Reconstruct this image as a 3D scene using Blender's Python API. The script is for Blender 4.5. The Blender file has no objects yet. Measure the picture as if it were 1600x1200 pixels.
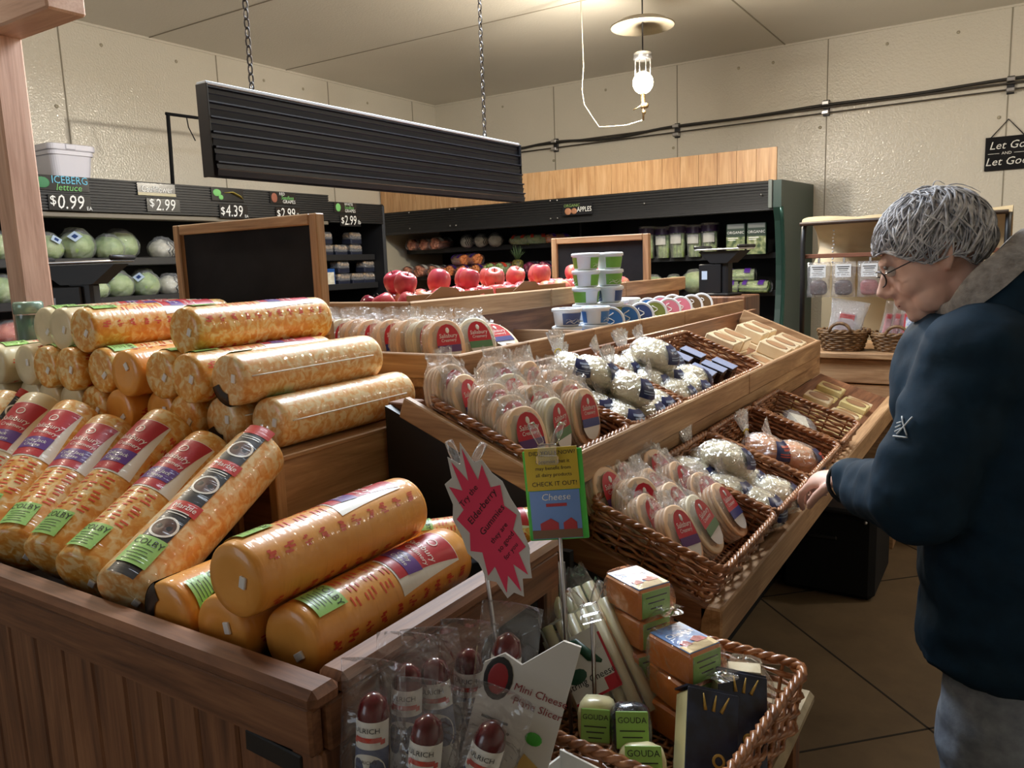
import bpy, bmesh, math, random
from mathutils import Vector, Matrix, Euler, noise as mnoise
PI = math.pi
SC = bpy.context.scene
COL = SC.collection
random.seed(7)

# ---------------------------------------------------------------- camera
H = 1.45
YAW, PITCH, ROLL, FPX = 0.572793747, 0.151259246, 0.0359029964, 1233.47213
_cy, _sy = math.cos(YAW), math.sin(YAW)
_f = Vector((-_sy*math.cos(PITCH), _cy*math.cos(PITCH), -math.sin(PITCH)))
_r = Vector((_cy, _sy, 0.0))
_d = _f.cross(_r)
_r2 = _r*math.cos(ROLL) + _d*math.sin(ROLL)
_d2 = -_r*math.sin(ROLL) + _d*math.cos(ROLL)
cam_data = bpy.data.cameras.new('camera')
cam_data.sensor_width = 36.0
cam_data.lens = FPX/1600*36.0
cam_data.clip_start = 0.05
cam = bpy.data.objects.new('camera', cam_data)
m3 = Matrix((_r2, -_d2, -_f)).transposed()
cam.matrix_world = Matrix.Translation((0, 0, H)) @ m3.to_4x4()
COL.objects.link(cam)
SC.camera = cam

# ---------------------------------------------------------------- world, exposure
world = bpy.data.worlds.new('world')
SC.world = world
world.use_nodes = True
world.node_tree.nodes['Background'].inputs[0].default_value = (0.62, 0.66, 0.74, 1)
world.node_tree.nodes['Background'].inputs[1].default_value = 0.05
SC.view_settings.view_transform = 'Standard'
SC.view_settings.look = 'None'
SC.view_settings.gamma = 1.0
SC.view_settings.use_curve_mapping = False
SC.view_settings.exposure = 0.15
SC.cycles.transparent_max_bounces = 24
SC.cycles.max_bounces = 7
SC.cycles.use_denoising = True
SC.cycles.caustics_reflective = False
SC.cycles.caustics_refractive = False
SC.cycles.sample_clamp_indirect = 4.0

# ---------------------------------------------------------------- large lights
def area(name, loc, target, sx, sy, power, color):
    d = bpy.data.lights.new(name, 'AREA')
    d.shape = 'RECTANGLE'; d.size = sx; d.size_y = sy
    d.energy = power; d.color = color
    o = bpy.data.objects.new(name, d)
    o.location = loc
    o.rotation_euler = (Vector(target)-Vector(loc)).to_track_quat('-Z', 'Y').to_euler()
    COL.objects.link(o)
    return o
def point(name, loc, power, color, r=0.05):
    d = bpy.data.lights.new(name, 'POINT')
    d.energy = power; d.color = color; d.shadow_soft_size = r
    o = bpy.data.objects.new(name, d); o.location = loc
    COL.objects.link(o)
    return o
area('skylight_over_display', (-1.8, 2.55, 3.17), (-1.6, 2.2, 0), 0.9, 2.7, 185, (0.80, 0.90, 1.0))
area('added_cool_fill_front', (-2.6, -2.4, 1.9), (-2.0, 2.0, 1.0), 1.6, 1.6, 13, (0.75, 0.87, 1.0))  # unseen cool fill added from the front; the room has no doorway here
point('added_warm_fill_near', (-3.0, 1.2, 2.75), 40, (1.0, 0.90, 0.74), 0.07)  # warm point light added out of view to brighten the left wall
point('added_warm_fill_right', (1.2, 4.4, 2.8), 40, (1.0, 0.91, 0.78), 0.07)  # another added, unseen light that lifts the walls on the right

# ---------------------------------------------------------------- helpers: materials
def newmat(name):
    m = bpy.data.materials.new(name); m.use_nodes = True
    nt = m.node_tree
    return m, nt, nt.nodes['Principled BSDF'], nt.nodes['Material Output']
def lk(nt, a, b): nt.links.new(a, b)
def nd(nt, typ, **kw):
    n = nt.nodes.new(typ)
    for k, v in kw.items():
        if k.startswith('i_'):
            key = k[2:]
            n.inputs[int(key) if key.isdigit() else key.replace('_', ' ')].default_value = v
        else: setattr(n, k, v)
    return n
def srgb(r, g, b):
    def c(x):
        x /= 255.0
        return x/12.92 if x <= 0.04045 else ((x+0.055)/1.055)**2.4
    return (c(r), c(g), c(b), 1.0)
def ramp(nt, stops):
    n = nt.nodes.new('ShaderNodeValToRGB')
    e = n.color_ramp.elements
    while len(e) < len(stops): e.new(0.5)
    for i, (p, c) in enumerate(stops):
        e[i].position = p; e[i].color = c
    return n
def coords(nt, scale=(1, 1, 1), rnd=True):
    tc = nt.nodes.new('ShaderNodeTexCoord')
    mp = nt.nodes.new('ShaderNodeMapping')
    mp.inputs['Scale'].default_value = scale
    if rnd:
        oi = nt.nodes.new('ShaderNodeObjectInfo')
        mu = nd(nt, 'ShaderNodeVectorMath', operation='SCALE')
        co = nt.nodes.new('ShaderNodeCombineXYZ')
        for i in range(3): lk(nt, oi.outputs['Random'], co.inputs[i])
        lk(nt, co.outputs[0], mu.inputs[0]); mu.inputs['Scale'].default_value = 13.0
        lk(nt, mu.outputs[0], mp.inputs['Location'])
    lk(nt, tc.outputs['Object'], mp.inputs['Vector'])
    return mp.outputs[0]
def plain(name, col, rough=0.5, metal=0.0, coat=0.0, spec=0.5, bump=0.0, bscale=60.0, coatrough=0.08, emit=None, estr=0.0, sheen=0.0):
    m, nt, p, o = newmat(name)
    p.inputs['Base Color'].default_value = col
    p.inputs['Roughness'].default_value = rough
    p.inputs['Metallic'].default_value = metal
    p.inputs['Coat Weight'].default_value = coat
    p.inputs['Coat Roughness'].default_value = coatrough
    p.inputs['Specular IOR Level'].default_value = spec
    if sheen: p.inputs['Sheen Weight'].default_value = sheen
    if emit:
        p.inputs['Emission Color'].default_value = emit
        p.inputs['Emission Strength'].default_value = estr
    if bump:
        n = nd(nt, 'ShaderNodeTexNoise', i_Scale=bscale, i_Detail=3.0)
        b = nd(nt, 'ShaderNodeBump', i_Strength=bump, i_Distance=0.01)
        lk(nt, coords(nt), n.inputs['Vector'])
        lk(nt, n.outputs[0], b.inputs['Height']); lk(nt, b.outputs[0], p.inputs['Normal'])
    return m
def noisy(name, stops, scale, stretch=(1, 1, 1), rough=0.5, detail=4.0, coat=0.0, bump=0.0, dist=0.0, spec=0.5, coatrough=0.08, rnd=True):
    m, nt, p, o = newmat(name)
    v = coords(nt, stretch, rnd)
    n = nd(nt, 'ShaderNodeTexNoise', i_Scale=scale, i_Detail=detail, i_Distortion=dist)
    lk(nt, v, n.inputs['Vector'])
    r = ramp(nt, stops)
    lk(nt, n.outputs[0], r.inputs[0]); lk(nt, r.outputs[0], p.inputs['Base Color'])
    p.inputs['Roughness'].default_value = rough
    p.inputs['Coat Weight'].default_value = coat
    p.inputs['Coat Roughness'].default_value = coatrough
    p.inputs['Specular IOR Level'].default_value = spec
    if bump:
        b = nd(nt, 'ShaderNodeBump', i_Strength=bump, i_Distance=0.01)
        lk(nt, n.outputs[0], b.inputs['Height']); lk(nt, b.outputs[0], p.inputs['Normal'])
    return m
def wood(name, dark, mid, light, axis, rough=0.5, scale=1.0):
    m, nt, p, o = newmat(name)
    st = [13.0*scale]*3; st[axis] = 1.3*scale
    v = coords(nt, tuple(st))
    n = nd(nt, 'ShaderNodeTexNoise', i_Scale=1.0, i_Detail=5.0, i_Distortion=1.6, i_Roughness=0.62)
    lk(nt, v, n.inputs['Vector'])
    st2 = [160.0]*3; st2[axis] = 6.0
    v2 = coords(nt, tuple(st2))
    n2 = nd(nt, 'ShaderNodeTexNoise', i_Scale=1.0, i_Detail=2.0)
    lk(nt, v2, n2.inputs['Vector'])
    ad = nd(nt, 'ShaderNodeMath', operation='MULTIPLY_ADD'); ad.inputs[1].default_value = 0.35
    su = nd(nt, 'ShaderNodeMath', operation='SUBTRACT'); su.inputs[1].default_value = 0.5
    lk(nt, n2.outputs[0], su.inputs[0]); lk(nt, su.outputs[0], ad.inputs[0]); lk(nt, n.outputs[0], ad.inputs[2])
    r = ramp(nt, [(0.28, dark), (0.5, mid), (0.72, light)])
    lk(nt, ad.outputs[0], r.inputs[0])
    lk(nt, r.outputs[0], p.inputs['Base Color'])
    p.inputs['Roughness'].default_value = rough
    b = nd(nt, 'ShaderNodeBump', i_Strength=0.12, i_Distance=0.004)
    lk(nt, ad.outputs[0], b.inputs['Height']); lk(nt, b.outputs[0], p.inputs['Normal'])
    return m
def film(name, tint=(1, 1, 1, 1), base=0.04, gain=0.46, scale=60.0, bump=1.0, haze=0.15, rough=0.12, blend=0.22):
    """clear crinkled plastic: see-through with sharp wrinkled glints"""
    m, nt, p, o = newmat(name)
    nt.nodes.remove(p)
    v = coords(nt)
    n = nd(nt, 'ShaderNodeTexNoise', i_Scale=scale, i_Detail=2.5, i_Distortion=1.2)
    lk(nt, v, n.inputs['Vector'])
    b = nd(nt, 'ShaderNodeBump', i_Strength=bump, i_Distance=0.012)
    lk(nt, n.outputs[0], b.inputs['Height'])
    lw = nd(nt, 'ShaderNodeLayerWeight', i_Blend=blend)
    lk(nt, b.outputs[0], lw.inputs['Normal'])
    ml = nd(nt, 'ShaderNodeMath', operation='MULTIPLY_ADD', use_clamp=True)
    ml.inputs[1].default_value = gain; ml.inputs[2].default_value = base
    lk(nt, lw.outputs['Fresnel'], ml.inputs[0])
    tr = nt.nodes.new('ShaderNodeBsdfTransparent'); tr.inputs[0].default_value = tint
    df = nd(nt, 'ShaderNodeBsdfDiffuse'); df.inputs[0].default_value = (0.9, 0.9, 0.92, 1)
    gl = nd(nt, 'ShaderNodeBsdfGlossy', i_Roughness=rough); gl.inputs[0].default_value = (1, 1, 1, 1)
    lk(nt, b.outputs[0], gl.inputs['Normal'])
    mh = nt.nodes.new('ShaderNodeMixShader'); mh.inputs[0].default_value = haze
    lk(nt, tr.outputs[0], mh.inputs[1]); lk(nt, df.outputs[0], mh.inputs[2])
    mx = nt.nodes.new('ShaderNodeMixShader')
    lk(nt, ml.outputs[0], mx.inputs[0]); lk(nt, mh.outputs[0], mx.inputs[1]); lk(nt, gl.outputs[0], mx.inputs[2])
    lk(nt, mx.outputs[0], o.inputs['Surface'])
    return m

# ---------------------------------------------------------------- helpers: meshes
class MB:
    def __init__(s): s.v = []; s.f = []; s.m = []; s.s = []
    def add(s, verts, faces, mi=0, smooth=False, M=None):
        b = len(s.v)
        if M is not None: verts = [M @ Vector(p) for p in verts]
        s.v.extend([tuple(p) for p in verts])
        for f in faces:
            s.f.append([b+i for i in f]); s.m.append(mi); s.s.append(smooth)
        return s
    def box(s, c, d, b=0.0, mi=0, M=None):
        x, y, z = d[0]/2, d[1]/2, d[2]/2
        b = min(b, x*.9, y*.9, z*.9)
        if b <= 0:
            vs = [(c[0]+i*x, c[1]+j*y, c[2]+k*z) for i in (-1, 1) for j in (-1, 1) for k in (-1, 1)]
            fs = [(0, 1, 3, 2), (4, 6, 7, 5), (0, 4, 5, 1), (2, 3, 7, 6), (0, 2, 6, 4), (1, 5, 7, 3)]
            return s.add(vs, fs, mi, False, M)
        vs = []; idx = {}
        for i in (-1, 1):
            for j in (-1, 1):
                for k in (-1, 1):
                    for a in range(3):
                        q = [i*(x-b), j*(y-b), k*(z-b)]
                        q[a] = (i*x, j*y, k*z)[a]
                        idx[(i, j, k, a)] = len(vs)
                        vs.append((c[0]+q[0], c[1]+q[1], c[2]+q[2]))
        fs = []
        for a in range(3):
            o1, o2 = (a+1) % 3, (a+2) % 3
            for sg in (-1, 1):
                q = []
                for p1, p2 in ((-1, -1), (1, -1), (1, 1), (-1, 1)):
                    k = [0, 0, 0]; k[a] = sg; k[o1] = p1; k[o2] = p2
                    q.append(idx[(k[0], k[1], k[2], a)])
                fs.append(q if sg > 0 else q[::-1])
        for a in range(3):
            o1, o2 = (a+1) % 3, (a+2) % 3
            for p1 in (-1, 1):
                for p2 in (-1, 1):
                    k = [0, 0, 0]; k[o1] = p1; k[o2] = p2
                    k[a] = -1; k0 = tuple(k); k[a] = 1; k1 = tuple(k)
                    q = [idx[k0+(o1,)], idx[k1+(o1,)], idx[k1+(o2,)], idx[k0+(o2,)]]
                    fs.append(q if p1*p2 < 0 else q[::-1])
        for i in (-1, 1):
            for j in (-1, 1):
                for k in (-1, 1):
                    q = [idx[(i, j, k, 0)], idx[(i, j, k, 1)], idx[(i, j, k, 2)]]
                    fs.append(q if i*j*k > 0 else q[::-1])
        return s.add(vs, fs, mi, False, M)
    def tube(s, path, r, n=8, mi=0, closed=False, caps=True, flat=1.0, smooth=True, M=None, up=None):
        P = [Vector(p) for p in path]; L = len(P)
        rr = r if isinstance(r, (list, tuple)) else [r]*L
        vs = []; prev = None
        for i in range(L):
            if closed: t = P[(i+1) % L]-P[i-1]
            else: t = P[min(i+1, L-1)]-P[max(i-1, 0)]
            if t.length < 1e-9: t = Vector((0, 0, 1))
            t.normalize()
            if prev is None:
                u = Vector(up) if up else (Vector((0, 0, 1)) if abs(t.z) < .9 else Vector((1, 0, 0)))
            else: u = prev
            u = u - t*u.dot(t)
            if u.length < 1e-6: u = t.orthogonal()
            u.normalize(); prev = u
            w = t.cross(u)
            for k in range(n):
                a = 2*PI*k/n
                vs.append(P[i] + u*(math.cos(a)*rr[i]*flat) + w*(math.sin(a)*rr[i]))
        fs = []
        for i in range(L if closed else L-1):
            j = (i+1) % L
            for k in range(n):
                k2 = (k+1) % n
                fs.append((i*n+k, i*n+k2, j*n+k2, j*n+k))
        if caps and not closed:
            fs.append(tuple(range(n))[::-1]); fs.append(tuple((L-1)*n+k for k in range(n)))
        return s.add(vs, fs, mi, smooth, M)
    def lathe(s, prof, n=24, mi=0, M=None, smooth=True, capb=True, capt=True):
        vs = []; fs = []
        for r, z in prof:
            for k in range(n):
                a = 2*PI*k/n; vs.append((r*math.cos(a), r*math.sin(a), z))
        L = len(prof)
        for i in range(L-1):
            for k in range(n):
                k2 = (k+1) % n
                fs.append((i*n+k, i*n+k2, (i+1)*n+k2, (i+1)*n+k))
        if capb: fs.append(tuple(range(n))[::-1])
        if capt: fs.append(tuple((L-1)*n+k for k in range(n)))
        return s.add(vs, fs, mi, smooth, M)
    def loft(s, rings, mi=0, M=None, smooth=True, capa=True, capb=True, closed=True):
        n = len(rings[0]); vs = [p for r in rings for p in r]; fs = []
        for i in range(len(rings)-1):
            for k in range(n if closed else n-1):
                k2 = (k+1) % n
                fs.append((i*n+k, i*n+k2, (i+1)*n+k2, (i+1)*n+k))
        if capa: fs.append(tuple(range(n))[::-1])
        if capb: fs.append(tuple((len(rings)-1)*n+k for k in range(n)))
        return s.add(vs, fs, mi, smooth, M)
    def grid(s, fn, nu, nv, mi=0, M=None, smooth=True):
        vs = [fn(i/nu, j/nv) for j in range(nv+1) for i in range(nu+1)]
        fs = [(j*(nu+1)+i, j*(nu+1)+i+1, (j+1)*(nu+1)+i+1, (j+1)*(nu+1)+i) for j in range(nv) for i in range(nu)]
        return s.add(vs, fs, mi, smooth, M)
    def prism(s, poly, z0, z1, mi=0, M=None, smooth=False):
        n = len(poly)
        vs = [(p[0], p[1], z0) for p in poly]+[(p[0], p[1], z1) for p in poly]
        fs = [tuple(range(n))[::-1], tuple(range(n, 2*n))]
        fs += [(i, (i+1) % n, n+(i+1) % n, n+i) for i in range(n)]
        return s.add(vs, fs, mi, smooth, M)
    def ball(s, c, r, nu=16, nv=10, mi=0, M=None, fn=None, smooth=True):
        if not isinstance(r, (list, tuple)): r = (r, r, r)
        vs = [Vector((0, 0, -1))]
        for j in range(1, nv):
            a = -PI/2+PI*j/nv
            for i in range(nu):
                b = 2*PI*i/nu
                vs.append(Vector((math.cos(a)*math.cos(b), math.cos(a)*math.sin(b), math.sin(a))))
        vs.append(Vector((0, 0, 1)))
        fs = [(0, 1+(i+1) % nu, 1+i) for i in range(nu)]
        for j in range(nv-2):
            for i in range(nu):
                a = 1+j*nu+i; b = 1+j*nu+(i+1) % nu
                fs.append((a, b, b+nu, a+nu))
        t = len(vs)-1
        fs += [(t, 1+(nv-2)*nu+i, 1+(nv-2)*nu+(i+1) % nu) for i in range(nu)]
        out = []
        for v in vs:
            k = fn(v) if fn else 1.0
            out.append((c[0]+v.x*r[0]*k, c[1]+v.y*r[1]*k, c[2]+v.z*r[2]*k))
        return s.add(out, fs, mi, smooth, M)
    def text(s, string, size, fn, mi=0, shear=0.0, xs=1.0):
        vs, fs = textgeo(string, size, shear)
        return s.add([fn(x*xs, y) for x, y in vs], fs, mi, False)
    def mesh(s, name, mats):
        me = bpy.data.meshes.new(name)
        me.from_pydata(s.v, [], s.f)
        for m in (mats if isinstance(mats, (list, tuple)) else [mats]): me.materials.append(m)
        me.polygons.foreach_set('material_index', s.m)
        me.polygons.foreach_set('use_smooth', s.s)
        me.update()
        return me
    def build(s, name, mats, parent=None, loc=None, rot=None):
        return mkobj(name, s.mesh(name, mats), parent, loc, rot)
_tx = {}
def textgeo(string, size, shear=0.0):
    """triangulated flat lettering, centred on its own box; x right, y up"""
    key = (string, shear)
    if key not in _tx:
        c = bpy.data.curves.new('lettering', 'FONT')
        c.body = string; c.size = 1.0; c.align_x = 'CENTER'; c.align_y = 'CENTER'
        c.resolution_u = 2; c.shear = shear; c.space_line = 0.9
        o = bpy.data.objects.new('lettering', c)
        me = bpy.data.meshes.new_from_object(o)
        vs = [(v.co.x, v.co.y) for v in me.vertices]
        fs = [tuple(p.vertices) for p in me.polygons]
        bpy.data.objects.remove(o); bpy.data.meshes.remove(me); bpy.data.curves.remove(c)
        _tx[key] = (vs, fs)
    vs, fs = _tx[key]
    return [(x*size, y*size) for x, y in vs], fs
def mkobj(name, me, parent=None, loc=None, rot=None):
    o = bpy.data.objects.new(name, me)
    COL.objects.link(o)
    if parent is not None: o.parent = parent
    if loc is not None: o.location = loc
    if rot is not None: o.rotation_euler = rot
    return o
def tag(o, label, cat, group=None, kind=None):
    if label: o['label'] = label
    if cat: o['category'] = cat
    if group: o['group'] = group
    if kind: o['kind'] = kind
    return o
def empty(name, loc, label, cat, group=None, rot=(0, 0, 0)):
    o = bpy.data.objects.new(name, None)
    o.empty_display_size = 0.05
    o.location = loc; o.rotation_euler = rot
    COL.objects.link(o)
    return tag(o, label, cat, group)
def struct(name, mb, mats, parent=None):
    o = mb.build(name, mats, parent)
    if parent is None: o['kind'] = 'structure'
    return o
def dup(root, label, loc=None, rot=None, group=None, scale=None):
    def cp(o, par):
        c = o.copy(); COL.objects.link(c)
        if par is not None: c.parent = par
        for ch in o.children: cp(ch, c)
        return c
    r = cp(root, None)
    if label: r['label'] = label
    if group: r['group'] = group
    if loc is not None: r.location = loc
    if rot is not None: r.rotation_euler = rot
    if scale is not None: r.scale = (scale, scale, scale) if not isinstance(scale, (tuple, list)) else scale
    return r
ORD = ['first', 'second', 'third', 'fourth', 'fifth', 'sixth', 'seventh', 'eighth', 'ninth', 'tenth', 'eleventh', 'twelfth', 'thirteenth', 'fourteenth', 'fifteenth', 'sixteenth']
def R(d): return math.radians(d)
def rnd(a, b): return random.uniform(a, b)

# ---------------------------------------------------------------- common materials
W_D, W_M, W_L = srgb(132, 99, 69), srgb(172, 134, 97), srgb(202, 166, 126)
WOODX = wood('oak_grain_x', W_D, W_M, W_L, 0)
WOODY = wood('oak_grain_y', W_D, W_M, W_L, 1)
WOODZ = wood('oak_grain_z', W_D, W_M, W_L, 2)
B_D, B_M, B_L = srgb(84, 52, 36), srgb(124, 82, 56), srgb(152, 106, 74)
BROWNX = wood('brown_wood_grain_x', B_D, B_M, B_L, 0)
BROWNY = wood('brown_wood_grain_y', B_D, B_M, B_L, 1)
BROWNZ = wood('brown_wood_grain_z', B_D, B_M, B_L, 2)
P_D, P_M, P_L = srgb(178, 132, 90), srgb(206, 162, 116), srgb(224, 186, 142)
PINEZ = wood('pine_grain_z', P_D, P_M, P_L, 2, 0.45)
PINEX = wood('pine_grain_x', P_D, P_M, P_L, 0, 0.45)
BLACK = plain('black_plastic', (0.012, 0.012, 0.014, 1), 0.45)
BLACKM = plain('black_matt', (0.010, 0.010, 0.011, 1), 0.8, spec=0.2)
CHALK = noisy('chalkboard_face', [(0.3, (0.012, 0.012, 0.014, 1)), (0.7, (0.02, 0.02, 0.022, 1))], 9, rough=0.85, spec=0.15)
WHITE = plain('white_plastic', srgb(232, 232, 232), 0.35)
WHITEP = plain('white_print', srgb(236, 236, 232), 0.5)
METAL = plain('bare_metal', (0.55, 0.55, 0.57, 1), 0.28, 1.0)
DKMETAL = plain('dark_metal', (0.05, 0.05, 0.055, 1), 0.4, 0.8)
FILM = film('clear_bag_film')
FILM_T = film('bunched_film', base=0.12, haze=0.35, scale=90)
CLEAR = film('clear_acrylic', base=0.06, gain=0.8, scale=4, bump=0.05, haze=0.07, rough=0.05)
# ================================================================ room shell
XL, YB, ZC = -5.6, 7.3, 3.22
XR, YF = 2.6, -3.2
def frp(name, stops, rough=0.14, bump=0.5):
    m, nt, p, o = newmat(name)
    v = coords(nt, (1, 1, 1), False)
    n = nd(nt, 'ShaderNodeTexNoise', i_Scale=0.7, i_Detail=4.0)
    lk(nt, v, n.inputs['Vector'])
    r = ramp(nt, stops); lk(nt, n.outputs[0], r.inputs[0]); lk(nt, r.outputs[0], p.inputs['Base Color'])
    p.inputs['Roughness'].default_value = 0.5
    p.inputs['Coat Weight'].default_value = 0.8; p.inputs['Coat Roughness'].default_value = rough
    n2 = nd(nt, 'ShaderNodeTexNoise', i_Scale=75.0, i_Detail=1.0); lk(nt, v, n2.inputs['Vector'])
    b = nd(nt, 'ShaderNodeBump', i_Strength=bump, i_Distance=0.006)
    lk(nt, n2.outputs[0], b.inputs['Height']); lk(nt, b.outputs[0], p.inputs['Normal']); lk(nt, b.outputs[0], p.inputs['Coat Normal'])
    return m
FRP = frp('cream_wall_panel', [(0.3, srgb(216, 210, 196)), (0.7, srgb(226, 220, 208))])
CEIL = frp('cream_ceiling_panel', [(0.3, srgb(202, 196, 184)), (0.7, srgb(214, 208, 196))], 0.4, 0.25)
SEAM = plain('wall_panel_joint', srgb(150, 143, 128), 0.6)
def slab(name, c, d, m):
    b = MB(); b.box(c, d); return struct(name, b, m)
slab('wall_left', (XL-0.05, (YF+YB)/2, ZC/2), (0.1, YB-YF, ZC), FRP)
slab('wall_back', ((XL+XR)/2, YB+0.05, ZC/2), (XR-XL+0.2, 0.1, ZC), FRP)
slab('wall_right', (XR+0.05, (YF+YB)/2, ZC/2), (0.1, YB-YF, ZC), FRP)
slab('wall_front', ((XL+XR)/2, YF-0.05, ZC/2), (XR-XL+0.2, 0.1, ZC), FRP)
slab('ceiling', ((XL+XR)/2, (YF+YB)/2, ZC+0.05), (XR-XL+0.2, YB-YF+0.2, 0.1), CEIL)
# floor: dark concrete-look tile with diagonal saw cuts
m, nt, p, o = newmat('brown_stained_floor')
v = coords(nt, (1, 1, 1), False)
n = nd(nt, 'ShaderNodeTexNoise', i_Scale=3.0, i_Detail=6.0, i_Roughness=0.65); lk(nt, v, n.inputs['Vector'])
rp = ramp(nt, [(0.25, srgb(88, 72, 52)), (0.75, srgb(122, 102, 76))]); lk(nt, n.outputs[0], rp.inputs[0])
lk(nt, rp.outputs[0], p.inputs['Base Color']); p.inputs['Roughness'].default_value = 0.55
slab('floor', ((XL+XR)/2, (YF+YB)/2, -0.05), (XR-XL+0.2, YB-YF+0.2, 0.1), m)
CUT = plain('floor_joint', srgb(30, 24, 18), 0.8)
tn = [0]
def trim(mb, mat):
    tn[0] += 1
    return struct('trim_%d' % tn[0], mb, mat)
FX, FY = -0.165, 2.535        # a corner where two floor joints meet
b = MB()
for ang, off in ((R(45), 0), (R(-45), 0), (R(45), 1.0), (R(-45), 1.0), (R(45), -1.0), (R(-45), -1.0)):
    dx, dy = math.cos(ang), math.sin(ang)
    M = Matrix.Translation((FX-dy*off, FY+dx*off, 0.0006)) @ Matrix.Rotation(ang, 4, 'Z')
    b.box((0, 0, 0), (6.0, 0.007, 0.001), M=M)
trim(b, CUT)
# wall and ceiling panel joints
for y in (0.55, 1.85, 3.15, 4.42, 5.66, 6.9):
    b = MB(); b.box((XL+0.002, y, ZC/2), (0.004, 0.008, ZC)); trim(b, SEAM)
for x in (-4.08, -2.77, -1.45, -0.15, 1.15):
    b = MB(); b.box((x, YB-0.002, ZC/2), (0.008, 0.004, ZC)); trim(b, SEAM)
for y in (3.83, 5.15):
    b = MB(); b.box((-2.6, y, ZC-0.002), (6.0, 0.008, 0.004)); trim(b, SEAM)
b = MB(); b.box((-1.8, 5.0, ZC-0.002), (0.010, 4.6, 0.004)); trim(b, SEAM)
b = MB(); b.box((XL+0.006, (YF+YB)/2, ZC-0.008), (0.012, YB-YF, 0.016)); trim(b, FRP)
b = MB(); b.box((-1.5, YB-0.006, ZC-0.008), (8.2, 0.012, 0.016)); trim(b, FRP)
# panel rivets
RIV = plain('rivet_cap', srgb(176, 168, 148), 0.35)
b = MB()
for y in (2.2, 2.85, 3.45, 4.05, 4.9, 5.35, 6.2): b.lathe([(0.013, 0), (0.012, 0.004), (0.006, 0.007)], 10, M=Matrix.Translation((XL, y, ZC-0.13)) @ Matrix.Rotation(PI/2, 4, 'Y'))
for y, z in ((3.08, 2.62), (3.08, 1.9)): b.lathe([(0.014, 0), (0.013, 0.005), (0.006, 0.008)], 10, M=Matrix.Translation((XL, y, z)) @ Matrix.Rotation(PI/2, 4, 'Y'))
trim(b, RIV)
b = MB()
for x in (-4.7, -3.5, -2.2, -1.9, -1.0, -0.5, 0.3): b.lathe([(0.013, 0), (0.012, 0.004), (0.006, 0.007)], 10, M=Matrix.Translation((x, YB, ZC-0.13)) @ Matrix.Rotation(PI/2, 4, 'X'))
for x, z in ((-4.1, 2.48), (-2.81, 2.47), (-1.5, 2.5), (-0.2, 2.42)): b.lathe([(0.014, 0), (0.013, 0.005), (0.006, 0.008)], 10, M=Matrix.Translation((x, YB, z)) @ Matrix.Rotation(PI/2, 4, 'X'))
trim(b, RIV)
# plain lower back panel behind the coolers (darker band seen right of the cooler)

# ---------------------------------------------------------------- lantern on its rod
lx, ly, lz = -2.13, 5.0, 2.585
t = empty('hanging_lantern', (lx, ly, lz), 'lit mantle lantern hanging on a thin rod below a round white ceiling shield', 'lamp')
HOT = plain('glowing_mantle', (1, 0.9, 0.7, 1), 0.5, emit=(1.0, 0.80, 0.48, 1), estr=38.0)
GLASS = film('lantern_glass', base=0.03, gain=0.6, scale=6, bump=0.05, haze=0.0, rough=0.03)
BRASS = plain('aged_brass', (0.42, 0.30, 0.16, 1), 0.35, 1.0)
b = MB(); b.tube([(0, 0, 0.16), (0, 0, ZC-lz)], 0.005, 6); b.build('rod', DKMETAL, t)
b = MB(); b.lathe([(0.055, 0.135), (0.060, 0.14), (0.060, 0.175), (0.045, 0.185), (0.012, 0.19)], 20); b.build('lantern_cap', METAL, t)
b = MB()
for k in range(8):
    a = 2*PI*k/8; b.tube([(0.052*math.cos(a), 0.052*math.sin(a), 0.135), (0.052*math.cos(a), 0.052*math.sin(a), 0.03)], 0.004, 5)
b.build('cage', METAL, t)
b = MB(); b.ball((0, 0, -0.005), (0.066, 0.066, 0.07), 18, 12); b.build('glowing_mantle', HOT, t)
b = MB(); b.lathe([(0.014, -0.12), (0.016, -0.06), (0.03, -0.055)], 12, capb=False); b.build('burner', BRASS, t)
b = MB(); b.tube([(0, 0, -0.11), (0, 0, -0.24)], [0.012, 0.006], 8); b.ball((0.02, 0, -0.15), 0.018, 10, 8); b.ball((0, 0, -0.15), 0.02, 10, 8)
b.tube([(0, 0, -0.14), (-0.05, 0.0, -0.16), (-0.07, 0, -0.165)], 0.004, 6); b.ball((0.005, 0, -0.19), 0.014, 10, 8)
b.build('gas_valve', BRASS, t)
b = MB(); b.lathe([(0.012, 0.38), (0.15, 0.375), (0.205, 0.345), (0.20, 0.335), (0.14, 0.362), (0.012, 0.367)], 40); b.build('heat_shield', plain('enamel_shield', srgb(112, 104, 90), 0.5), t)
point('lantern_light', (lx, ly-0.09, lz-0.02), 150, (1.0, 0.91, 0.76), 0.06)
# white gas line drooping from ceiling to the valve
b = MB()
pts = [(-2.57, 5, ZC), (-2.565, 5, 3.0), (-2.56, 5, 2.75), (-2.575, 5, 2.6), (-2.56, 5, 2.5), (-2.50, 5, 2.41), (-2.45, 5, 2.34), (-2.36, 5, 2.333), (-2.25, 5, 2.328), (-2.14, 5, 2.345)]
b.tube(pts, 0.004, 6)
tag(b.build('gas_hose', plain('white_hose', srgb(180, 172, 156), 0.6)), 'thin white hose drooping from the ceiling to the lantern valve', 'hose')

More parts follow.
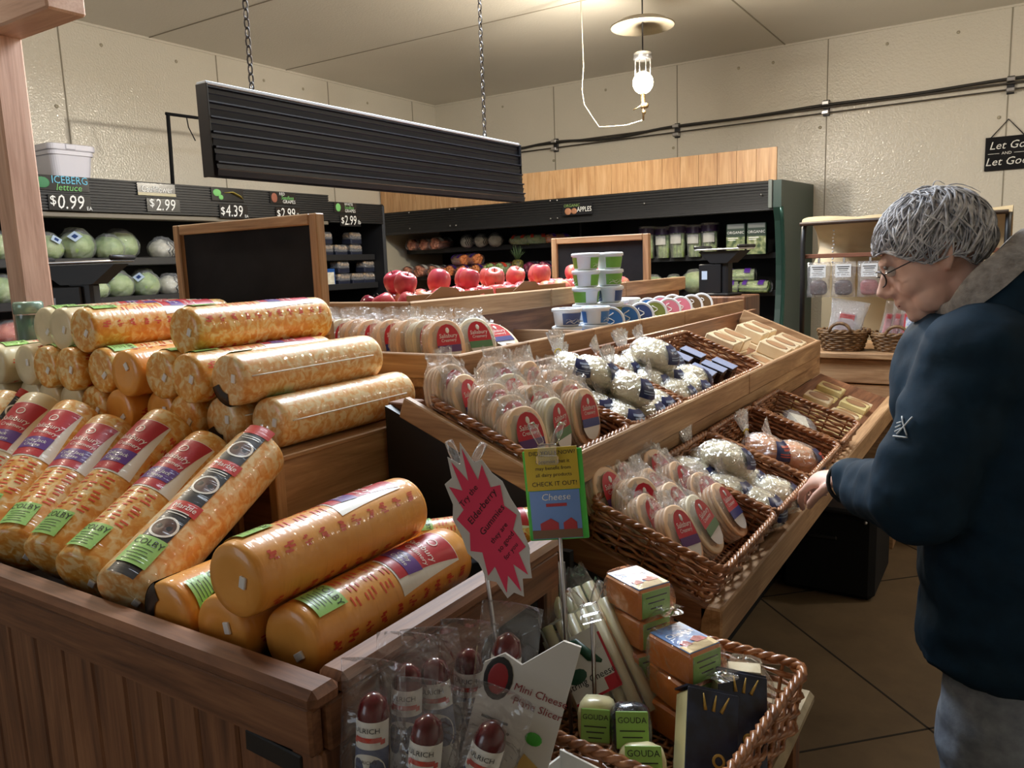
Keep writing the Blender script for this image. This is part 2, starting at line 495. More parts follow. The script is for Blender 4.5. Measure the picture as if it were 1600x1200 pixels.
# ---------------------------------------------------------------- conduits, brackets, cable on the back wall
DARKC = plain('dark_conduit', (0.09, 0.08, 0.07, 1), 0.5, 0.3)
for nm, z, r, lab in (('upper', 2.64, 0.008, 'upper of the two thin straight conduits along the back wall'), ('lower', 2.595, 0.006, 'lower of the two thin straight conduits along the back wall')):
    b = MB(); b.tube([(XL+0.05, YB-0.04, z), (1.6, YB-0.04, z+0.02)], r, 6)
    tag(b.build('conduit', DARKC), lab, 'conduit')
b = MB()
pp = []
for i in range(60):
    x = -4.9+i*0.11
    s_ = 0.5-0.5*math.cos(2*PI*((x+4.08) % 1.31)/1.31)
    pp.append((x, YB-0.05, 2.655-0.035*s_*(1 if x < -2.77 else 0.3)+0.03*max(0, (x+2.77)/2.6)))
b.tube(pp, 0.012, 6)
tag(b.build('cable', plain('black_cable', (0.03, 0.028, 0.026, 1), 0.5)), 'thick black sagging cable bundle strung across the back wall', 'cable')
for x, z, lab in ((-4.06, 2.625, 'dark conduit clamp furthest left, nearest the corner'), (-2.765, 2.62, 'dark conduit clamp just right of the lantern'), (-1.45, 2.65, 'dark conduit clamp above the right end of the back cooler'), (-0.135, 2.645, 'dark conduit clamp above the black hanging motto sign')):
    t = empty('conduit_clamp', (x, YB, z), lab, 'clamp', 'conduit clamps on the back wall')
    b = MB(); b.box((0, -0.012, 0), (0.05, 0.024, 0.13), 0.003); b.build('bracket', DKMETAL, t)
    for dz in (0.035, -0.04):
        b = MB(); b.box((0, -0.05, dz), (0.055, 0.055, 0.03), 0.004); b.build('strap', METAL, t)

# ---------------------------------------------------------------- motto sign
t = empty('wall_sign', (-0.137, YB-0.005, 2.15), 'black hanging motto sign in white script at the far right', 'sign')
b = MB(); b.box((0, -0.008, 0), (0.285, 0.014, 0.25), 0.002); b.build('board', CHALK, t)
b = MB(); b.tube([(-0.11, -0.008, 0.12), (0, -0.004, 0.25), (0.11, -0.008, 0.12)], 0.004, 6); b.build('hanging_cord', DKMETAL, t)
b = MB()
def onb(dx, dz): return lambda x, y: (x+dx, -0.0165, y+dz)
b.text('Let Go', 0.082, onb(0, 0.058), shear=0.25)
b.text('AND', 0.030, onb(0, 0.0))
b.text('Let God', 0.082, onb(0, -0.062), shear=0.25)
for s_ in (-1, 1): b.box((s_*0.085, -0.0165, 0.0), (0.075, 0.001, 0.003))
b.build('lettering', WHITEP, t)

# ---------------------------------------------------------------- hanging slatted valance on chains
SLAT = plain('black_vinyl_slat', (0.013, 0.018, 0.032, 1), 0.42, spec=0.5)
def slat_profile(h, n, depth):
    """(offset, z) going down an overlapping slat face"""
    o = []
    for i in range(n):
        z0 = -h*i/n; z1 = -h*(i+1)/n; k = h/n
        o += [(0.0, z0), (depth, z0-0.003), (depth, z0-0.007), (depth*.35, z0-0.010), (depth*.35, z0-k*.52), (depth*.75, z0-k*.55), (depth*.5, z0-k*.62), (depth*.15, z1)]
    return o
t = empty('slatted_sign_panel', (-2.045, 2.42, 2.0), 'black ribbed blank valance panel hanging on two chains', 'sign')
b = MB()
prof = slat_profile(0.262, 6, 0.016)
prof = [(q-0.034*z/0.262, z) for q, z in prof]
ra = [(q, -0.862, z) for q, z in prof]; rb = [(q, 0.862, z) for q, z in prof]
b.loft([ra, rb], closed=False, capa=False, capb=False, smooth=False)
b.box((-0.012, 0, -0.131), (0.018, 1.724, 0.262))
b.build('slat_face', SLAT, t)
b = MB(); b.box((-0.004, 0, 0.004), (0.045, 1.726, 0.010), 0.002); b.build('top_edge', plain('painted_lit_edge', srgb(205, 212, 220), 0.4), t)  # pale colour paints the overhead light catching the panel's top edge
for s_ in (-1, 1):
    b = MB(); b.box((0.0, s_*0.864, -0.131), (0.05, 0.006, 0.265), 0.001); b.build('end_cap', BLACK, t)
CH = plain('chain_steel', (0.10, 0.09, 0.085, 1), 0.4, 0.9)
for y, k in ((-0.68, 'near'), (0.60, 'far')):
    b = MB(); z = 0.02; i = 0
    while z < ZC-2.0:
        ring = []
        for q in range(10):
            a = 2*PI*q/10
            u = 0.0085*math.cos(a); w = 0.017*math.sin(a)
            ring.append((u if i % 2 == 0 else 0, y+(u if i % 2 else 0), z+w))
        b.tube(ring, 0.0028, 5, closed=True)
        z += 0.027; i += 1
    b.build('chain', CH, t)
    b = MB(); b.tube([(0, y, 0.005), (0, y, 0.025)], 0.004, 6); b.build('eyelet', METAL, t)

# ---------------------------------------------------------------- wooden post and beam at the left
PINKX = wood('pale_post_x', srgb(180, 140, 118), srgb(206, 166, 144), srgb(222, 188, 166), 0)
PINKZ = wood('pale_post_z', srgb(180, 140, 118), srgb(206, 166, 144), srgb(222, 188, 166), 2)
t = empty('wooden_post_frame', (-2.635, 1.3, 0), 'tall pale wooden post with crossbeam rising at the left edge', 'post')
b = MB(); b.box((0, 0, 1.09), (0.09, 0.09, 2.18), 0.006); b.build('post', PINKZ, t)
b = MB(); b.box((-0.05, 0.03, 0.75), (0.06, 0.10, 1.5), 0.005); b.build('lower_cladding', BROWNZ, t)
b = MB(); b.box((-0.10, -0.005, 2.225), (0.98, 0.11, 0.10), 0.006); b.build('beam', PINKX, t)
# ================================================================ open produce coolers
RIB = plain('black_ribbed_fascia', (0.013, 0.013, 0.014, 1), 0.5)
CREAMM = plain('cream_cooler_lining', srgb(206, 198, 178), 0.45)
GREENM = plain('dark_green_metal', (0.014, 0.045, 0.036, 1), 0.4, 0.0)
DARKIN = plain('cooler_interior', (0.012, 0.013, 0.016, 1), 0.55)
SHELFM = plain('black_shelf', (0.02, 0.02, 0.022, 1), 0.4)
def ribs(b, L, h, n, d=0.008):
    """ribbed face in the xz plane, x 0..L, z 0..-h, facing -y"""
    prof = []
    for i in range(n):
        z0 = -h*i/n; z1 = -h*(i+1)/n
        prof += [(0, z0), (-d, z0-0.002), (-d, z1+0.006), (0, z1+0.004)]
    b.loft([[(0, y, z) for y, z in prof], [(L, y, z) for y, z in prof]], closed=False, capa=False, capb=False, smooth=False)
# ---- back cooler (faces -y), x -5.58 .. -1.59, front y 6.2
x0, x1, yf = -5.58, -1.60, 6.2
t = empty('back_cooler', ((x0+x1)/2, yf, 0), 'long dark open produce cooler along the back wall under a pine board', 'cooler')
ox = x0-(x0+x1)/2; L = x1-x0
b = MB(); b.box((0, 1.06, 1.0), (L, 0.04, 2.0)); b.build('back_panel', DARKIN, t)
b = MB(); b.box((0, 0.56, 1.975), (L, 1.05, 0.04)); b.build('roof', DARKIN, t)
b = MB(); M = Matrix.Translation((ox, 0.02, 2.0)) @ Matrix.Rotation(R(4), 4, 'X'); 
tmp = MB(); ribs(tmp, L, 0.2, 9); b.add(tmp.v, tmp.f, M=M); b.box((0, 0.035, 1.90), (L, 0.02, 0.2)); f_ = b.build('fascia', RIB, t)
for x in (-1.55, -1.05, -0.98, 0.06, 0.13, 0.95, 1.9):
    for z in ((1.985, 1.83) if x < 0.9 else (1.9,)): b = MB(); b.ball((x, 0.0, z), 0.008, 8, 6); b.build('screw', METAL, f_)
b = MB(); b.box((0, 0.06, 1.79), (L, 0.10, 0.02), 0.003); b.build('fascia_lip', SHELFM, t)
b = MB(); b.box((ox+0.02, 0.6, 1.0), (0.03, 1.0, 1.6)); b.build('end_lining', CREAMM, t)
b = MB(); b.box((0, 0.45, 0.28), (L, 0.9, 0.56), 0.02); b.build('base', SHELFM, t)
b = MB(); b.box((0, 0.62, 0.60), (L, 0.9, 0.06)); b.build('deck', SHELFM, t)
for z, d, xa, xb in ((1.62, 0.62, -3.98, -3.45), (1.345, 0.70, -3.98, -3.45), (1.05, 0.75, -3.98, -3.45), (1.45, 0.66, -3.44, -1.62), (1.15, 0.72, -3.44, -1.62), (0.83, 0.78, -3.44, -1.62)):
    cx = (x0+x1)/2
    xa = x0+0.04 if xa < -3.9 else xa
    b = MB(); b.box(((xa+xb)/2-cx, 1.04-d/2, z-0.02), (xb-xa, d, 0.03), 0.004); b.box(((xa+xb)/2-cx, 1.04-d-0.004, z-0.008), (xb-xa, 0.012, 0.05), 0.003)
    b.build('shelf', SHELFM, t)
b = MB(); b.box((-3.445-(x0+x1)/2, 0.7, 1.2), (0.02, 0.6, 1.3)); b.build('divider', DARKIN, t)
# rounded green end panel
def endpoly():
    pts = [(0.0, 2.0), (1.09, 2.03), (1.09, 0.0), (-0.02, 0.0), (-0.02, 0.6), (0.02, 0.75)]
    for i in range(9):
        a = i/8; pts.append((0.05+0.10*math.sin(PI*a)*0.6, 0.8+a*0.9))
    pts.append((0.0, 1.8))
    return pts
b = MB(); ep = endpoly()
b.prism([(q[0], q[1]) for q in ep], -0.03, 0.03, M=Matrix.Translation((L/2+0.03, 0, 0)) @ Matrix(((0, 0, 1, 0), (1, 0, 0, 0), (0, 1, 0, 0), (0, 0, 0, 1))))
e_ = b.build('end_panel', GREENM, t)
b = MB(); b.tube([(L/2+0.06, q[0]-0.005, q[1]) for q in ep[4:]], 0.016, 6); b.build('edge_moulding', plain('green_moulding', (0.03, 0.08, 0.065, 1), 0.15, 0.5), e_)
b = MB(); b.box((L/2-0.02, 0.0, 1.90), (0.03, 0.03, 0.21), 0.004); b.build('corner_cap', plain('grey_cap', srgb(110, 118, 116), 0.4), t)
# ---- pine board standing on it
b = MB(); nb = 26; W = (x1-x0)/nb
for i in range(nb):
    b.box((x0+(i+0.5)*W, yf+0.1, 2.13), (W-0.002, 0.02, 0.245), 0.001)
tag(b.build('pine_backboard', PINEZ), 'golden pine plank board standing along the top of the back cooler', 'board')
# ---- fascia picture tag
t = empty('produce_sign', (-3.26, yf-0.005, 1.895), 'small painted organic apples sign on the back cooler fascia', 'sign')
b = MB(); b.box((0, 0, 0), (0.29, 0.006, 0.10), 0.002); b.build('card', CHALK, t)
b = MB(); b.ball((-0.09, -0.004, -0.015), (0.035, 0.004, 0.03), 10, 6); b.ball((-0.03, -0.004, -0.015), (0.03, 0.004, 0.026), 10, 6); b.build('painted_apple', plain('chalk_apple', srgb(170, 120, 90), 0.6), t)
b = MB(); b.text('ORGANIC', 0.035, lambda x, y: (x-0.05, -0.005, y+0.033)); b.build('small_lettering', plain('chalk_green', srgb(130, 160, 90), 0.6), t)
b = MB(); b.text('APPLES', 0.06, lambda x, y: (x*0.75+0.07, -0.005, y-0.005)); b.build('lettering', WHITEP, t)

# ---- left cooler (faces +x), front x -4.75, y 2.2 .. 5.95
XF = -4.75
def LC(x, y, z): return (x, y, z)
y0, y1, y2 = 0.2, 4.72, 5.36
t = empty('left_cooler', (XF, (y0+y2)/2, 0), 'dark open produce cooler with price cards along the left wall', 'cooler')
cy = (y0+y2)/2
b = MB(); b.box((-0.82, 0, 1.0), (0.04, y2-y0, 2.0)); b.build('back_panel', DARKIN, t)
b = MB(); b.box((-0.42, (y0+y1)/2-cy, 2.02), (0.82, y1-y0, 0.05)); b.build('roof', DARKIN, t)
tmp = MB(); ribs(tmp, y1-y0, 0.205, 12)
b = MB(); M = Matrix.Translation((0, y0-cy, 2.05)) @ Matrix.Rotation(PI/2, 4, 'Z'); b.add(tmp.v, tmp.f, M=M)
b.box((-0.012, (y0+y1)/2-cy, 1.948), (0.02, y1-y0, 0.2)); fa = b.build('fascia', RIB, t)
b = MB(); b.box((-0.06, (y0+y1)/2-cy, 1.83), (0.10, y1-y0, 0.03), 0.004); b.build('light_lip', plain('grey_lip', srgb(120, 112, 98), 0.5), t)
tmp = MB(); ribs(tmp, y2-y1, 0.17, 10)
b = MB(); M = Matrix.Translation((0, y1-cy, 2.0)) @ Matrix.Rotation(PI/2, 4, 'Z'); b.add(tmp.v, tmp.f, M=M)
b.box((-0.012, (y1+y2)/2-cy, 1.915), (0.02, y2-y1, 0.165)); b.box((-0.42, (y1+y2)/2-cy, 1.98), (0.82, y2-y1, 0.04)); b.build('far_fascia', RIB, t)
b = MB(); b.box((-0.42, y2-cy+0.02, 1.0), (0.86, 0.04, 2.01), 0.03); b.build('end_panel', BLACK, t)
b = MB(); b.box((-0.38, 0, 0.3), (0.78, y2-y0, 0.6), 0.02); b.build('base', SHELFM, t)
for z, d in ((1.56, 0.70), (1.315, 0.72), (1.07, 0.74)):
    b = MB(); b.box((-0.80+d/2, 0, z-0.02), (d, y2-y0-0.04, 0.03), 0.004); b.box((-0.80+d, 0, z-0.008), (0.012, y2-y0-0.04, 0.05), 0.003); b.build('shelf', SHELFM, t)
# bucket on top
t = empty('white_bucket', (-5.02, 2.755, 2.045), 'square white lidded plastic bucket on top of the left cooler', 'bucket')
def rsq(h, z, r=0.04, n=5):
    o = []
    for cx, cy_, a0 in ((1, 1, 0), (-1, 1, 90), (-1, -1, 180), (1, -1, 270)):
        for i in range(n+1):
            a = R(a0+90*i/n); o.append((cx*(h-r)+r*math.cos(a), cy_*(h-r)+r*math.sin(a), z))
    return o
BK = plain('bucket_plastic', srgb(214, 212, 222), 0.4)
b = MB(); b.loft([rsq(0.115, 0), rsq(0.13, 0.15), rsq(0.138, 0.15), rsq(0.138, 0.175), rsq(0.132, 0.176)], smooth=False); b.build('bucket_body', BK, t)
b = MB(); b.loft([rsq(0.145, 0.176), rsq(0.147, 0.182), rsq(0.147, 0.21), rsq(0.138, 0.214), rsq(0.134, 0.208)], smooth=False); b.box((0.146, -0.02, 0.195), (0.012, 0.06, 0.03), 0.003); b.build('lid', BK, t)
# pipe frame standing on the left cooler
b = MB(); b.tube([(-4.95, 3.46, 2.045), (-4.95, 3.47, 2.3), (-4.95, 3.475, 2.535)], 0.013, 8); b.tube([(-4.95, 3.46, 2.54), (-4.95, 4.6, 2.56)], 0.011, 8); b.tube([(-4.95, 3.62, 2.54), (-4.945, 3.625, 2.47), (-4.93, 3.66, 2.38)], 0.004, 6)
tag(b.build('pipe_frame', BLACKM), 'black pipe bracket rising from the top of the left cooler', 'pipe')
# ---- price cards on the left fascia
C_BL, C_GR, C_WH, C_YL, C_RD = plain('chalk_blue', srgb(110, 190, 220), .7), plain('chalk_light_green', srgb(120, 190, 110), .7), WHITEP, plain('chalk_yellow', srgb(196, 178, 84), .7), plain('chalk_brown', srgb(150, 90, 70), .7)
CARD = plain('black_card', (0.014, 0.014, 0.015, 1), 0.22)
def fmap(dy, dz, kx=1.0): return lambda x, y: (0.0055, x*kx+dy, y+dz)
def card(name, y, z, w, h, label, parts, group):
    t = empty(name, (XF+0.012, y, z), label, 'sign', group)
    t.rotation_euler = (0, 0, 0)
    b = MB(); b.box((0, 0, 0), (0.006, w, h), 0.001); b.build('card', CARD, t)
    for pn, m, fn in parts:
        b = MB(); fn(b); b.build(pn, m, t)
def T(s, size, dy, dz, kx=1.0, sh=0.0): return lambda b: b.text(s, size, fmap(dy, dz, kx), shear=sh)
def BL(dy, dz, ry, rz): return lambda b: b.ball((0.004, dy, dz), (0.003, ry, rz), 12, 6)
def both(*fs):
    def g(b):
        for f in fs: f(b)
    return g
cards = [
 (2.58, 2.005, .33, .085, 'ICEBERG', 'painted iceberg lettuce name card on the left cooler fascia', [('lettering', C_BL, T('ICEBERG', .062, .05, .018, .9)), ('lower_lettering', C_GR, T('lettuce', .055, .04, -.024, 1, .2)), ('painted_lettuce', plain('chalk_green_leaf', srgb(70, 130, 90), .7), BL(-.11, 0, .045, .032))]),
 (2.62, 1.895, .25, .09, '0.99', 'chalk price card reading 0.99 each under the iceberg card', [('lettering', C_WH, both(T('$', .075, -.10, .01), T('0.99', .115, .0, 0, .82, .15), T('EA', .03, .11, -.03)))]),
 (3.19, 2.005, .27, .075, 'Cauli', 'chalk cauliflower name card on the left cooler fascia', [('lettering', C_WH, T('Cauliflower', .058, 0, .0, .82, .1)), ('gold_strip', plain('reflecting_strip', srgb(150, 140, 100), .3), lambda b: b.box((.004, 0, -.032), (.003, .27, .018)))]),
 (3.23, 1.905, .24, .085, '2.99', 'chalk price card under the cauliflower card', [('lettering', C_WH, both(T('$', .07, -.085, .012), T('2.99', .105, .01, 0, .8, .15)))]),
 (3.74, 2.0, .27, .09, 'sq', 'painted card with a squash picture on the left cooler fascia', [('painted_squash', C_YL, lambda b: b.tube([(.005, -.03, .012), (.005, .03, .018), (.005, .09, -.005), (.005, .12, -.025)], [.012, .026, .024, .01], 8, flat=.15)), ('painted_leaf', C_GR, both(BL(-.09, .01, .035, .025), BL(-.06, -.02, .02, .018)))]),
 (3.78, 1.885, .24, .095, '4.39', 'chalk price card reading 4.39 each under the squash card', [('lettering', C_WH, both(T('$', .075, -.095, .0), T('4.39', .115, .0, 0, .75, .12), T('EA', .028, .105, -.03)))]),
 (4.24, 2.0, .25, .085, 'rg', 'painted red seedless grapes name card on the left cooler fascia', [('painted_grapes', C_RD, BL(-.085, 0, .03, .036)), ('lettering', C_WH, both(T('RED', .03, -.01, .03), T('GRAPES', .036, .055, -.026))), ('middle_lettering', C_GR, T('Seedless', .04, .04, .003, .9, .2))]),
 (4.28, 1.885, .24, .095, '2.99r', 'chalk price card for the red grapes, left of the chalkboard top', [('lettering', C_WH, both(T('$', .07, -.095, .0), T('2.99', .11, -.005, 0, .75, .12), T('lb', .05, .10, -.01)))]),
 (4.9, 1.955, .26, .085, 'wg', 'painted white seedless grapes name card at the far end of the left cooler', [('painted_grapes', C_GR, BL(-.085, 0, .03, .034)), ('lettering', C_WH, both(T('WHITE', .032, .035, .028), T('GRAPES', .036, .05, -.026))), ('middle_lettering', C_GR, T('Seedless', .036, .04, .002, .9, .2))]),
 (4.95, 1.85, .24, .09, '2.99w', 'chalk price card for the white grapes behind the chalkboard top', [('lettering', C_WH, both(T('$', .07, -.095, .0), T('2.99', .11, -.005, 0, .75, .12), T('lb', .05, .10, -.01)))]),
]
for y, z, w, h, k, lab, parts in cards:
    card('price_card' if k[0].isdigit() else 'name_card', y, z, w, h, lab, parts, 'price and name cards on the left cooler')
# ================================================================ tiered display island
YI0, YI1 = 1.30, 4.12
t = empty('display_island', (-1.4, 2.7, 0), 'long oak tiered market display with sloped basket shelves in the middle of the room', 'display stand')
def pt(name, mb, mat): return mb.build(name, mat, t, (1.4, -2.7, 0))   # children use world numbers
ISL = t
b = MB(); b.box((-1.52, 2.83, 0.47), (1.32, 2.58, 0.94)); b.box((-1.7, 2.83, 0.99), (1.04, 2.5, 0.1)); pt('core', b, BLACKM)
b = MB(); b.box((-1.7, 2.87, 1.145), (1.02, 2.49, 0.03), 0.003); pt('top_deck', b, WOODY)
b = MB(); b.box((-1.72, 2.87, 1.09), (0.94, 2.46, 0.10), 0.004); pt('deck_support', b, BROWNY)
# top tier rails: segments butt against each other
ys = [1.61, 1.955, 2.38, 2.78, 3.24, 4.1]
for i in range(5):
    b = MB(); z0 = 0.004*(i % 2)
    b.box((-1.21, (ys[i]+ys[i+1])/2, 1.19), (0.022, ys[i+1]-ys[i]-0.003, 0.066), 0.003); pt('tray_rail', b, WOODY)
b = MB(); b.box((-1.71, 1.621, 1.19), (0.976, 0.022, 0.066), 0.003); pt('tray_end_rail', b, WOODX)
for y in (1.955, 2.38, 2.78, 3.24, 3.66):
    b = MB(); b.box((-1.37, y, 1.195), (0.30, 0.012, 0.045), 0.002); pt('tray_divider', b, WOODX)
for a, c in ((1.96, 2.37), (2.39, 2.77)):
    b = MB(); b.box((-1.36, (a+c)/2, 1.163), (0.27, c-a-0.02, 0.004)); pt('tray_liner', b, plain('pale_liner', srgb(206, 212, 222), 0.35))
# raised ridge
b = MB(); b.box((-1.83, 2.95, 1.225), (0.60, 2.2, 0.13), 0.004); pt('ridge_core', b, BROWNY)
for a, c in ((1.79, 2.62), (2.624, 3.3), (3.304, 4.06)):
    b = MB(); b.box((-1.51, (a+c)/2, 1.317), (0.024, c-a, 0.066), 0.004); pt('ridge_rail', b, WOODY)
b = MB(); b.box((-1.82, 1.80, 1.317), (0.64, 0.022, 0.066), 0.003); pt('ridge_end_rail', b, WOODX)
b = MB(); b.box((-1.83, 2.95, 1.295), (0.62, 2.2, 0.012)); pt('ridge_deck', b, WOODY)
# middle tier
TAU, TAL = R(22.5), R(20)
def plank(p0, p1, w, h, mat, name):
    p0, p1 = Vector(p0), Vector(p1); d = p1-p0; L = d.length
    b = MB(); M = Matrix.Translation((p0+p1)/2) @ d.to_track_quat('X', 'Z').to_matrix().to_4x4()
    b.box((0, 0, 0), (L, w, h), 0.003, M=M); return pt(name, b, mat)
for a, c in ((1.29, 2.66), (2.664, 3.80)):
    b = MB(); b.box((-0.768, (a+c)/2, 1.018), (0.022, c-a, 0.072), 0.004); pt('shelf_rail', b, WOODY)
b = MB(); b.box((-0.785, 2.545, 0.965), (0.03, 2.5, 0.05), 0.003); pt('shelf_under_rail', b, WOODY)
plank((-0.78, 1.298, 1.014), (-1.12, 1.298, 1.150), 0.02, 0.048, WOODX, 'shelf_side_rail')
plank((-0.78, 3.79, 1.022), (-1.12, 3.79, 1.162), 0.02, 0.066, WOODX, 'shelf_side_rail')
plank((-0.775, 2.565, 0.965), (-1.10, 2.565, 1.092), 2.43, 0.012, BROWNY, 'shelf_board')
b = MB(); b.prism([(-1.185, .57), (-.785, .57), (-.785, .985), (-1.185, 1.145)], -1.335, -1.309, M=Matrix(((1, 0, 0, 0), (0, 0, -1, 0), (0, 1, 0, 0), (0, 0, 0, 1)))); pt('end_cladding', b, BLACK)
b = MB(); b.box((-1.165, 1.36, 1.10), (0.06, 0.06, 0.10), 0.003); b.box((-1.165, 1.36, 0.6), (0.06, 0.06, 1.0), 0.003); pt('corner_post', b, BROWNZ)
b = MB(); b.box((-1.145, 2.85, 1.13), (0.02, 2.5, 0.09)); pt('riser_board', b, BROWNY)
# lower tier
b = MB(); b.box((-0.475, 2.72, 0.735), (0.045, 2.60, 0.078), 0.004); pt('lower_rail', b, WOODY)
plank((-0.49, 2.72, 0.752), (-0.80, 2.72, 0.862), 2.58, 0.014, BROWNY, 'lower_board')
b = MB(); b.box((-0.81, 2.72, 0.92), (0.014, 2.6, 0.11)); pt('lower_riser', b, WOODY)
plank((-0.49, 1.43, 0.745), (-0.82, 1.43, 0.86), 0.02, 0.06, BROWNX, 'lower_side_rail')
for y in (1.5, 3.0, 3.95):
    plank((-0.50, y, 0.70), (-0.84, y, 0.42), 0.04, 0.05, BROWNX, 'bracket')

# ================================================================ front bin
t2 = empty('plank_bin', (-1.45, 0.9, 0), 'chest-high brown plank bin in the foreground holding the cheese logs', 'bin')
def pb(name, mb, mat): return mb.build(name, mat, t2, (1.45, -0.9, 0))
BX0, BX1, BYF, BYB, BZ = -2.45, -0.668, 0.583, 1.275, 0.962
def rail(p0, p1, name, mat, w=0.05, h=0.028):
    p0, p1 = Vector(p0), Vector(p1); d = p1-p0
    b = MB(); M = Matrix.Translation((p0+p1)/2) @ d.to_track_quat('X', 'Z').to_matrix().to_4x4()
    b.box((0, 0, 0), (d.length, w, h), 0.009, M=M); pb(name, b, mat)
rail((BX0, BYF+0.025, BZ-0.014), (BX1, BYF+0.025, BZ-0.014), 'front_rim', BROWNX)
rail((BX1-0.025, BYF+0.051, BZ-0.014), (BX1-0.025, 1.19, BZ-0.014), 'side_rim', BROWNY)
b = MB(); b.box(((BX0+BX1-0.02)/2, BYF+0.022, BZ-0.062), (BX1-BX0-0.02, 0.022, 0.066), 0.004); pb('front_fascia', b, BROWNX)
b = MB(); b.box((BX1-0.022, (BYF+0.033+1.19)/2, BZ-0.062), (0.022, 1.19-BYF-0.033, 0.066), 0.004); pb('side_fascia', b, BROWNY)
b = MB(); b.box(((BX0+BX1)/2-0.02, (BYF+BYB)/2+0.02, 0.893), (BX1-BX0-0.07, BYB-BYF-0.06, 0.014)); pb('bin_floor', b, plain('dark_bin_liner', (0.012, 0.014, 0.02, 1), 0.3))
b = MB(); x = BX0; i = 0
while x < BX1-0.09:
    w = 0.088
    b.box((x+w/2, BYF+0.048, 0.435), (w-0.003, 0.018, 0.87), 0.004); x += w
pb('front_planks', b, BROWNZ)
b = MB(); b.box((BX1-0.045, BYF+0.05, 0.435), (0.06, 0.05, 0.87), 0.004); pb('corner_post', b, BROWNZ)
b = MB(); b.box((BX1-0.04, 0.92, 0.71), (0.016, 0.56, 0.34)); pb('side_panel', b, BROWNY)
b = MB(); b.box((BX1-0.05, 0.92, 0.27), (0.012, 0.56, 0.54)); pb('side_lower_panel', b, BLACKM)
b = MB(); b.prism([(0.965, 0.835), (1.02, 0.895), (1.13, 0.895), (1.13, 0.3), (0.93, 0.3), (0.93, 0.77)], 0, 0.008, M=Matrix.Translation((BX1-0.031, 0, 0)) @ Matrix(((0, 0, 1, 0), (1, 0, 0, 0), (0, 1, 0, 0), (0, 0, 0, 1)))); pb('dark_opening_panel', b, BLACKM)  # black panel laid on the side, painting the shade of an open gap
b = MB(); b.box((BX1-0.035, 1.165, 0.45), (0.045, 0.05, 0.90), 0.004); pb('rear_post', b, BROWNZ)
b = MB(); b.box((-1.5, BYB, 0.7), (1.6, 0.015, 0.4)); pb('back_panel', b, BLACKM)
b = MB(); M = Matrix.Translation((-0.775, BYF+0.028, 0.842)) @ Matrix.Rotation(R(3), 4, 'Y'); b.box((0, 0, 0), (0.105, 0.012, 0.03), 0.002, M=M); pb('label_holder', b, BLACK)

# wooden crate standing in the bin
t3 = empty('wooden_crate', (-1.76, 1.21, 0.901), 'oak box crate inside the bin carrying the pile of cheese logs', 'crate')
def pc(name, mb, mat): return mb.build(name, mat, t3, (1.76, -1.21, -0.901))
b = MB(); b.box((-1.208, 1.255, 1.0), (0.012, 0.47, 0.178), 0.002); pc('side_panel', b, WOODY)
for y in (1.012, 1.498):
    b = MB(); b.box((-1.21, y, 0.998), (0.024, 0.024, 0.192), 0.002); pc('corner_post', b, WOODZ)
b = MB(); b.box((-1.76, 1.008, 0.998), (1.08, 0.012, 0.192), 0.002); pc('front_panel', b, BROWNX)
b = MB(); b.box((-1.78, 1.255, 1.089), (1.17, 0.51, 0.010), 0.002); pc('lid', b, WOODY)
for x in (-1.45, -1.32):
    b = MB(); b.box((x, 0.996, 0.99), (0.028, 0.012, 0.17), 0.002); pc('batten', b, WOODZ)

# ================================================================ chalkboards
def chalkboard(name, loc, w, h, label, tilt=0):
    t = empty(name, loc, label, 'chalkboard', rot=(R(-tilt), 0, 0))
    f = 0.030
    b = MB(); b.box((0, 0.006, h/2), (w-0.03, 0.008, h-0.03)); b.build('slate', CHALK, t)
    for s_ in (-1, 1):
        b = MB(); b.box((s_*(w/2-f/2), 0, h/2), (f, 0.032, h), 0.003); b.build('side_frame', WOODZ, t)
    b = MB(); b.box((0, 0, h-f/2), (w-2*f-.002, 0.032, f), 0.003); b.build('top_frame', WOODX, t)
    b = MB(); b.box((0, 0, f/2), (w-2*f-.002, 0.032, f), 0.003); b.build('bottom_frame', WOODX, t)
    return t
c1 = chalkboard('chalkboard', (-1.925, 1.565, 1.272), 0.632, 0.332, 'large blank oak-framed chalkboard standing behind the cheese log pile')
for s_ in (-1, 1):
    b = MB(); b.box((s_*0.296, 0.02, -0.05), (0.032, 0.02, 0.18), 0.003); b.build('foot_post', WOODZ, c1)
b = MB(); b.box((0, 0.022, -0.075), (0.555, 0.02, 0.03), 0.003); b.build('foot_rail', WOODX, c1)
c2 = chalkboard('chalkboard', (-1.775, 3.6, 1.302), 0.535, 0.268, 'smaller blank framed chalkboard standing behind the stacked tubs')

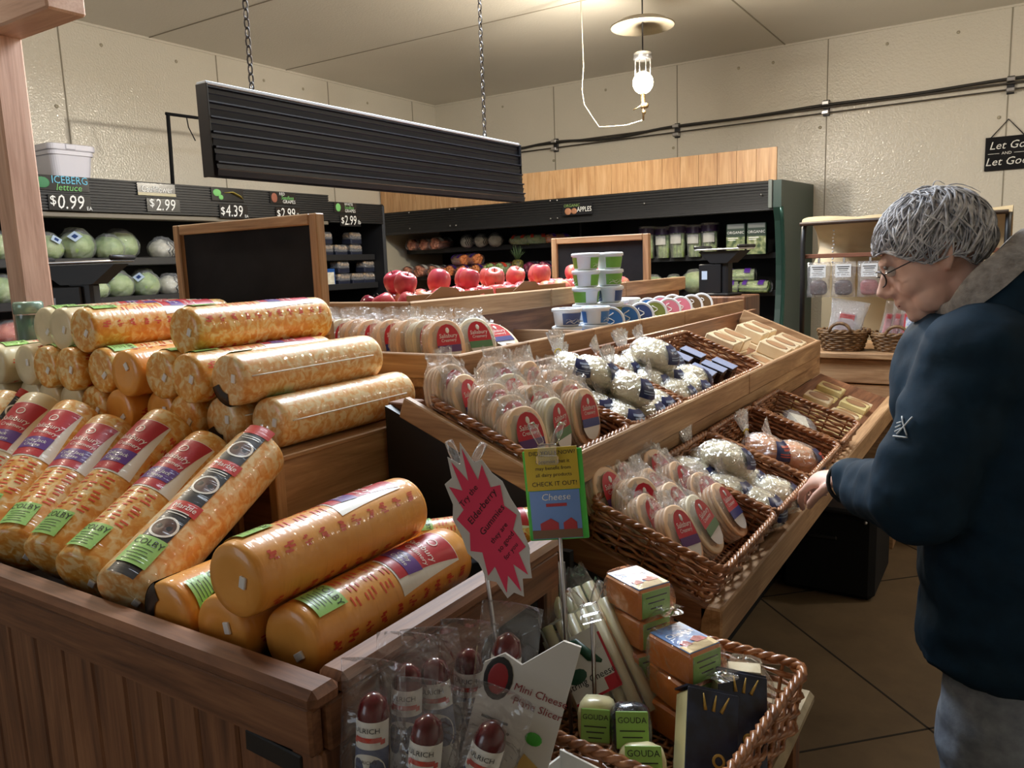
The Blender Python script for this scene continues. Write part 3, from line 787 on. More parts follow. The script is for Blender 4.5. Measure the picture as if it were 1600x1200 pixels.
# ================================================================ wicker baskets
WICK = noisy('glossy_brown_wicker', [(0.25, srgb(100, 58, 34)), (0.5, srgb(150, 96, 60)), (0.8, srgb(188, 132, 88))], 40, rough=0.32, coat=0.3)
WICKL = noisy('pale_cane', [(0.25, srgb(120, 80, 50)), (0.5, srgb(168, 118, 78)), (0.8, srgb(196, 148, 104))], 50, rough=0.4)
RATT = noisy('twisted_vine', [(0.25, srgb(70, 48, 30)), (0.5, srgb(118, 86, 54)), (0.8, srgb(160, 124, 84))], 60, rough=0.5)
def rrect(w, d, r, step):
    """closed rounded rectangle path: list of ((x,y),(nx,ny))"""
    out = []
    for cx, cy, a0 in ((1, 1, 0), (-1, 1, 90), (-1, -1, 180), (1, -1, 270)):
        for i in range(5):
            a = R(a0+90*i/4)
            out.append(((cx*(w/2-r)+r*math.cos(a), cy*(d/2-r)+r*math.sin(a)), (math.cos(a), math.sin(a))))
    res = []
    for i in range(len(out)):
        (p, n), (q, n2) = out[i], out[(i+1) % len(out)]
        L = math.hypot(q[0]-p[0], q[1]-p[1]); k = max(1, round(L/step))
        for j in range(k):
            f = j/k
            res.append(((p[0]+(q[0]-p[0])*f, p[1]+(q[1]-p[1])*f), (n[0]+(n2[0]-n[0])*f, n[1]+(n2[1]-n[1])*f)))
    return res
def basket_parts(w, d, h, flare=1.06, rows=7, pitch=0.03):
    """w along x, d along y"""
    wall = MB(); P = rrect(w, d, 0.025, 0.0125); N = len(P)
    per = N
    for r_ in range(rows):
        z = 0.006+(h-0.012)*r_/(rows-1); k = 1+(flare-1)*z/h
        path = []
        for i, (p, n) in enumerate(P):
            ns = round(N/5)*2
            a = 0.0042*math.cos(PI*ns*i/N+PI*(r_ % 2))
            path.append((p[0]*k+n[0]*a, p[1]*k+n[1]*a, z+0.0012*math.sin(i*1.7+r_)))
        wall.tube(path, [0.0048+0.0012*math.sin(i*0.9+r_*2.1) for i in range(N)], 4, closed=True)
    for i in range(0, N, 5):
        p, n = P[i]
        wall.tube([(p[0], p[1], 0), (p[0]*flare, p[1]*flare, h)], 0.0032, 4, caps=False)
    rim = MB()
    for ph in (0, PI):
        path = []
        M_ = N*2
        for i in range(M_):
            p, n = P[i//2]; p2, n2 = P[(i//2+1) % N]
            f = 0.5*(i % 2); q = (p[0]*(1-f)+p2[0]*f, p[1]*(1-f)+p2[1]*f)
            tw = 2*PI*round(N/3)*i/M_+ph
            path.append((q[0]*flare+n[0]*0.0035*math.cos(tw), q[1]*flare+n[1]*0.0035*math.cos(tw), h+0.002+0.0035*math.sin(tw)))
        rim.tube(path, 0.0058, 5, closed=True)
    fl = MB(); s_ = 0.016
    nx = int((w-0.01)/s_); ny = int((d-0.01)/s_)
    for i in range(nx+1):
        x = -w/2+0.005+(w-0.01)*i/nx
        fl.tube([(x, -d/2+d*j/(ny*2), 0.006+0.003*math.cos(PI*j/2+PI*(i % 2))) for j in range(ny*2+1)], 0.0045, 4, flat=0.5)
    for j in range(ny+1):
        y = -d/2+0.005+(d-0.01)*j/ny
        fl.tube([(-w/2, y, 0.006), (w/2, y, 0.006)], 0.0038, 4, flat=0.5)
    return wall, rim, fl
def basket(loc, rot, w, d, h, label, group, wm=WICK):
    t = empty('wicker_basket', loc, label, 'basket', group, rot)
    a, b, c = basket_parts(w, d, h)
    a.build('woven_wall', wm, t); b.build('braided_rim', wm, t); c.build('woven_floor', WICKL, t)
    return t
GB = 'shallow wicker baskets on the sloped shelves'
MIDP = (-0.947, 1.040)
MID = []
for (y0, y1, lab) in ((1.315, 1.715, 'wicker basket of half-moon cheese packs on the middle shelf, nearest the front'),
                      (1.735, 2.075, 'wicker basket full of white curd bags on the middle shelf, second from the front'),
                      (2.095, 2.88, 'wide wicker basket of curd bags and dark boxes on the middle shelf')):
    MID.append(basket((MIDP[0], (y0+y1)/2, MIDP[1]), (0, TAU, 0), 0.295, (y1-y0)*0.945, 0.075, lab, GB))
LOWP = (-0.627, 0.812)
for (y0, y1, lab) in ((1.435, 1.825, 'wicker basket of half-moon cheese packs at the front corner of the lower shelf'),
                      (1.835, 2.165, 'wicker basket of white curd bags on the lower shelf beside the reaching hand'),
                      (2.175, 2.60, 'nearly empty wicker basket with two orange curd bags on the lower shelf'),
                      (2.62, 2.965, 'wicker basket holding one white cheese wedge on the lower shelf')):
    basket((LOWP[0], (y0+y1)/2, LOWP[1]), (0, TAL, 0), 0.285, (y1-y0)*0.945, 0.09, lab, GB)
# ================================================================ cheese logs
def cheese_mat(name, stops, scale, ripple=0.8):
    m, nt, p, o = newmat(name)
    v = coords(nt)
    n = nd(nt, 'ShaderNodeTexNoise', i_Scale=scale, i_Detail=3.0, i_Distortion=0.8); lk(nt, v, n.inputs['Vector'])
    r = ramp(nt, stops); lk(nt, n.outputs[0], r.inputs[0]); lk(nt, r.outputs[0], p.inputs['Base Color'])
    p.inputs['Roughness'].default_value = 0.45
    p.inputs['Subsurface Weight'].default_value = 0.0
    p.inputs['Coat Weight'].default_value = 0.6; p.inputs['Coat Roughness'].default_value = 0.12
    film_bump(nt, p, ripple)
    return m
def film_bump(nt, p, ripple):
    tc = nt.nodes.new('ShaderNodeTexCoord')
    mp = nt.nodes.new('ShaderNodeMapping'); mp.inputs['Scale'].default_value = (7, 70, 7)
    oi = nt.nodes.new('ShaderNodeObjectInfo'); lk(nt, tc.outputs['Object'], mp.inputs[0])
    n2 = nd(nt, 'ShaderNodeTexNoise', i_Scale=1.0, i_Detail=2.0, i_Distortion=0.9); lk(nt, mp.outputs[0], n2.inputs['Vector'])
    b = nd(nt, 'ShaderNodeBump', i_Strength=ripple, i_Distance=0.006)
    lk(nt, n2.outputs[0], b.inputs['Height']); lk(nt, b.outputs[0], p.inputs['Coat Normal'])
CJ = cheese_mat('marbled_orange_cheese', [(0.38, srgb(220, 146, 48)), (0.5, srgb(230, 172, 84)), (0.60, srgb(238, 208, 148))], 58)
CO = cheese_mat('plain_orange_cheese', [(0.3, srgb(230, 154, 60)), (0.7, srgb(238, 168, 78))], 14)
CW = cheese_mat('ivory_cheese', [(0.3, srgb(222, 206, 164)), (0.7, srgb(232, 218, 182))], 14)
CP = cheese_mat('pale_marbled_cheese', [(0.38, srgb(224, 160, 84)), (0.5, srgb(234, 190, 128)), (0.60, srgb(240, 216, 168))], 58)
def print_mat(name, col, ripple=0.8):
    m, nt, p, o = newmat(name)
    p.inputs['Base Color'].default_value = col; p.inputs['Roughness'].default_value = 0.4
    p.inputs['Coat Weight'].default_value = 0.3; p.inputs['Coat Roughness'].default_value = 0.12
    film_bump(nt, p, ripple)
    return m
PR_RED = print_mat('red_label', srgb(186, 26, 44)); PR_PUR = print_mat('purple_label', srgb(88, 44, 130)); PR_GRN = print_mat('green_price_label', srgb(156, 206, 112))
PR_BLK = print_mat('black_label', srgb(22, 20, 22)); PR_WHT = print_mat('white_label', srgb(240, 236, 226)); PR_ORG = print_mat('orange_red_print', srgb(222, 74, 40)); PR_MARK = print_mat('red_cluster_print', srgb(206, 70, 44))
PR_DKRED = print_mat('dark_red_label', srgb(198, 52, 44)); PR_INK = print_mat('dark_ink', srgb(36, 44, 30)); PR_GREY = print_mat('grey_print', srgb(150, 146, 140)); PR_BRN = print_mat('brown_disc', srgb(92, 66, 56))
SILV = plain('metal_clip', (0.7, 0.7, 0.72, 1), 0.3, 0.8)
LR, LL = 0.0555, 0.362
def logprof(L, r):
    return [(0.0, 0.004), (r*0.55, 0.001), (r*0.90, 0.002), (r*0.965, 0.006), (r*0.99, 0.014), (r, 0.028), (r*1.008, L*0.3), (r*1.005, L*0.7), (r, L-0.028), (r*0.99, L-0.012), (r*0.955, L-0.005), (r*0.86, L-0.001), (r*0.5, L), (0, L-0.003)]
def patch(b, r, a0, a1, y0, y1, mi=0, edge=None, na=10, ny=6):
    """curved sheet on the log: angle from top (deg, + towards +x), y range"""
    def fn(u, w):
        y = y0+(y1-y0)*w
        A0, A1 = (a0, a1) if edge is None else edge(w)
        a = R(A0+(A1-A0)*u)
        return (r*math.sin(a), y, r*math.cos(a))
    b.grid(fn, na, ny, mi)
def logtext(b, s, size, r, a_c, y_c, mi=0, shear=0.1, rot=0):
    ca, sa = math.cos(rot), math.sin(rot)
    def fn(x, y):
        X = x*ca-y*sa; Y = x*sa+y*ca
        a = R(a_c)+X/r
        return (r*math.sin(a), y_c+Y, r*math.cos(a))
    b.text(s, size, fn, mi, shear)
_lm = {}
def logmesh(kind, L):
    key = (kind, L)
    if key in _lm: return _lm[key]
    r = LR
    out = []
    cm = {'jack': CJ, 'plain': CO, 'white': CW, 'strip': CP, 'seam': CP, 'tab': CO}[kind]
    b = MB()
    b.lathe([(q, z) for q, z in logprof(L, r)], 36, capb=False, capt=False, M=Matrix(((1, 0, 0, 0), (0, 0, 1, 0), (0, 1, 0, 0), (0, 0, 0, 1))))
    if kind in ('jack', 'plain', 'white'):
        random.seed(hash(kind) % 97 if False else 3)
        for a_c in (-64, 66, 140, -140):
            k = 0
            y = 0.035
            while y < L-0.03:
                for q in range(5):
                    da = (q-2)*3.4+rnd(-1, 1); dy = rnd(-0.006, 0.006)
                    w = rnd(2.0, 4.2); hh = rnd(0.003, 0.0065)
                    patch(b, r*1.010+0.0005, a_c+da-w/2, a_c+da+w/2, y+dy-hh, y+dy+hh, 1, None, 1, 1)
                y += 0.0335
    out.append(('body', b, [cm, PR_MARK]))
    if kind in ('jack', 'plain', 'white'):
        b = MB(); patch(b, r*1.009+0.0006, -38, 46, L*0.49, L*0.885, 0, lambda w: (-36, 44+8*(1-w)**2)); out.append(('label_edge', b, [PR_WHT]))
        b = MB(); patch(b, r*1.009+0.0011, -40, 34, L*0.50, L*0.88, 0, lambda w: (-40, 24+16*w*w)); out.append(('main_label', b, [PR_RED]))
        b = MB(); patch(b, r*1.009+0.0016, -40, 26, L*0.555, L*0.645, 0, lambda w: (-40, 25+3*w)); out.append(('flavour_band', b, [PR_PUR]))
        b = MB()
        logtext(b, 'Salisbury', 0.0185, r*1.009+0.0021, -6, L*0.735, rot=-0.10); logtext(b, 'Creamery', 0.0135, r*1.009+0.0021, -2, L*0.685, rot=-0.10)
        logtext(b, 'Colby Jack' if kind == 'jack' else ('Colby' if kind == 'plain' else 'Jack'), 0.012, r*1.009+0.0021, -8, L*0.612, rot=-0.06); logtext(b, 'Cheese', 0.012, r*1.009+0.0021, -8, L*0.580, rot=-0.06)
        def ring(u, w):
            a = 2*PI*u; q = 0.0075+0.002*w
            an = R(-6)+q*math.cos(a)/r; return ((r*1.009+0.0021)*math.sin(an), L*0.805+q*math.sin(a), (r*1.009+0.0021)*math.cos(an))
        b.grid(ring, 14, 1)
        out.append(('label_lettering', b, [PR_WHT]))
        b = MB()
        for i in range(11):
            y = L*0.475-i*L*0.0245
            for c0, c1 in ((-36, -14), (-10, 8), (12, 34)):
                if (i*5+int(c0)) % 4 == 0: continue
                patch(b, r*1.009+0.0006, c0+(i*7 % 5), c1-(i*11 % 8), y-0.0015, y+0.0015, 0, None, 4, 1)
        out.append(('small_print', b, [PR_ORG]))
    if kind == 'strip':
        b = MB(); patch(b, r*1.009+0.0008, -24, 24, 0.0, L*0.99, 0, None, 8, 20); out.append(('black_band', b, [PR_BLK]))
        for y in (L*0.40, L*0.70, L*0.985):
            b = MB(); patch(b, r*1.009+0.0013, -26, 30, y-0.013, y+0.013, 0, None, 8, 2); out.append(('red_tag', b, [PR_DKRED]))
        for y in (L*0.27, L*0.555, L*0.83):
            b = MB()
            def ring(u, w, y=y):
                a = 2*PI*u; q = 0.019+0.004*w
                an = q*math.cos(a)/r; return ((r*1.009+0.0014)*math.sin(an), y+q*math.sin(a), (r*1.009+0.0014)*math.cos(an))
            b.grid(ring, 22, 1)
            for y2 in (y+L*.10, y+L*.085): patch(b, r*1.009+0.0014, -18, 18, y2-0.001, y2+0.001, 0, None, 6, 1)
            out.append(('band_ring', b, [PR_WHT]))
        for y in (.40, .70):
            b = MB(); logtext(b, 'Marble', 0.016, r*1.009+0.0020, 2, L*y); out.append(('tag_lettering', b, [PR_WHT]))
        b = MB()
        for y in (L*0.27, L*0.555, L*0.83):
            def disc(u, w, y=y):
                a = 2*PI*u; q = 0.0185*w
                an = q*math.cos(a)/r; return ((r*1.009+0.0013)*math.sin(an), y+q*math.sin(a), (r*1.009+0.0013)*math.cos(an))
            b = MB(); b.grid(disc, 16, 1); out.append(('band_disc', b, [PR_BRN]))
    if kind in ('seam', 'tab'):
        b = MB(); a = R(100 if kind == 'seam' else 150); b.tube([(LR*1.012*math.sin(a), 0.02+0.37*i/12, LR*1.012*math.cos(a)) for i in range(13)], 0.0018, 5); out.append(('film_seam', b, [PR_WHT]))
        b = MB(); patch(b, r*1.009+0.0008, -158, -88, 0.004, 0.055, 0, None, 8, 2); b.grid(lambda u, w: (r*(.5+.5*w)*math.sin(R(-158+70*u)), -.0006+.0046*w**3, r*(.5+.5*w)*math.cos(R(-158+70*u))), 8, 4); out.append(('black_band', b, [PR_BLK]))
    # green price label
    b = MB(); a_ = -10 if kind != 'strip' else 0
    patch(b, r*1.009+0.0022, a_-27, a_+27, L*0.055, L*0.205, 0); out.append(('price_label', b, [PR_GRN]))
    b = MB(); s = {'jack': 'COLBY', 'plain': 'COLBY', 'white': 'JACK', 'strip': 'COLBY', 'seam': 'COLBY', 'tab': 'COLBY'}[kind]
    logtext(b, s, 0.017, r*1.009+0.0028, a_, L*0.172, shear=0)
    for i in range(5): patch(b, r*1.009+0.0028, a_-20+(i % 2)*5, a_+18-(i*5 % 9), L*(0.138-i*0.016)-0.0006, L*(0.138-i*0.016)+0.0006, 0, None, 4, 1)
    out.append(('price_lettering', b, [PR_INK]))
    # metal clip and crimped tail on the ends
    b = MB(); b.box((0.020, -0.0005, 0.008), (0.012, 0.004, 0.018), 0.001, M=Matrix.Rotation(0.5, 4, 'Y')); out.append(('end_clip', b, [WHITE]))
    res = [(n, mb.mesh(n, ms)) for n, mb, ms in out]
    _lm[key] = res
    return res
def add_log(kind, p, q, roll, label, group, L=LL, sc=1.0, tail=False):
    """front-end centre p, direction towards q"""
    p, q = Vector(p), Vector(q); y = (q-p).normalized()
    z = Vector((0, 0, 1)); z = (z-y*z.dot(y)).normalized(); x = y.cross(z)
    M = Matrix((x, y, z)).transposed().to_4x4() @ Matrix.Rotation(R(roll), 4, 'Y')
    o = empty('cheese_log', p, label, 'cheese', group)
    o.rotation_euler = M.to_euler(); o.scale = (sc, sc, sc)
    for n, me in logmesh(kind, L): mkobj(n, me, o)
    if tail:
        b = MB()
        for k in range(7):
            a = k*0.9; b.tube([(0.0, L-0.002, 0.03), (0.012*math.cos(a), L+0.010, 0.03+0.012*math.sin(a)), (0.018*math.cos(a+.5), L+0.018+0.004*(k % 3), 0.03+0.018*math.sin(a+.5))], [0.002, 0.004, 0.0025], 5)
        b.build('twisted_film_tail', FILM_T, o)
    return o
FZ = 0.9005+LR*0.985      # centre height of a log lying on the bin floor
GL, GP, GF = 'cheese logs leaning on the crate', 'cheese logs piled on the crate', 'cheese logs lying in the bin'
# flat in the bin, right part
add_log('plain', (-0.800, 0.668, FZ), (-0.808, 1.08, FZ), 28, 'orange cheese log lying lowest at the right front corner of the bin', GF, L=.375, sc=.965)
add_log('plain', (-0.916, 0.645, FZ), (-0.924, 1.05, FZ), -40, 'orange cheese log under the front pair, only its round end showing', GF, L=.375, sc=.965)
add_log('tab', (-1.032, 0.640, FZ), (-1.042, 1.0, FZ), 60, 'orange cheese log with a black corner tab beside the black-banded log', GF, L=.375, sc=.965)
add_log('plain', (-0.862, 0.634, FZ+0.090), (-0.870, 1.04, FZ+0.090), -14, 'orange cheese log lying on top of the lower logs at front right', GF, L=.375, sc=.965)
add_log('jack', (-0.915, 1.035, FZ), (-0.74, 1.235, FZ), 24, 'short cheese log half hidden behind the pink starburst sign', GF, L=0.362, sc=0.72)
# leaning against the crate
for kind, xb, xt, yb, zb, yt, zt, roll, L, lab, tail in (
    ('strip', -1.150, -1.225, .648, .958, .955, 1.085, 18, .392, 'pale cheese log with a black band and red tags leaning on the crate', True),
    ('jack', -1.285, -1.352, .655, .960, .958, 1.088, 14, LL, 'marbled cheese log leaning just left of the black-banded log', False),
    ('jack', -1.402, -1.472, .665, .962, .972, 1.14, 12, LL, 'marbled cheese log leaning third from the right of the row', False),
    ('jack', -1.520, -1.665, .665, .960, .958, 1.115, 14, LL, 'marbled cheese log leaning fourth from the right, bottom end at the photo edge', False),
    ('jack', -1.650, -1.790, .665, .962, .975, 1.16, 12, LL, 'marbled cheese log leaning between the ivory log and the fourth log', False),
    ('white', -1.775, -1.925, .665, .960, .985, 1.190, 16, LL, 'ivory cheese log with red label leaning near the left edge', False),
    ('strip', -1.895, -2.06, .665, .960, .985, 1.19, 60, LL, 'ivory cheese log with black cap leaning furthest left', False)):
    add_log(kind, (xb, yb, zb), (xt, yt, zt), roll, lab, GL, L=L, tail=tail)
# pile on the crate
D = 0.1125; PS = .955; Z1 = 1.0945+LR*1.012*PS; DZ = math.sqrt((2*LR*1.012*PS)**2-(D/2)**2)+0.0005
kinds1 = ['seam', 'seam', 'jack', 'plain', 'plain', 'jack', 'white', 'white', 'white', 'white']
names1 = ['pale marbled log lying lowest at the right edge of the crate', 'marbled log with a black tab second in the bottom row of the pile', 'marbled log third from the right in the bottom row of the pile', 'orange log fourth from the right in the bottom row of the pile', 'orange log fifth from the right in the bottom row of the pile', 'marbled log sixth from the right in the bottom row of the pile', 'ivory log seventh from the right in the bottom row of the pile', 'ivory log eighth from the right in the bottom row of the pile', 'ivory log ninth from the right in the bottom row of the pile', 'ivory log furthest left in the bottom row of the pile']
y1 = [1.045, 1.02, 1.01, 1.03, 1.0, 1.005, 1.015, 1.02, 1.03, 1.0]
X1 = -1.262
for i in range(10):
    add_log(kinds1[i], (X1-D*i, y1[i], Z1), (X1-D*i-0.004, y1[i]+.4, Z1), [-18, -25, 10, -30, 25, 5, -10, 20, 0, 12][i], names1[i], GP, L=.432 if i == 0 else .41, sc=PS, tail=(i == 0))
kinds2 = ['seam', 'jack', 'jack', 'plain', 'jack', 'jack', 'jack', 'white', 'white']
names2 = ['long pale marbled log with a white film seam in the middle row of the pile', 'marbled log second from the right in the middle row of the pile', 'marbled log third from the right in the middle row of the pile', 'orange log fourth from the right in the middle row of the pile', 'marbled log fifth from the right in the middle row of the pile', 'marbled log sixth from the right in the middle row of the pile', 'marbled log seventh from the right in the middle row of the pile', 'ivory log eighth from the right in the middle row of the pile', 'ivory log at the left end of the middle row of the pile']
y2 = [1.0, .985, 1.0, .99, 1.0, .985, .99, 1.0, .98]
for i in range(9):
    x = X1-D*(i+.5)
    add_log(kinds2[i], (x, y2[i], Z1+DZ), (x-0.004, y2[i]+.4, Z1+DZ), [-20, -6, 4, -60, 20, -8, 10, -30, 15][i], names2[i], GP, L=.432 if i == 0 else .41, sc=PS)
for k, i, yy, roll, lab in (('jack', 1.0, 1.03, -4, 'marbled log lying alone on top of the pile before the chalkboard'), ('jack', 4.0, 1.0, 10, 'marbled log on the top row of the pile, left of the single top log'), ('white', 5.0, 1.01, -5, 'ivory log on the top row of the pile beside the marbled one'), ('white', 6.0, 1.03, 20, 'ivory log with a dark cap at the left end of the top row')):
    x = X1-D*(i+1)
    add_log(k, (x, yy, Z1+2*DZ), (x-0.004, yy+.4, Z1+2*DZ), roll, lab, GP, L=.41, sc=PS)
# ================================================================ wrapped cheese packs, curd bags
LAB_RED = plain('red_oval_label', srgb(196, 30, 46), 0.35); LAB_PUR = plain('purple_band', srgb(92, 50, 110), 0.35); LAB_GRN = plain('green_band', srgb(84, 128, 84), 0.35); LAB_BLU = plain('blue_band', srgb(48, 58, 130), 0.35); LAB_WHT = plain('white_label_foot', srgb(232, 232, 230), 0.4)
NAVY = plain('navy_label', srgb(44, 52, 96), 0.3); NAVYD = plain('pale_label_print', srgb(150, 168, 200), 0.35); REDP = plain('red_label_print', srgb(206, 70, 50), 0.35)
PEACH = noisy('peach_sliced_cheese', [(0.3, srgb(236, 190, 148)), (0.7, srgb(244, 212, 178))], 18, rough=0.5)
CREAM = noisy('cream_sliced_cheese', [(0.3, srgb(232, 216, 182)), (0.7, srgb(242, 230, 204))], 18, rough=0.5)
CURD = noisy('white_curds', [(0.3, srgb(232, 220, 178)), (0.7, srgb(248, 240, 210))], 30, rough=0.5)
CURDO = noisy('orange_curds', [(0.3, srgb(222, 140, 80)), (0.7, srgb(240, 174, 118))], 30, rough=0.5)
def oval(w, h, z0, x, n=28, p=2.3):
    o = []
    for k in range(n):
        a = 2*PI*k/n
        c, s_ = math.cos(a), math.sin(a)
        o.append((x, w/2*math.copysign(abs(c)**(2/p), c), z0+h/2+h/2*math.copysign(abs(s_)**(2/p), s_)))
    return o
def pack_meshes(cheese, band, seed, w=0.116, h=0.138, th=0.040):
    random.seed(seed)
    out = []
    b = MB()
    nsl = 4
    for k in range(nsl):
        x0 = -th/2+th*k/nsl; x1 = x0+th/nsl-0.0008; dy = rnd(-.002, .002)
        rings = [[(x, y+dy, z) for x, y, z in oval(w*s_, h*s_, h*(1-s_)/2, xx)] for xx, s_ in ((x0, .95), (x0+.0015, 1), (x1-.0015, 1), (x1, .95))]
        b.loft(rings)
    out.append(('cheese_slices', b, [cheese]))
    xf = th/2+0.0072
    b = MB()
    def el(b, s_, zlo, zhi, dx, mi=0):
        """part of an oval face between two heights (fractions)"""
        N = 16; L_ = []; R_ = []
        for k in range(N+1):
            f = zlo+(zhi-zlo)*k/N; v = 2*f-1
            half = w/2*.66*math.sqrt(max(0, 1-abs(v)**2.3))
            z = h*.5+h*.5*s_*v
            L_.append((xf+dx, -half, z)); R_.append((xf+dx, half, z))
        b.grid(lambda u, t_: [L_, R_][int(u > .5)][round(t_*N)], 1, N, mi, smooth=False)
    el(b, .80, .0, 1.0, 0); out.append(('label_foot', b, [LAB_WHT]))
    b = MB(); el(b, .80, .42, 1.0, .0006); out.append(('oval_label', b, [LAB_RED]))
    b = MB(); b.box((xf+.0011, 0, h*.405), (.001, w*.64, h*.14)); out.append(('flavour_band', b, [band]))
    b = MB(); b.text('Salisbury', .0165, lambda x, y: (xf+.0014, x, h*.66+y), shear=.1); b.text('Creamery', .012, lambda x, y: (xf+.0014, x, h*.57+y), shear=.1)
    b.ball((xf+.001, 0, h*.77), (.0012, .006, .008), 8, 6); out.append(('label_lettering', b, [WHITEP]))
    # crinkled clear bag
    b = MB(); rings = []
    prof = [(-.001, .35, .5), (.004, .72, .86), (h*.25, 1.0, 1.05), (h*.5, 1.08, 1.12), (h*.75, 1.04, 1.08), (h*.95, .80, .92), (h*1.05, .50, .80), (h*1.10, .26, .74), (h*1.16, .14, .78), (h*1.24, .08, .84)]
    for i, (z, tx, wy) in enumerate(prof):
        ring = []
        for k in range(30):
            a = 2*PI*k/30; c, s_ = math.cos(a), math.sin(a)
            j = 1+.06*math.sin(k*2.3+i*1.9+seed)+rnd(-.06, .06)
            ring.append(((th/2+.0028)*tx*math.copysign(abs(c)**.7, c)*j+(.004*math.sin(k+seed) if i > 6 else 0), w/2*wy*math.copysign(abs(s_)**.8, s_)*j, z+(rnd(-.008, .008) if i == len(prof)-1 else 0)))
        rings.append(ring)
    b.loft(rings, capa=True, capb=False, smooth=False); out.append(('clear_bag', b, [FILM]))
    return [(n, mb.mesh(n, ms)) for n, mb, ms in out]
PACKV = [pack_meshes(PEACH, LAB_PUR, 11), pack_meshes(CREAM, LAB_GRN, 12), pack_meshes(PEACH, LAB_BLU, 13), pack_meshes(CREAM, LAB_PUR, 14)]
def place(name, meshes, M, label, cat, group):
    o = empty(name, (0, 0, 0), label, cat, group)
    o.matrix_world = M
    for n, me in meshes: mkobj(n, me, o)
    return o
def lumps(seed, n, r):
    random.seed(seed)
    pts = []
    while len(pts) < n:
        v = Vector((rnd(-1, 1), rnd(-1, 1), rnd(-1, 1)))
        if .3 < v.length < 1: pts.append((v.normalized(), rnd(.7, 1.1)))
    return pts
def curd_meshes(curd, seed, lab2, a=.068, bb=.056, c=.042, knot=True):
    P = lumps(seed, 46, 1)
    def fn(v):
        d = max((v.dot(p)-(1-.055*q))/(.055*q) for p, q in P)
        return .94+.10*math.sqrt(max(0, min(1, d)))
    out = []
    b = MB(); b.ball((0, 0, c*.96), (a, bb, c), 40, 24, fn=fn); out.append(('curds', b, [curd]))
    def lab(b, u0, u1, v0, v1, e, mi=0):
        def f(u, w):
            az = R(u0+(u1-u0)*u); el_ = R(v0+(v1-v0)*w)
            return ((a*1.07+e)*math.cos(el_)*math.cos(az), (bb*1.07+e)*math.cos(el_)*math.sin(az), c*.96+(c*1.07+e)*math.sin(el_))
        b.grid(f, 10, 8, mi)
    b = MB(); lab(b, -44, 44, 4, 66, .0035); out.append(('navy_label', b, [NAVY]))
    b = MB(); lab(b, -26, 26, 46, 53, .0045); lab(b, -20, 22, 37, 43, .0045); lab(b, -34, 8, 18, 21, .0045); lab(b, -34, 24, 25, 28, .0045); out.append(('label_print', b, [NAVYD if lab2 == 0 else REDP]))
    b = MB(); rings = []
    random.seed(seed+5)
    for i in range(15):
        t_ = i/14; th_ = -PI/2+PI*t_
        ring = []
        for k in range(28):
            az = 2*PI*k/28; j = 1.085+.03*math.sin(k*3.1+i*2.3+seed)+rnd(-.03, .03)
            x = -math.sin(th_)     # along -x to +x reversed, opening at -x
            rr = math.cos(th_)
            ring.append((-a*j*math.sin(th_), bb*j*rr*math.cos(az), max(0.0, c*.96+c*j*rr*math.sin(az))))
        rings.append(ring)
    b.loft(rings, capa=True, capb=True, smooth=False); out.append(('clear_bag', b, [FILM]))
    if knot:
        b = MB(); rings = []
        for i, (s_, rr) in enumerate(((0, .012), (.014, .008), (.026, .016), (.045, .024), (.064, .028))):
            ring = []
            for k in range(22):
                az = 2*PI*k/22; j = 1+.28*math.sin(k*PI+i)*(i/4)+rnd(-.08, .08)
                ring.append((-a*1.0-s_*.75, rr*j*math.cos(az)*1.2, c*1.15+s_*.85+rr*j*math.sin(az)*.55))
            rings.append(ring)
        b.loft(rings, capa=True, capb=False); out.append(('gathered_top', b, [FILM_T]))
        b = MB(); b.tube([(-a*1.0-.012+.0*k, .011*math.cos(2*PI*k/8), c*1.15+.012+.009*math.sin(2*PI*k/8)) for k in range(8)], .0022, 5, closed=True); out.append(('tie', b, [plain('yellow_tie', srgb(226, 200, 70), .5)]))
    return [(n, mb.mesh(n, ms)) for n, mb, ms in out]
CURDV = [curd_meshes(CURD, 21, 0), curd_meshes(CURD, 22, 0), curd_meshes(CURD, 23, 0, knot=False), curd_meshes(CURD, 24, 0, .062, .05, .04)]
CURDOV = [curd_meshes(CURDO, 31, 1), curd_meshes(CURDO, 32, 1)]
def tier(P, tau):
    def f(u, y, w, rz=0, ry=0, rx=0, sc=1.0):
        """u towards the aisle along the slope, w off the slope"""
        c, s_ = math.cos(tau), math.sin(tau)
        loc = Vector((P[0]+u*c+w*s_, y, P[1]-u*s_+w*c))
        M = Matrix.Translation(loc) @ Matrix.Rotation(tau, 4, 'Y') @ Matrix.Rotation(R(rz), 4, 'Z') @ Matrix.Rotation(R(ry), 4, 'Y') @ Matrix.Rotation(R(rx), 4, 'X')
        return M @ Matrix.Scale(sc, 4)
    return f
MIDF, LOWF = tier(MIDP, TAU), tier(LOWP, TAL)
random.seed(5)
def packrow(F, y, us, group, lab, variants, lean=-24, w=0.014, dy=0.0, rz=-8):
    n = len(us)
    for i, u in enumerate(us):
        nm = 'frontmost' if i == n-1 else ('rearmost' if i == 0 else ORD[n-1-i]+' from the front')
        place('cheese_pack', PACKV[variants[i % len(variants)]], F(u, y+dy*i+rnd(-.009, .009), w, rz+rnd(-13, 13), lean+rnd(-6, 6), rnd(-6, 6)), 'half-moon cheese pack, %s %s' % (nm, lab), 'cheese', group)
g = 'cheese packs in the front middle-shelf basket'
packrow(MIDF, 1.385, [-.115, -.062, -.008, .046, .098], g, 'in left row, front middle basket', [0, 2, 0, 2, 0], lean=-36)
packrow(MIDF, 1.505, [-.085, -.025, .035, .098], g, 'in centre row, front middle basket', [0, 3, 0, 1], lean=-34)
packrow(MIDF, 1.635, [-.06, .0, .05, .10], g, 'in right row, front middle basket', [2, 0, 2, 2], lean=-32)
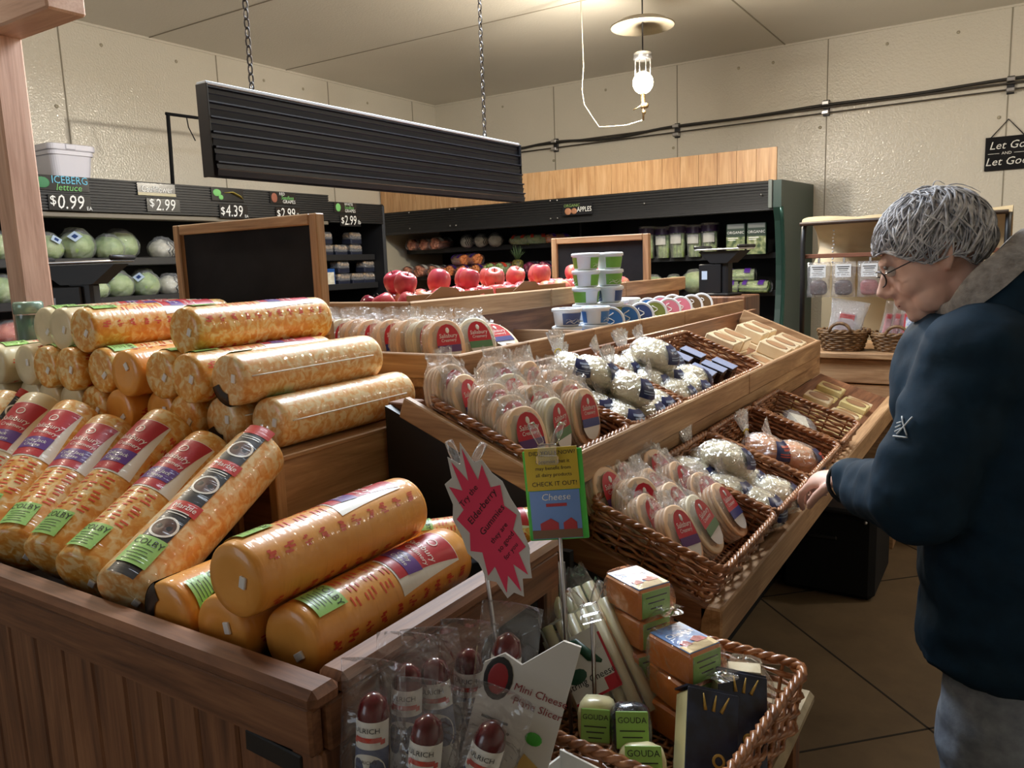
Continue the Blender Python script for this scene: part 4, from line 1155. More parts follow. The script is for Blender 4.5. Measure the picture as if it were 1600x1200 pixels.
g = 'cheese packs in the corner lower-shelf basket'
packrow(LOWF, 1.505, [-.100, -.042, .018, .078], g, 'in left row, lower corner basket', [0, 2, 0, 0], lean=-44, w=.024)
packrow(LOWF, 1.625, [-.10, -.035, .03, .09], g, 'in centre row, lower corner basket', [2, 0, 2, 1], lean=-46, w=.024)
packrow(LOWF, 1.755, [-.075, -.01, .05, .105], g, 'in right row, lower corner basket', [2, 0, 2, 2], lean=-50, w=.024)
# row of packs on the top tier
TOPM = lambda x, y, z, rz, ry, rx=0: Matrix.Translation((x, y, z)) @ Matrix.Rotation(R(rz), 4, 'Z') @ Matrix.Rotation(R(ry), 4, 'Y') @ Matrix.Rotation(R(rx), 4, 'X')
g = 'cheese packs standing on the top shelf'
xs = [-1.96, -1.90, -1.835, -1.77, -1.705, -1.64, -1.575, -1.51, -1.445, -1.38, -1.318]
for i, x in enumerate(xs):
    k = len(xs)-1-i
    lab = 'clear half-moon cheese pack %s of the top-shelf row behind the log pile' % ('at the right front' if k == 0 else ('at the left end' if i == 0 else ORD[k]+' from the right'))
    place('cheese_pack', PACKV[[0, 0, 2, 0, 3, 0, 0, 2, 0, 3, 0][i]], TOPM(x, 1.722+rnd(-.006, .006), 1.166, -18+rnd(-5, 5), -12+rnd(-4, 4)), lab, 'cheese', g)
place('cheese_pack', PACKV[1], TOPM(-1.285, 1.835, 1.166, -22, -22), 'clear pack of cream cheese slices with a green band on the top shelf', 'cheese', g)
place('cheese_pack', PACKV[2], TOPM(-1.262, 1.955, 1.174, -14, -52), 'cheese pack with a blue band leaning back at the right end of the top-shelf row', 'cheese', g)
# ---- curd bags
def bags(F, spots, meshes, group, where, rows):
    i = 0
    for (u, y, w, rz, sc) in spots:
        k = rows[i]
        place('curd_bag', meshes[i % len(meshes)], F(u, y, w, rz, 0, rnd(-8, 8), sc), 'bag of %s, %s %s' % ('orange curds' if meshes is CURDOV else 'white curds', k, where), 'cheese curds', group)
        i += 1
bags(MIDF, [(-.085, 1.79, .012, 20, 1.0), (-.075, 1.90, .012, -10, 1.0), (-.06, 2.01, .012, 10, 1.0), (.03, 1.785, .012, -15, 1.0), (.035, 1.90, .012, 12, 1.02), (.10, 1.80, .012, -20, 1.0), (-.03, 1.85, .075, 15, .95), (.07, 1.86, .075, -8, 1.0), (.03, 2.0, .012, 30, .95), (.105, 1.93, .012, 10, .95), (.10, 2.03, .014, -15, .9), (-.08, 1.80, .078, -20, .9)],
     CURDV, 'white curd bags in the second middle basket', 'in the second middle-shelf basket', ['rear left', 'rear centre', 'rear right', 'middle left', 'middle centre', 'front left', 'upper rear', 'upper front', 'right-hand', 'front centre', 'front right', 'topmost rear left'])
bags(MIDF, [(-.085, 2.17, .012, 15, .95), (-.08, 2.29, .012, -20, 1.0), (.01, 2.19, .012, 10, .95), (.015, 2.31, .012, -12, 1.0), (.09, 2.20, .012, 20, .95), (.095, 2.32, .012, -5, .95), (-.03, 2.25, .075, 8, 1.05), (.06, 2.42, .012, 30, 1.0), (-.06, 2.44, .012, 0, 1.05)],
     CURDV, 'white curd bags in the wide middle basket', 'in the wide middle-shelf basket', ['rear left', 'rear second', 'middle left', 'middle second', 'front left', 'front second', 'topmost', 'front right', 'rear right'])
bags(LOWF, [(-.085, 1.90, .012, 20, 1.05), (-.08, 2.04, .012, -15, 1.0), (.01, 1.90, .012, 0, 1.08), (.015, 2.05, .012, 14, 1.0), (.09, 1.91, .012, -8, 1.05), (.10, 2.05, .012, 20, 1.0), (-.03, 1.96, .075, 12, 1.0)],
     CURDV, 'white curd bags in the lower basket', 'in the lower basket by the hand', ['rear left', 'rear right', 'middle left', 'middle right', 'front left', 'front right', 'topmost'])
bags(LOWF, [(-.01, 2.36, .012, -15, 1.05), (.075, 2.40, .012, 10, 1.1)], CURDOV, 'orange curd bags in the lower basket', 'in the nearly empty lower basket', ['upper', 'lower'])
# ---- dark boxes in the wide basket
DKB = plain('dark_plastic_tub', srgb(42, 30, 26), 0.25); PALEL = plain('pale_film_label', srgb(150, 160, 190), 0.2)
for i, (u, y, w, rz) in enumerate(((-.06, 2.60, .012, 8), (-.055, 2.72, .012, 4), (.045, 2.56, .012, 6), (.05, 2.66, .012, 6), (.055, 2.76, .012, 3))):
    o = empty('dark_tray', (0, 0, 0), 'small dark tray with a pale film lid, %s in the wide middle basket' % ['rear left', 'rear right', 'front left', 'front centre', 'front right'][i], 'tray', 'dark trays in the wide middle basket')
    o.matrix_world = MIDF(u, y, w, rz)
    b = MB(); b.box((0, 0, .022), (.085, .078, .044), .006); b.build('tray', DKB, o)
    b = MB(); b.box((0, 0, .0455), (.084, .074, .003), .001); b.build('film_lid', PALEL, o)
# ---- cheese blocks at the far end of the shelves
BLKC = noisy('cream_block_cheese', [(0.3, srgb(226, 200, 158)), (0.7, srgb(240, 220, 184))], 20, rough=0.3, coat=.5)
BLKO = noisy('orange_block_cheese', [(0.3, srgb(222, 132, 60)), (0.7, srgb(238, 160, 88))], 20, rough=0.3, coat=.5)
BLKY = noisy('yellow_block_cheese', [(0.3, srgb(230, 208, 140)), (0.7, srgb(242, 226, 170))], 20, rough=0.3, coat=.5)
OVL = plain('tan_oval_label', srgb(170, 128, 92), 0.35); OVE = plain('brown_oval_ring', srgb(120, 84, 60), .4)
_bk = {}
def block(M, mat, size, lab, group, label_m=OVL):
    key = (mat.name, size)
    if key not in _bk:
        b = MB(); b.box((0, 0, size[2]/2), size, .004)
        c_ = MB(); c_.grid(lambda u, w: (size[0]*.36*w*math.cos(2*PI*u), size[1]*.36*w*math.sin(2*PI*u), size[2]+.0008), 20, 1)
        d_ = MB(); d_.grid(lambda u, w: (size[0]*(.36+.03*w)*math.cos(2*PI*u), size[1]*(.36+.03*w)*math.sin(2*PI*u), size[2]+.0012), 20, 1)
        _bk[key] = [('cheese', b.mesh('cheese', mat)), ('oval_label', c_.mesh('oval_label', label_m)), ('label_ring', d_.mesh('label_ring', OVE))]
    return place('cheese_block', _bk[key], M, lab, 'cheese', group)
g = 'cheese blocks at the far end of the middle shelf'
rk = ['first', 'second', 'third', 'fourth', 'fifth', 'sixth', 'seventh']
for c_ in range(6):
    y = 2.955+.135*c_
    for r_ in range(2):
        m = BLKO if (r_ == 1 and c_ < 2) or (c_, r_) in ((0, 0), (3, 0)) else BLKC
        h = .03 if m is BLKO else .055
        block(MIDF(-.065+.145*r_, y, -.035, rnd(-3, 3)), m, (.125, .115, h), '%s cheese block, %s from the front in the %s line at the shelf end' % ('orange' if m is BLKO else 'cream', rk[c_], 'rear' if r_ == 0 else 'aisle-side'), g)
        if r_ == 0 or c_ > 2:
            if m is BLKC: block(MIDF(-.065+.145*r_, y+.004, .021, rnd(-4, 4)), BLKC, (.122, .112, .05), 'cream cheese block stacked on the %s one of the %s line at the shelf end' % (rk[c_], 'rear' if r_ == 0 else 'aisle-side'), g)
g = 'pale cheese blocks past the lower baskets'
for c_ in range(6):
    for r_ in range(2):
        block(LOWF(-.07+.13*r_, 3.03+.135*c_, -.045, rnd(-3, 3)), BLKY if (c_+r_) % 3 else BLKC, (.11, .115, .045+.02*((c_+r_) % 2)), 'pale yellow cheese block, %s from the baskets in the %s lower line' % (rk[c_], 'rear' if r_ == 0 else 'aisle-side'), g)
# ---- white wedge in film
o = empty('cheese_wedge', (0, 0, 0), 'white cheese wedge in clear film alone in its lower basket', 'cheese'); o.matrix_world = LOWF(0.0, 2.79, .015, -62)
b = MB(); b.prism([(-.09, -.03), (-.09, .03), (.11, .004), (.11, -.004)], 0, .045); b.build('cheese', CREAM, o)
b = MB(); rings = []
for i in range(9):
    x = -.13+.29*i/8; r_ = .05-.03*abs(i-3)/5
    rings.append([(x, r_*1.2*math.cos(2*PI*k/16)*(1+.1*math.sin(k*2+i)), max(.0, .024+r_*.7*math.sin(2*PI*k/16)*(1+.15*math.sin(k*3+i*2)))) for k in range(16)])
b.loft(rings, capa=False, capb=False); b.build('clear_film', FILM, o)

# ================================================================ apples
def apple_mat():
    m, nt, p, o = newmat('red_apple_skin')
    tc = nt.nodes.new('ShaderNodeTexCoord'); oi = nt.nodes.new('ShaderNodeObjectInfo')
    mp = nt.nodes.new('ShaderNodeMapping'); lk(nt, tc.outputs['Object'], mp.inputs[0])
    mp.inputs['Scale'].default_value = (18, 18, 9)
    ad = nd(nt, 'ShaderNodeVectorMath', operation='SCALE'); cx = nt.nodes.new('ShaderNodeCombineXYZ')
    for i in range(3): lk(nt, oi.outputs['Random'], cx.inputs[i])
    lk(nt, cx.outputs[0], ad.inputs[0]); ad.inputs['Scale'].default_value = 30
    lk(nt, ad.outputs[0], mp.inputs['Location'])
    n = nd(nt, 'ShaderNodeTexNoise', i_Scale=1.0, i_Detail=4.0); lk(nt, mp.outputs[0], n.inputs['Vector'])
    sp = nt.nodes.new('ShaderNodeMath'); sp.operation = 'MULTIPLY_ADD'; sp.inputs[1].default_value = .26; lk(nt, oi.outputs['Random'], sp.inputs[0]); lk(nt, n.outputs[0], sp.inputs[2])
    r = ramp(nt, [(0.30, srgb(164, 44, 66)), (0.52, srgb(210, 78, 94)), (0.72, srgb(224, 118, 108)), (0.90, srgb(234, 188, 136))])
    lk(nt, sp.outputs[0], r.inputs[0]); lk(nt, r.outputs[0], p.inputs['Base Color'])
    p.inputs['Roughness'].default_value = .28
    return m
APM = apple_mat(); STEM = plain('apple_stem', srgb(84, 62, 36), .7); DKAP = noisy('dark_red_apple_skin', [(0.3, srgb(96, 14, 34)), (0.7, srgb(140, 30, 52))], 20, rough=.22)
ap = [(.0, .010), (.008, .004), (.018, .0), (.030, .006), (.038, .020), (.0415, .038), (.040, .055), (.034, .069), (.024, .076), (.013, .074), (.005, .066), (.0, .063)]
ab = MB(); ab.lathe(ap, 22, capb=False, capt=False); AME = ab.mesh('fruit', APM); ADK = ab.mesh('fruit', DKAP)
sb = MB(); sb.tube([(0, 0, .062), (.001, 0, .075), (.004, .001, .086)], .0016, 5); SME = sb.mesh('stem', STEM)
random.seed(17)
aps = []
rowsy = [1.87+.086*i for i in range(19)]
for i, y in enumerate(rowsy):
    for r_ in range(3):
        if y > 3.48: continue
        aps.append((-1.585-.086*r_+rnd(-.004, .004), y+(.02 if r_ % 2 else 0), 1.303, r_, i, 0))
for i in range(0, 17, 1):
    if i in (3, 8, 12, 13): continue
    aps.append((-1.63-.086*(i % 2), 1.915+.086*i, 1.366, 0, i, 1))
for (x, y, z, r_, i, lay) in aps:
    dark = (r_ == 2 and i < 5)
    pos = '%s from the near end' % (ORD[i] if i < 16 else ['seventeenth', 'eighteenth', 'nineteenth'][i-16])
    lab = '%s apple, %s in the %s of the ridge tray' % ('dark red' if dark else 'red', pos, 'upper layer' if lay else ['aisle-side row', 'middle row', 'rear row'][r_])
    s_ = rnd(.84, .96) if not dark else .8
    t = empty('apple', (x, y, z+.003), lab, 'apple', 'apples heaped along the ridge', rot=(rnd(-.5, .5), rnd(-.5, .5), rnd(0, 6)))
    t.scale = (s_, s_, s_)
    mkobj('fruit', ADK if dark else AME, t); mkobj('stem', SME, t)
CARDB = plain('brown_cardboard', srgb(150, 112, 82), .8)
for i, (y0, y1) in enumerate(((1.82, 2.28), (2.30, 2.8))):
    b = MB(); b.box((-1.535, (y0+y1)/2, 1.352), (.004, y1-y0, .030), .001, M=None)
    b.prism([(-.1, 0), (.1, 0), (.06, .028), (-.02, .034)], 0, .003, M=Matrix.Translation((-1.532, (y0+y1)/2-.05, 1.352)) @ Matrix(((0, 0, 1, 0), (1, 0, 0, 0), (0, 1, 0, 0), (0, 0, 0, 1))))
    tag(b.build('cardboard_flap', CARDB), ['brown cardboard tray edge before the nearest apples', 'brown cardboard tray edge before the middle apples'][i], 'cardboard', 'cardboard edges of the apple trays')

# ================================================================ tubs of spread
TW = plain('tub_white', srgb(232, 236, 240), .3); TG = plain('tub_green_print', srgb(120, 176, 70), .35); TB = plain('tub_blue_print', srgb(60, 120, 190), .35); TP = plain('tub_pink_print', srgb(222, 130, 150), .35); TN = plain('tub_navy_print', srgb(60, 80, 130), .35); TO = plain('tub_olive_print', srgb(130, 140, 70), .35); TBR = plain('tub_brown_print', srgb(110, 86, 60), .35)
def tub_meshes(pm, lidm, seed):
    out = []
    b = MB(); b.lathe([(.040, 0), (.043, .003), (.050, .052), (.051, .056)], 28); out.append(('tub', b, [TW]))
    b = MB()
    for a0, a1 in ((-60, 55), (120, 235)):
        b.grid(lambda u, w: ((.0436+.0062*w+.0006)*math.cos(R(a0+(a1-a0)*u)), (.0436+.0062*w+.0006)*math.sin(R(a0+(a1-a0)*u)), .006+.040*w), 14, 2)
    out.append(('printed_band', b, [pm]))
    b = MB(); b.lathe([(.052, .050), (.0545, .051), (.0545, .060), (.050, .063), (.047, .061), (0, .061)], 28, capb=True, capt=False); out.append(('lid', b, [TW]))
    b = MB(); b.lathe([(.044, .0615), (.0, .0618)], 28, capb=False, capt=False); out.append(('lid_print', b, [lidm]))
    b = MB()
    for k in range(4):
        b.tube([(.0462*math.cos(a), .0462*math.sin(a), .014+.008*k+.004*math.sin(a*9+k)) for a in [R(-45+9*q) for q in range(11)]], .0011, 4)
    b.tube([(-.03+.006*q, .012*math.sin(q*1.1+seed), .0624) for q in range(11)], .002, 5); out.append(('script_print', b, [WHITEP]))
    return [(n, mb.mesh(n, ms)) for n, mb, ms in out]
TUB = {'green': tub_meshes(TG, TG, 1), 'blue': tub_meshes(TB, TB, 2), 'pink': tub_meshes(TP, TP, 3), 'navy': tub_meshes(TN, TN, 4), 'olive': tub_meshes(TO, TO, 5), 'brown': tub_meshes(TBR, TBR, 6)}
TZ = 1.1622
def tub(k, M, lab): place('spread_tub', TUB[k], M, lab, 'tub', 'spread tubs on the top shelf')
def up(x, y, z, rz): return Matrix.Translation((x, y, z)) @ Matrix.Rotation(R(rz), 4, 'Z')
ty = [2.50, 2.62]
tier_x = -1.335
for c_, (x, y) in enumerate(((-1.345, 2.46), (-1.28, 2.555))):
    for l_ in range(2): tub('navy' if c_ == 0 else 'blue', up(x, y, TZ+.0635*l_, -20+40*c_), 'blue-printed tub in the low %s stack, %s' % (['left', 'right'][c_], ['bottom', 'top'][l_]))
for c_, (x, y) in enumerate(((-1.385, 2.69), (-1.335, 2.79))):
    for l_ in range(5):
        k = 'green' if l_ >= 2 else 'olive'
        if l_ == 2 and c_ == 1: k = 'navy'
        tub(k, up(x, y, TZ+.0635*l_, [10, 170, 60, 200, 20][l_]+c_*140), 'green-printed tub in the tall %s stack, %s level' % (['left', 'right'][c_], ['lowest', 'second', 'third', 'fourth', 'top'][l_]) if k != 'navy' else 'pale tub in the tall right stack, third level')
tub('pink', up(-1.40, 2.98, TZ+.0, 10), 'pink-printed tub under another behind the leaning tubs'); tub('pink', up(-1.40, 2.98, TZ+.0635, 30), 'pink-printed tub stacked behind the leaning tubs')
tub('pink', up(-1.40, 3.10, TZ, 30), 'pink-printed tub standing right of the pink stack'); tub('blue', up(-1.40, 3.10, TZ+.0635, 50), 'pale tub on top, right of the pink stack')
def onedge(x, y, lean, rz): return Matrix.Translation((x, y, TZ+.052)) @ Matrix.Rotation(R(rz), 4, 'Z') @ Matrix.Rotation(R(90-lean), 4, 'Y')
for i, k in enumerate(['blue', 'blue', 'navy', 'olive', 'pink', 'pink', 'brown', 'brown']):
    tub(k, onedge(-1.305, 2.70+.145*i+(.02 if i > 3 else 0), 12, -50-2*i), '%s-lidded tub on edge, %s in the leaning line along the rail' % (k, ORD[i]+' from the left'))
for i, k in enumerate(['navy', 'blue', 'pink', 'brown']):
    tub(k, onedge(-1.43, 3.22+.15*i, 10, -60), '%s-lidded tub on edge, %s in the rear leaning line' % (k, ORD[i]+' from the left'))
# ================================================================ produce inside the coolers
LEAF = noisy('pale_green_leaf', [(0.3, srgb(110, 146, 74)), (0.5, srgb(160, 184, 110)), (0.75, srgb(210, 222, 168))], 9, rough=.5)
LEAFW = noisy('white_curd_floret', [(0.3, srgb(196, 190, 168)), (0.7, srgb(232, 228, 212))], 30, rough=.6)
STICK = plain('pale_blue_sticker', srgb(190, 206, 226), .4); STICKD = plain('navy_sticker_print', srgb(50, 70, 120), .4)
BLKST = plain('black_stripe_print', (0.02, .02, .02, 1), .3)
def crumple_shell(b, rx, ry, rz, cz, seed, top=.05):
    random.seed(seed)
    b.ball((0, 0, cz), (rx, ry, rz), 22, 14, fn=lambda v: 1.06+rnd(-.04, .04)+.03*math.sin(v.x*9+v.y*7+seed)+(top if v.z > .9 else 0), smooth=False)
def lettuce_meshes(seed, sticker):
    out = []
    b = MB(); o = Vector((seed*3.1, seed*1.7, 0))
    b.ball((0, 0, .085), (.098, .090, .082), 30, 20, fn=lambda v: 1+.10*mnoise.noise(v*2.2+o)+.05*abs(math.sin(6*math.atan2(v.y, v.x)+3*v.z))); out.append(('head', b, [LEAF]))
    b = MB(); crumple_shell(b, .104, .096, .088, .088, seed, .12); out.append(('film_wrap', b, [FILM]))
    if sticker:
        b = MB(); M = Matrix.Translation((.086, 0, .125)) @ Matrix.Rotation(R(38), 4, 'Y').inverted() @ Matrix.Rotation(R(45), 4, 'X')
        b.box((.02, 0, 0), (.002, .055, .055), M=M); out.append(('sticker', b, [STICK]))
        b = MB(); b.box((.0215, 0, 0), (.002, .025, .025), M=M); out.append(('sticker_print', b, [STICKD]))
    return [(n, mb.mesh(n, ms)) for n, mb, ms in out]
LETV = [lettuce_meshes(1, True), lettuce_meshes(2, True), lettuce_meshes(3, False)]
def at(x, y, z, rz=0, sc=1.0): return Matrix.Translation((x, y, z)) @ Matrix.Rotation(R(rz), 4, 'Z') @ Matrix.Scale(sc, 4)
S1, S2, S3 = 1.557, 1.312, 1.067
for (x, y, z, v, rz, sc, lab) in ((-4.98, 2.30, S1, 2, 0, 1, 'film-wrapped lettuce on the upper shelf behind the wooden post'), (-4.95, 2.56, S1, 0, 10, .95, 'film-wrapped lettuce with a blue sticker right of the post'), (-4.97, 2.755, S1, 1, -30, 1.1, 'largest film-wrapped lettuce on the upper shelf, second from the post'), (-4.95, 2.95, S1, 2, 20, .92, 'film-wrapped lettuce third from the post on the upper shelf'), (-5.05, 3.09, S1, 2, 80, 1.12, 'film-wrapped lettuce furthest right on the upper shelf'), (-5.2, 2.86, S1, 2, 140, 1.0, 'film-wrapped lettuce at the back of the upper shelf'),
                             (-4.93, 2.82, S2, 2, 40, .8, 'small lettuce on the lower shelf right of the black scale'), (-4.95, 2.985, S2, 1, -60, 1.0, 'film-wrapped lettuce in the middle of the lower shelf'), (-4.96, 3.18, S2, 0, -50, 1.0, 'film-wrapped lettuce furthest right on the lower shelf'), (-4.96, 2.27, S2, 2, 0, 1, 'yellowish lettuce on the lower shelf left of the post')):
    place('lettuce', LETV[v], at(x, y, z, rz, sc), lab, 'lettuce', 'wrapped lettuces in the left cooler')
def caul_meshes(seed):
    out = []; b = MB(); P = lumps(seed, 40, 1)
    b.ball((0, 0, .07), (.085, .085, .07), 26, 18, fn=lambda v: .93+.10*math.sqrt(max(0, max((v.dot(p)-.93)/.07 for p, q in P)))); out.append(('head', b, [LEAFW]))
    b = MB()
    for k in range(9):
        a = -1.2+.3*k
        b.tube([((.093+.004*math.sin(q*2))*math.cos(a+.1*math.sin(q*1.3))*math.cos(q*.16), (.093)*math.sin(a+.1*math.sin(q*1.3))*math.cos(q*.16), .07+.078*math.sin(q*.16)) for q in range(-4, 10)], .0042, 4, flat=.3)
    out.append(('black_stripes', b, [BLKST]))
    b = MB(); crumple_shell(b, .09, .09, .074, .073, seed, .1); out.append(('film_wrap', b, [FILM]))
    return [(n, mb.mesh(n, ms)) for n, mb, ms in out]
CV = [caul_meshes(41), caul_meshes(42)]
for (y, z, lab) in ((3.33, S1, 'cauliflower in striped film on the upper shelf beside the chalkboard'), (3.52, S1, 'cauliflower in striped film on the upper shelf hidden behind the chalkboard'), (3.36, S2, 'cauliflower in striped film on the lower shelf beside the chalkboard'), (3.55, S2, 'cauliflower in striped film on the lower shelf hidden behind the chalkboard')):
    place('cauliflower', CV[0 if z == S1 else 1], at(-4.95, y, z, 20*y), lab, 'cauliflower', 'cauliflowers in the left cooler')
# mushroom cartons
MUSH = noisy('brown_mushroom', [(0.3, srgb(120, 92, 66)), (0.7, srgb(190, 164, 130))], 40, rough=.6)
def mush_meshes(seed):
    random.seed(seed); out = []
    b = MB(); b.box((0, 0, .03), (.11, .14, .06), .008); out.append(('tray', b, [plain('dark_punnet', srgb(40, 44, 60), .3)]))
    b = MB()
    for i in range(3):
        for j in range(4):
            b.ball((-.036+.036*i, -.05+.034*j, .075+rnd(-.006, .012)), (.020, .019, .017), 10, 7)
    out.append(('mushrooms', b, [MUSH]))
    b = MB(); b.box((.004, 0, .065), (.118, .148, .075), .02); out.append(('film_wrap', b, [FILM]))
    r_ = [(n, mb.mesh(n, ms)) for n, mb, ms in out]
    r_[1][1].materials.clear(); r_[1][1].materials.append(MUSH)
    return r_
MV = [mush_meshes(51), mush_meshes(52)]
BLUEF = plain('blue_carton', srgb(40, 84, 150), .35)
for i, (y, z) in enumerate(((4.80, S1), (4.97, S1), (5.15, S1), (4.98, S2), (5.15, S2), (5.295, S2))):
    place('mushroom_carton', MV[i % 2], at(-4.93, y, z, 0), 'wrapped mushroom carton, %s on the %s shelf right of the large chalkboard' % (['left', 'middle', 'right', 'left', 'middle', 'right'][i], 'upper' if z == S1 else 'lower'), 'mushrooms', 'mushroom cartons in the left cooler')
for i, (y, z) in enumerate(((4.80, S1+.10), (5.15, S1+.10), (4.98, S2+.10), (5.295, S2+.10))):
    place('mushroom_carton', MV[(i+1) % 2], at(-4.93, y, z+.006, 3), 'wrapped mushroom carton stacked on the %s one of the %s shelf' % (['left', 'right', 'left', 'right'][i], 'upper' if i < 2 else 'lower'), 'mushrooms', 'mushroom cartons in the left cooler')
t = empty('blue_carton', (-4.93, 4.815, S2), 'small blue-edged carton on the lower shelf just right of the chalkboard', 'carton')
b = MB(); b.box((0, 0, .075), (.09, .13, .15), .004); b.build('carton', BLUEF, t)
b = MB(); b.box((.046, 0, .07), (.002, .10, .10)); b.build('window_print', LEAFW, t)
t = empty('red_bag', (-4.94, 2.30, S3), 'red mesh bag of fruit on the low shelf left of the wooden post', 'bag')
b = MB(); b.ball((0, 0, .075), (.09, .12, .075), 20, 12, fn=lambda v: 1+.08*mnoise.noise(v*4)); b.build('fruit', noisy('orange_red_fruit', [(.3, srgb(200, 70, 50)), (.7, srgb(232, 130, 100))], 20), t)
b = MB(); crumple_shell(b, .095, .125, .08, .08, 5); b.build('film_wrap', FILM, t)

# ---- back cooler bags
def stalkbag(n, L, r, m, printm, seed, rad=.05, upright=False, taper=.6, top=None):
    """bundle of stalks along y (or up) in a printed film bag"""
    random.seed(seed); out = []
    A = Matrix.Rotation(PI/2, 4, 'X') if upright else Matrix.Identity(4)
    # local: along +y ; upright -> along +z
    def tr(x, y, z): return (x, -z+rad, y) if upright else (x, y-L/2, z)
    b = MB()
    for k in range(n):
        a = 2.4*k; q = rad*.85*math.sqrt((k+.5)/n)
        x, z = q*math.cos(a), rad+q*math.sin(a)*.85
        b.tube([tr(x, 0, z), tr(x*1.05, L*.5, z), tr(x*(1.1 if upright else .9), L, z)], [r, r*.95, r*taper], 6)
    out.append(('stalks', b, [m]))
    b = MB(); rings = []
    for i in range(10):
        f = i/9; rr = rad*1.22*(1-.5*max(0, f-.75)/.25) if not upright else rad*1.2*(.9+.25*f)
        ring = []
        for k in range(20):
            a = 2*PI*k/20; j = 1+rnd(-.06, .06)
            p_ = tr(rr*j*math.cos(a), -.01+(L+.03)*f, rad+rr*j*.9*math.sin(a)); ring.append((p_[0], p_[1], max(0, p_[2])))
        rings.append(ring)
    b.loft(rings, capa=False, capb=False); out.append(('film_bag', b, [FILM]))
    b = MB()
    def band(f0, f1, a0, a1):
        def fn(u, w):
            f = f0+(f1-f0)*w; a = R(a0+(a1-a0)*u)
            return tr(rad*1.27*math.sin(a), L*f, rad+rad*1.2*math.cos(a)) if not upright else tr(rad*1.36*math.sin(a), L*f, rad+rad*1.3*math.cos(a))
        b.grid(fn, 8, 2)
    if upright: band(.80, 1.0, -80, 80)
    else:
        band(.1, .3, -70, 70); out.append(('printed_band', b, [printm])); b = MB(); band(.7, .85, -70, 70)
    out.append(('printed_band', b, [printm]))
    if top:
        b = MB(); band(.45, .75, -38, 38); out.append(('bag_label', b, [top]))
    return [(n_, mb.mesh(n_, ms)) for n_, mb, ms in out]
CARR = noisy('orange_carrot', [(.3, srgb(206, 112, 60)), (.7, srgb(226, 146, 92))], 30, rough=.5); PINKV = noisy('pink_root', [(.3, srgb(196, 116, 92)), (.7, srgb(224, 160, 130))], 25, rough=.5)
GRNV = noisy('celery_green', [(.3, srgb(128, 160, 82)), (.7, srgb(188, 204, 136))], 25, rough=.5); PURP = plain('purple_print', srgb(84, 44, 140), .35); DPURP = plain('dark_purple_print', srgb(50, 32, 70), .35)
REDV = noisy('red_cabbage', [(.3, srgb(96, 30, 60)), (.6, srgb(140, 50, 84)), (.8, srgb(200, 170, 170))], 20, rough=.4)
LBL = plain('pale_bag_label', srgb(206, 204, 196), .4)
ROOT = [stalkbag(9, .30, .022, PINKV, LBL, 61, .055), stalkbag(9, .28, .022, PINKV, LBL, 62, .05)]
CARRB = [stalkbag(12, .27, .018, CARR, PURP, 63, .052), stalkbag(12, .26, .018, CARR, PURP, 64, .05)]
CEL = [stalkbag(9, .27, .020, GRNV, DPURP, 65, .058, True, .7, LBL), stalkbag(9, .26, .020, GRNV, DPURP, 66, .058, True, .7, LBL)]
CELH = [stalkbag(8, .24, .020, GRNV, PURP, 67, .045)]
REDB = [stalkbag(10, .20, .026, REDV, DPURP, 68, .055)]
GRB = [stalkbag(12, .22, .022, GRNV, REDP, 69, .055)]
ZU, ZM = 1.622, 1.347
yb_ = 6.47
for i, x in enumerate((-5.33, -5.18, -5.03)): place('root_bag', ROOT[i % 2], at(x, yb_+.1, ZU, 4), 'bag of pink roots, %s on the top shelf of the back cooler' % ['left', 'centre', 'right'][i], 'bag', 'bags of pink roots in the back cooler')
for i, (x, z) in enumerate(((-5.40, ZM), (-5.22, ZM), (-5.05, ZM))): place('root_bag', ROOT[(i+1) % 2], at(x, yb_+.05, z, 8 if i else 14, 1.05), 'bag of pink roots, %s on the middle shelf above the apples' % ['left', 'centre', 'right'][i], 'bag', 'bags of pink roots in the back cooler')
for i, (x, z) in enumerate(((-4.86, ZM), (-4.70, ZM), (-4.54, ZM), (-4.78, ZM+.105), (-4.62, ZM+.105))): place('carrot_bag', CARRB[i % 2], at(x, yb_+.05, z, 60 if i > 2 else 12), 'purple-printed carrot bag, %s above the apples' % ['left of the bottom three', 'middle of the bottom three', 'right of the bottom three', 'upper left', 'upper right'][i], 'bag', 'carrot bags in the back cooler')
for i, x in enumerate((-4.36, -4.22)): place('green_vegetable_bag', GRB[0], at(x, yb_+.03, ZM, 10-20*i), 'bag of green vegetables, %s, left of the pineapple' % ['further', 'nearer'][i], 'bag', 'green vegetable bags in the back cooler')
for i, x in enumerate((-3.88, -3.74)): place('red_cabbage_bag', REDB[0], at(x, yb_, ZM, 8), 'bag of dark red cabbage %s right of the pineapple' % ['just', 'second'][i], 'bag', 'red cabbage bags in the back cooler')
for i, (x, v) in enumerate(((-4.72, 0), (-4.55, 1), (-4.38, 0), (-4.1, 1), (-3.9, 0), (-3.68, 1))):
    place('cauliflower' if i < 3 else 'greens_bag', CV[v] if i < 3 else (CARRB[0] if i == 5 else GRB[0]), at(x, yb_+.12, ZU, 30*i, .85), ['film-wrapped pale head, left of three on the top shelf of the back cooler', 'film-wrapped pale head, middle of three on the top shelf of the back cooler', 'film-wrapped pale head, right of three on the top shelf of the back cooler', 'dim bag of greens on the top shelf right of the pale heads', 'dim bag of greens on the top shelf above the pineapple', 'dim orange vegetable bag on the top shelf above the small chalkboard'][i], 'vegetable', 'goods on the top shelf of the back cooler')
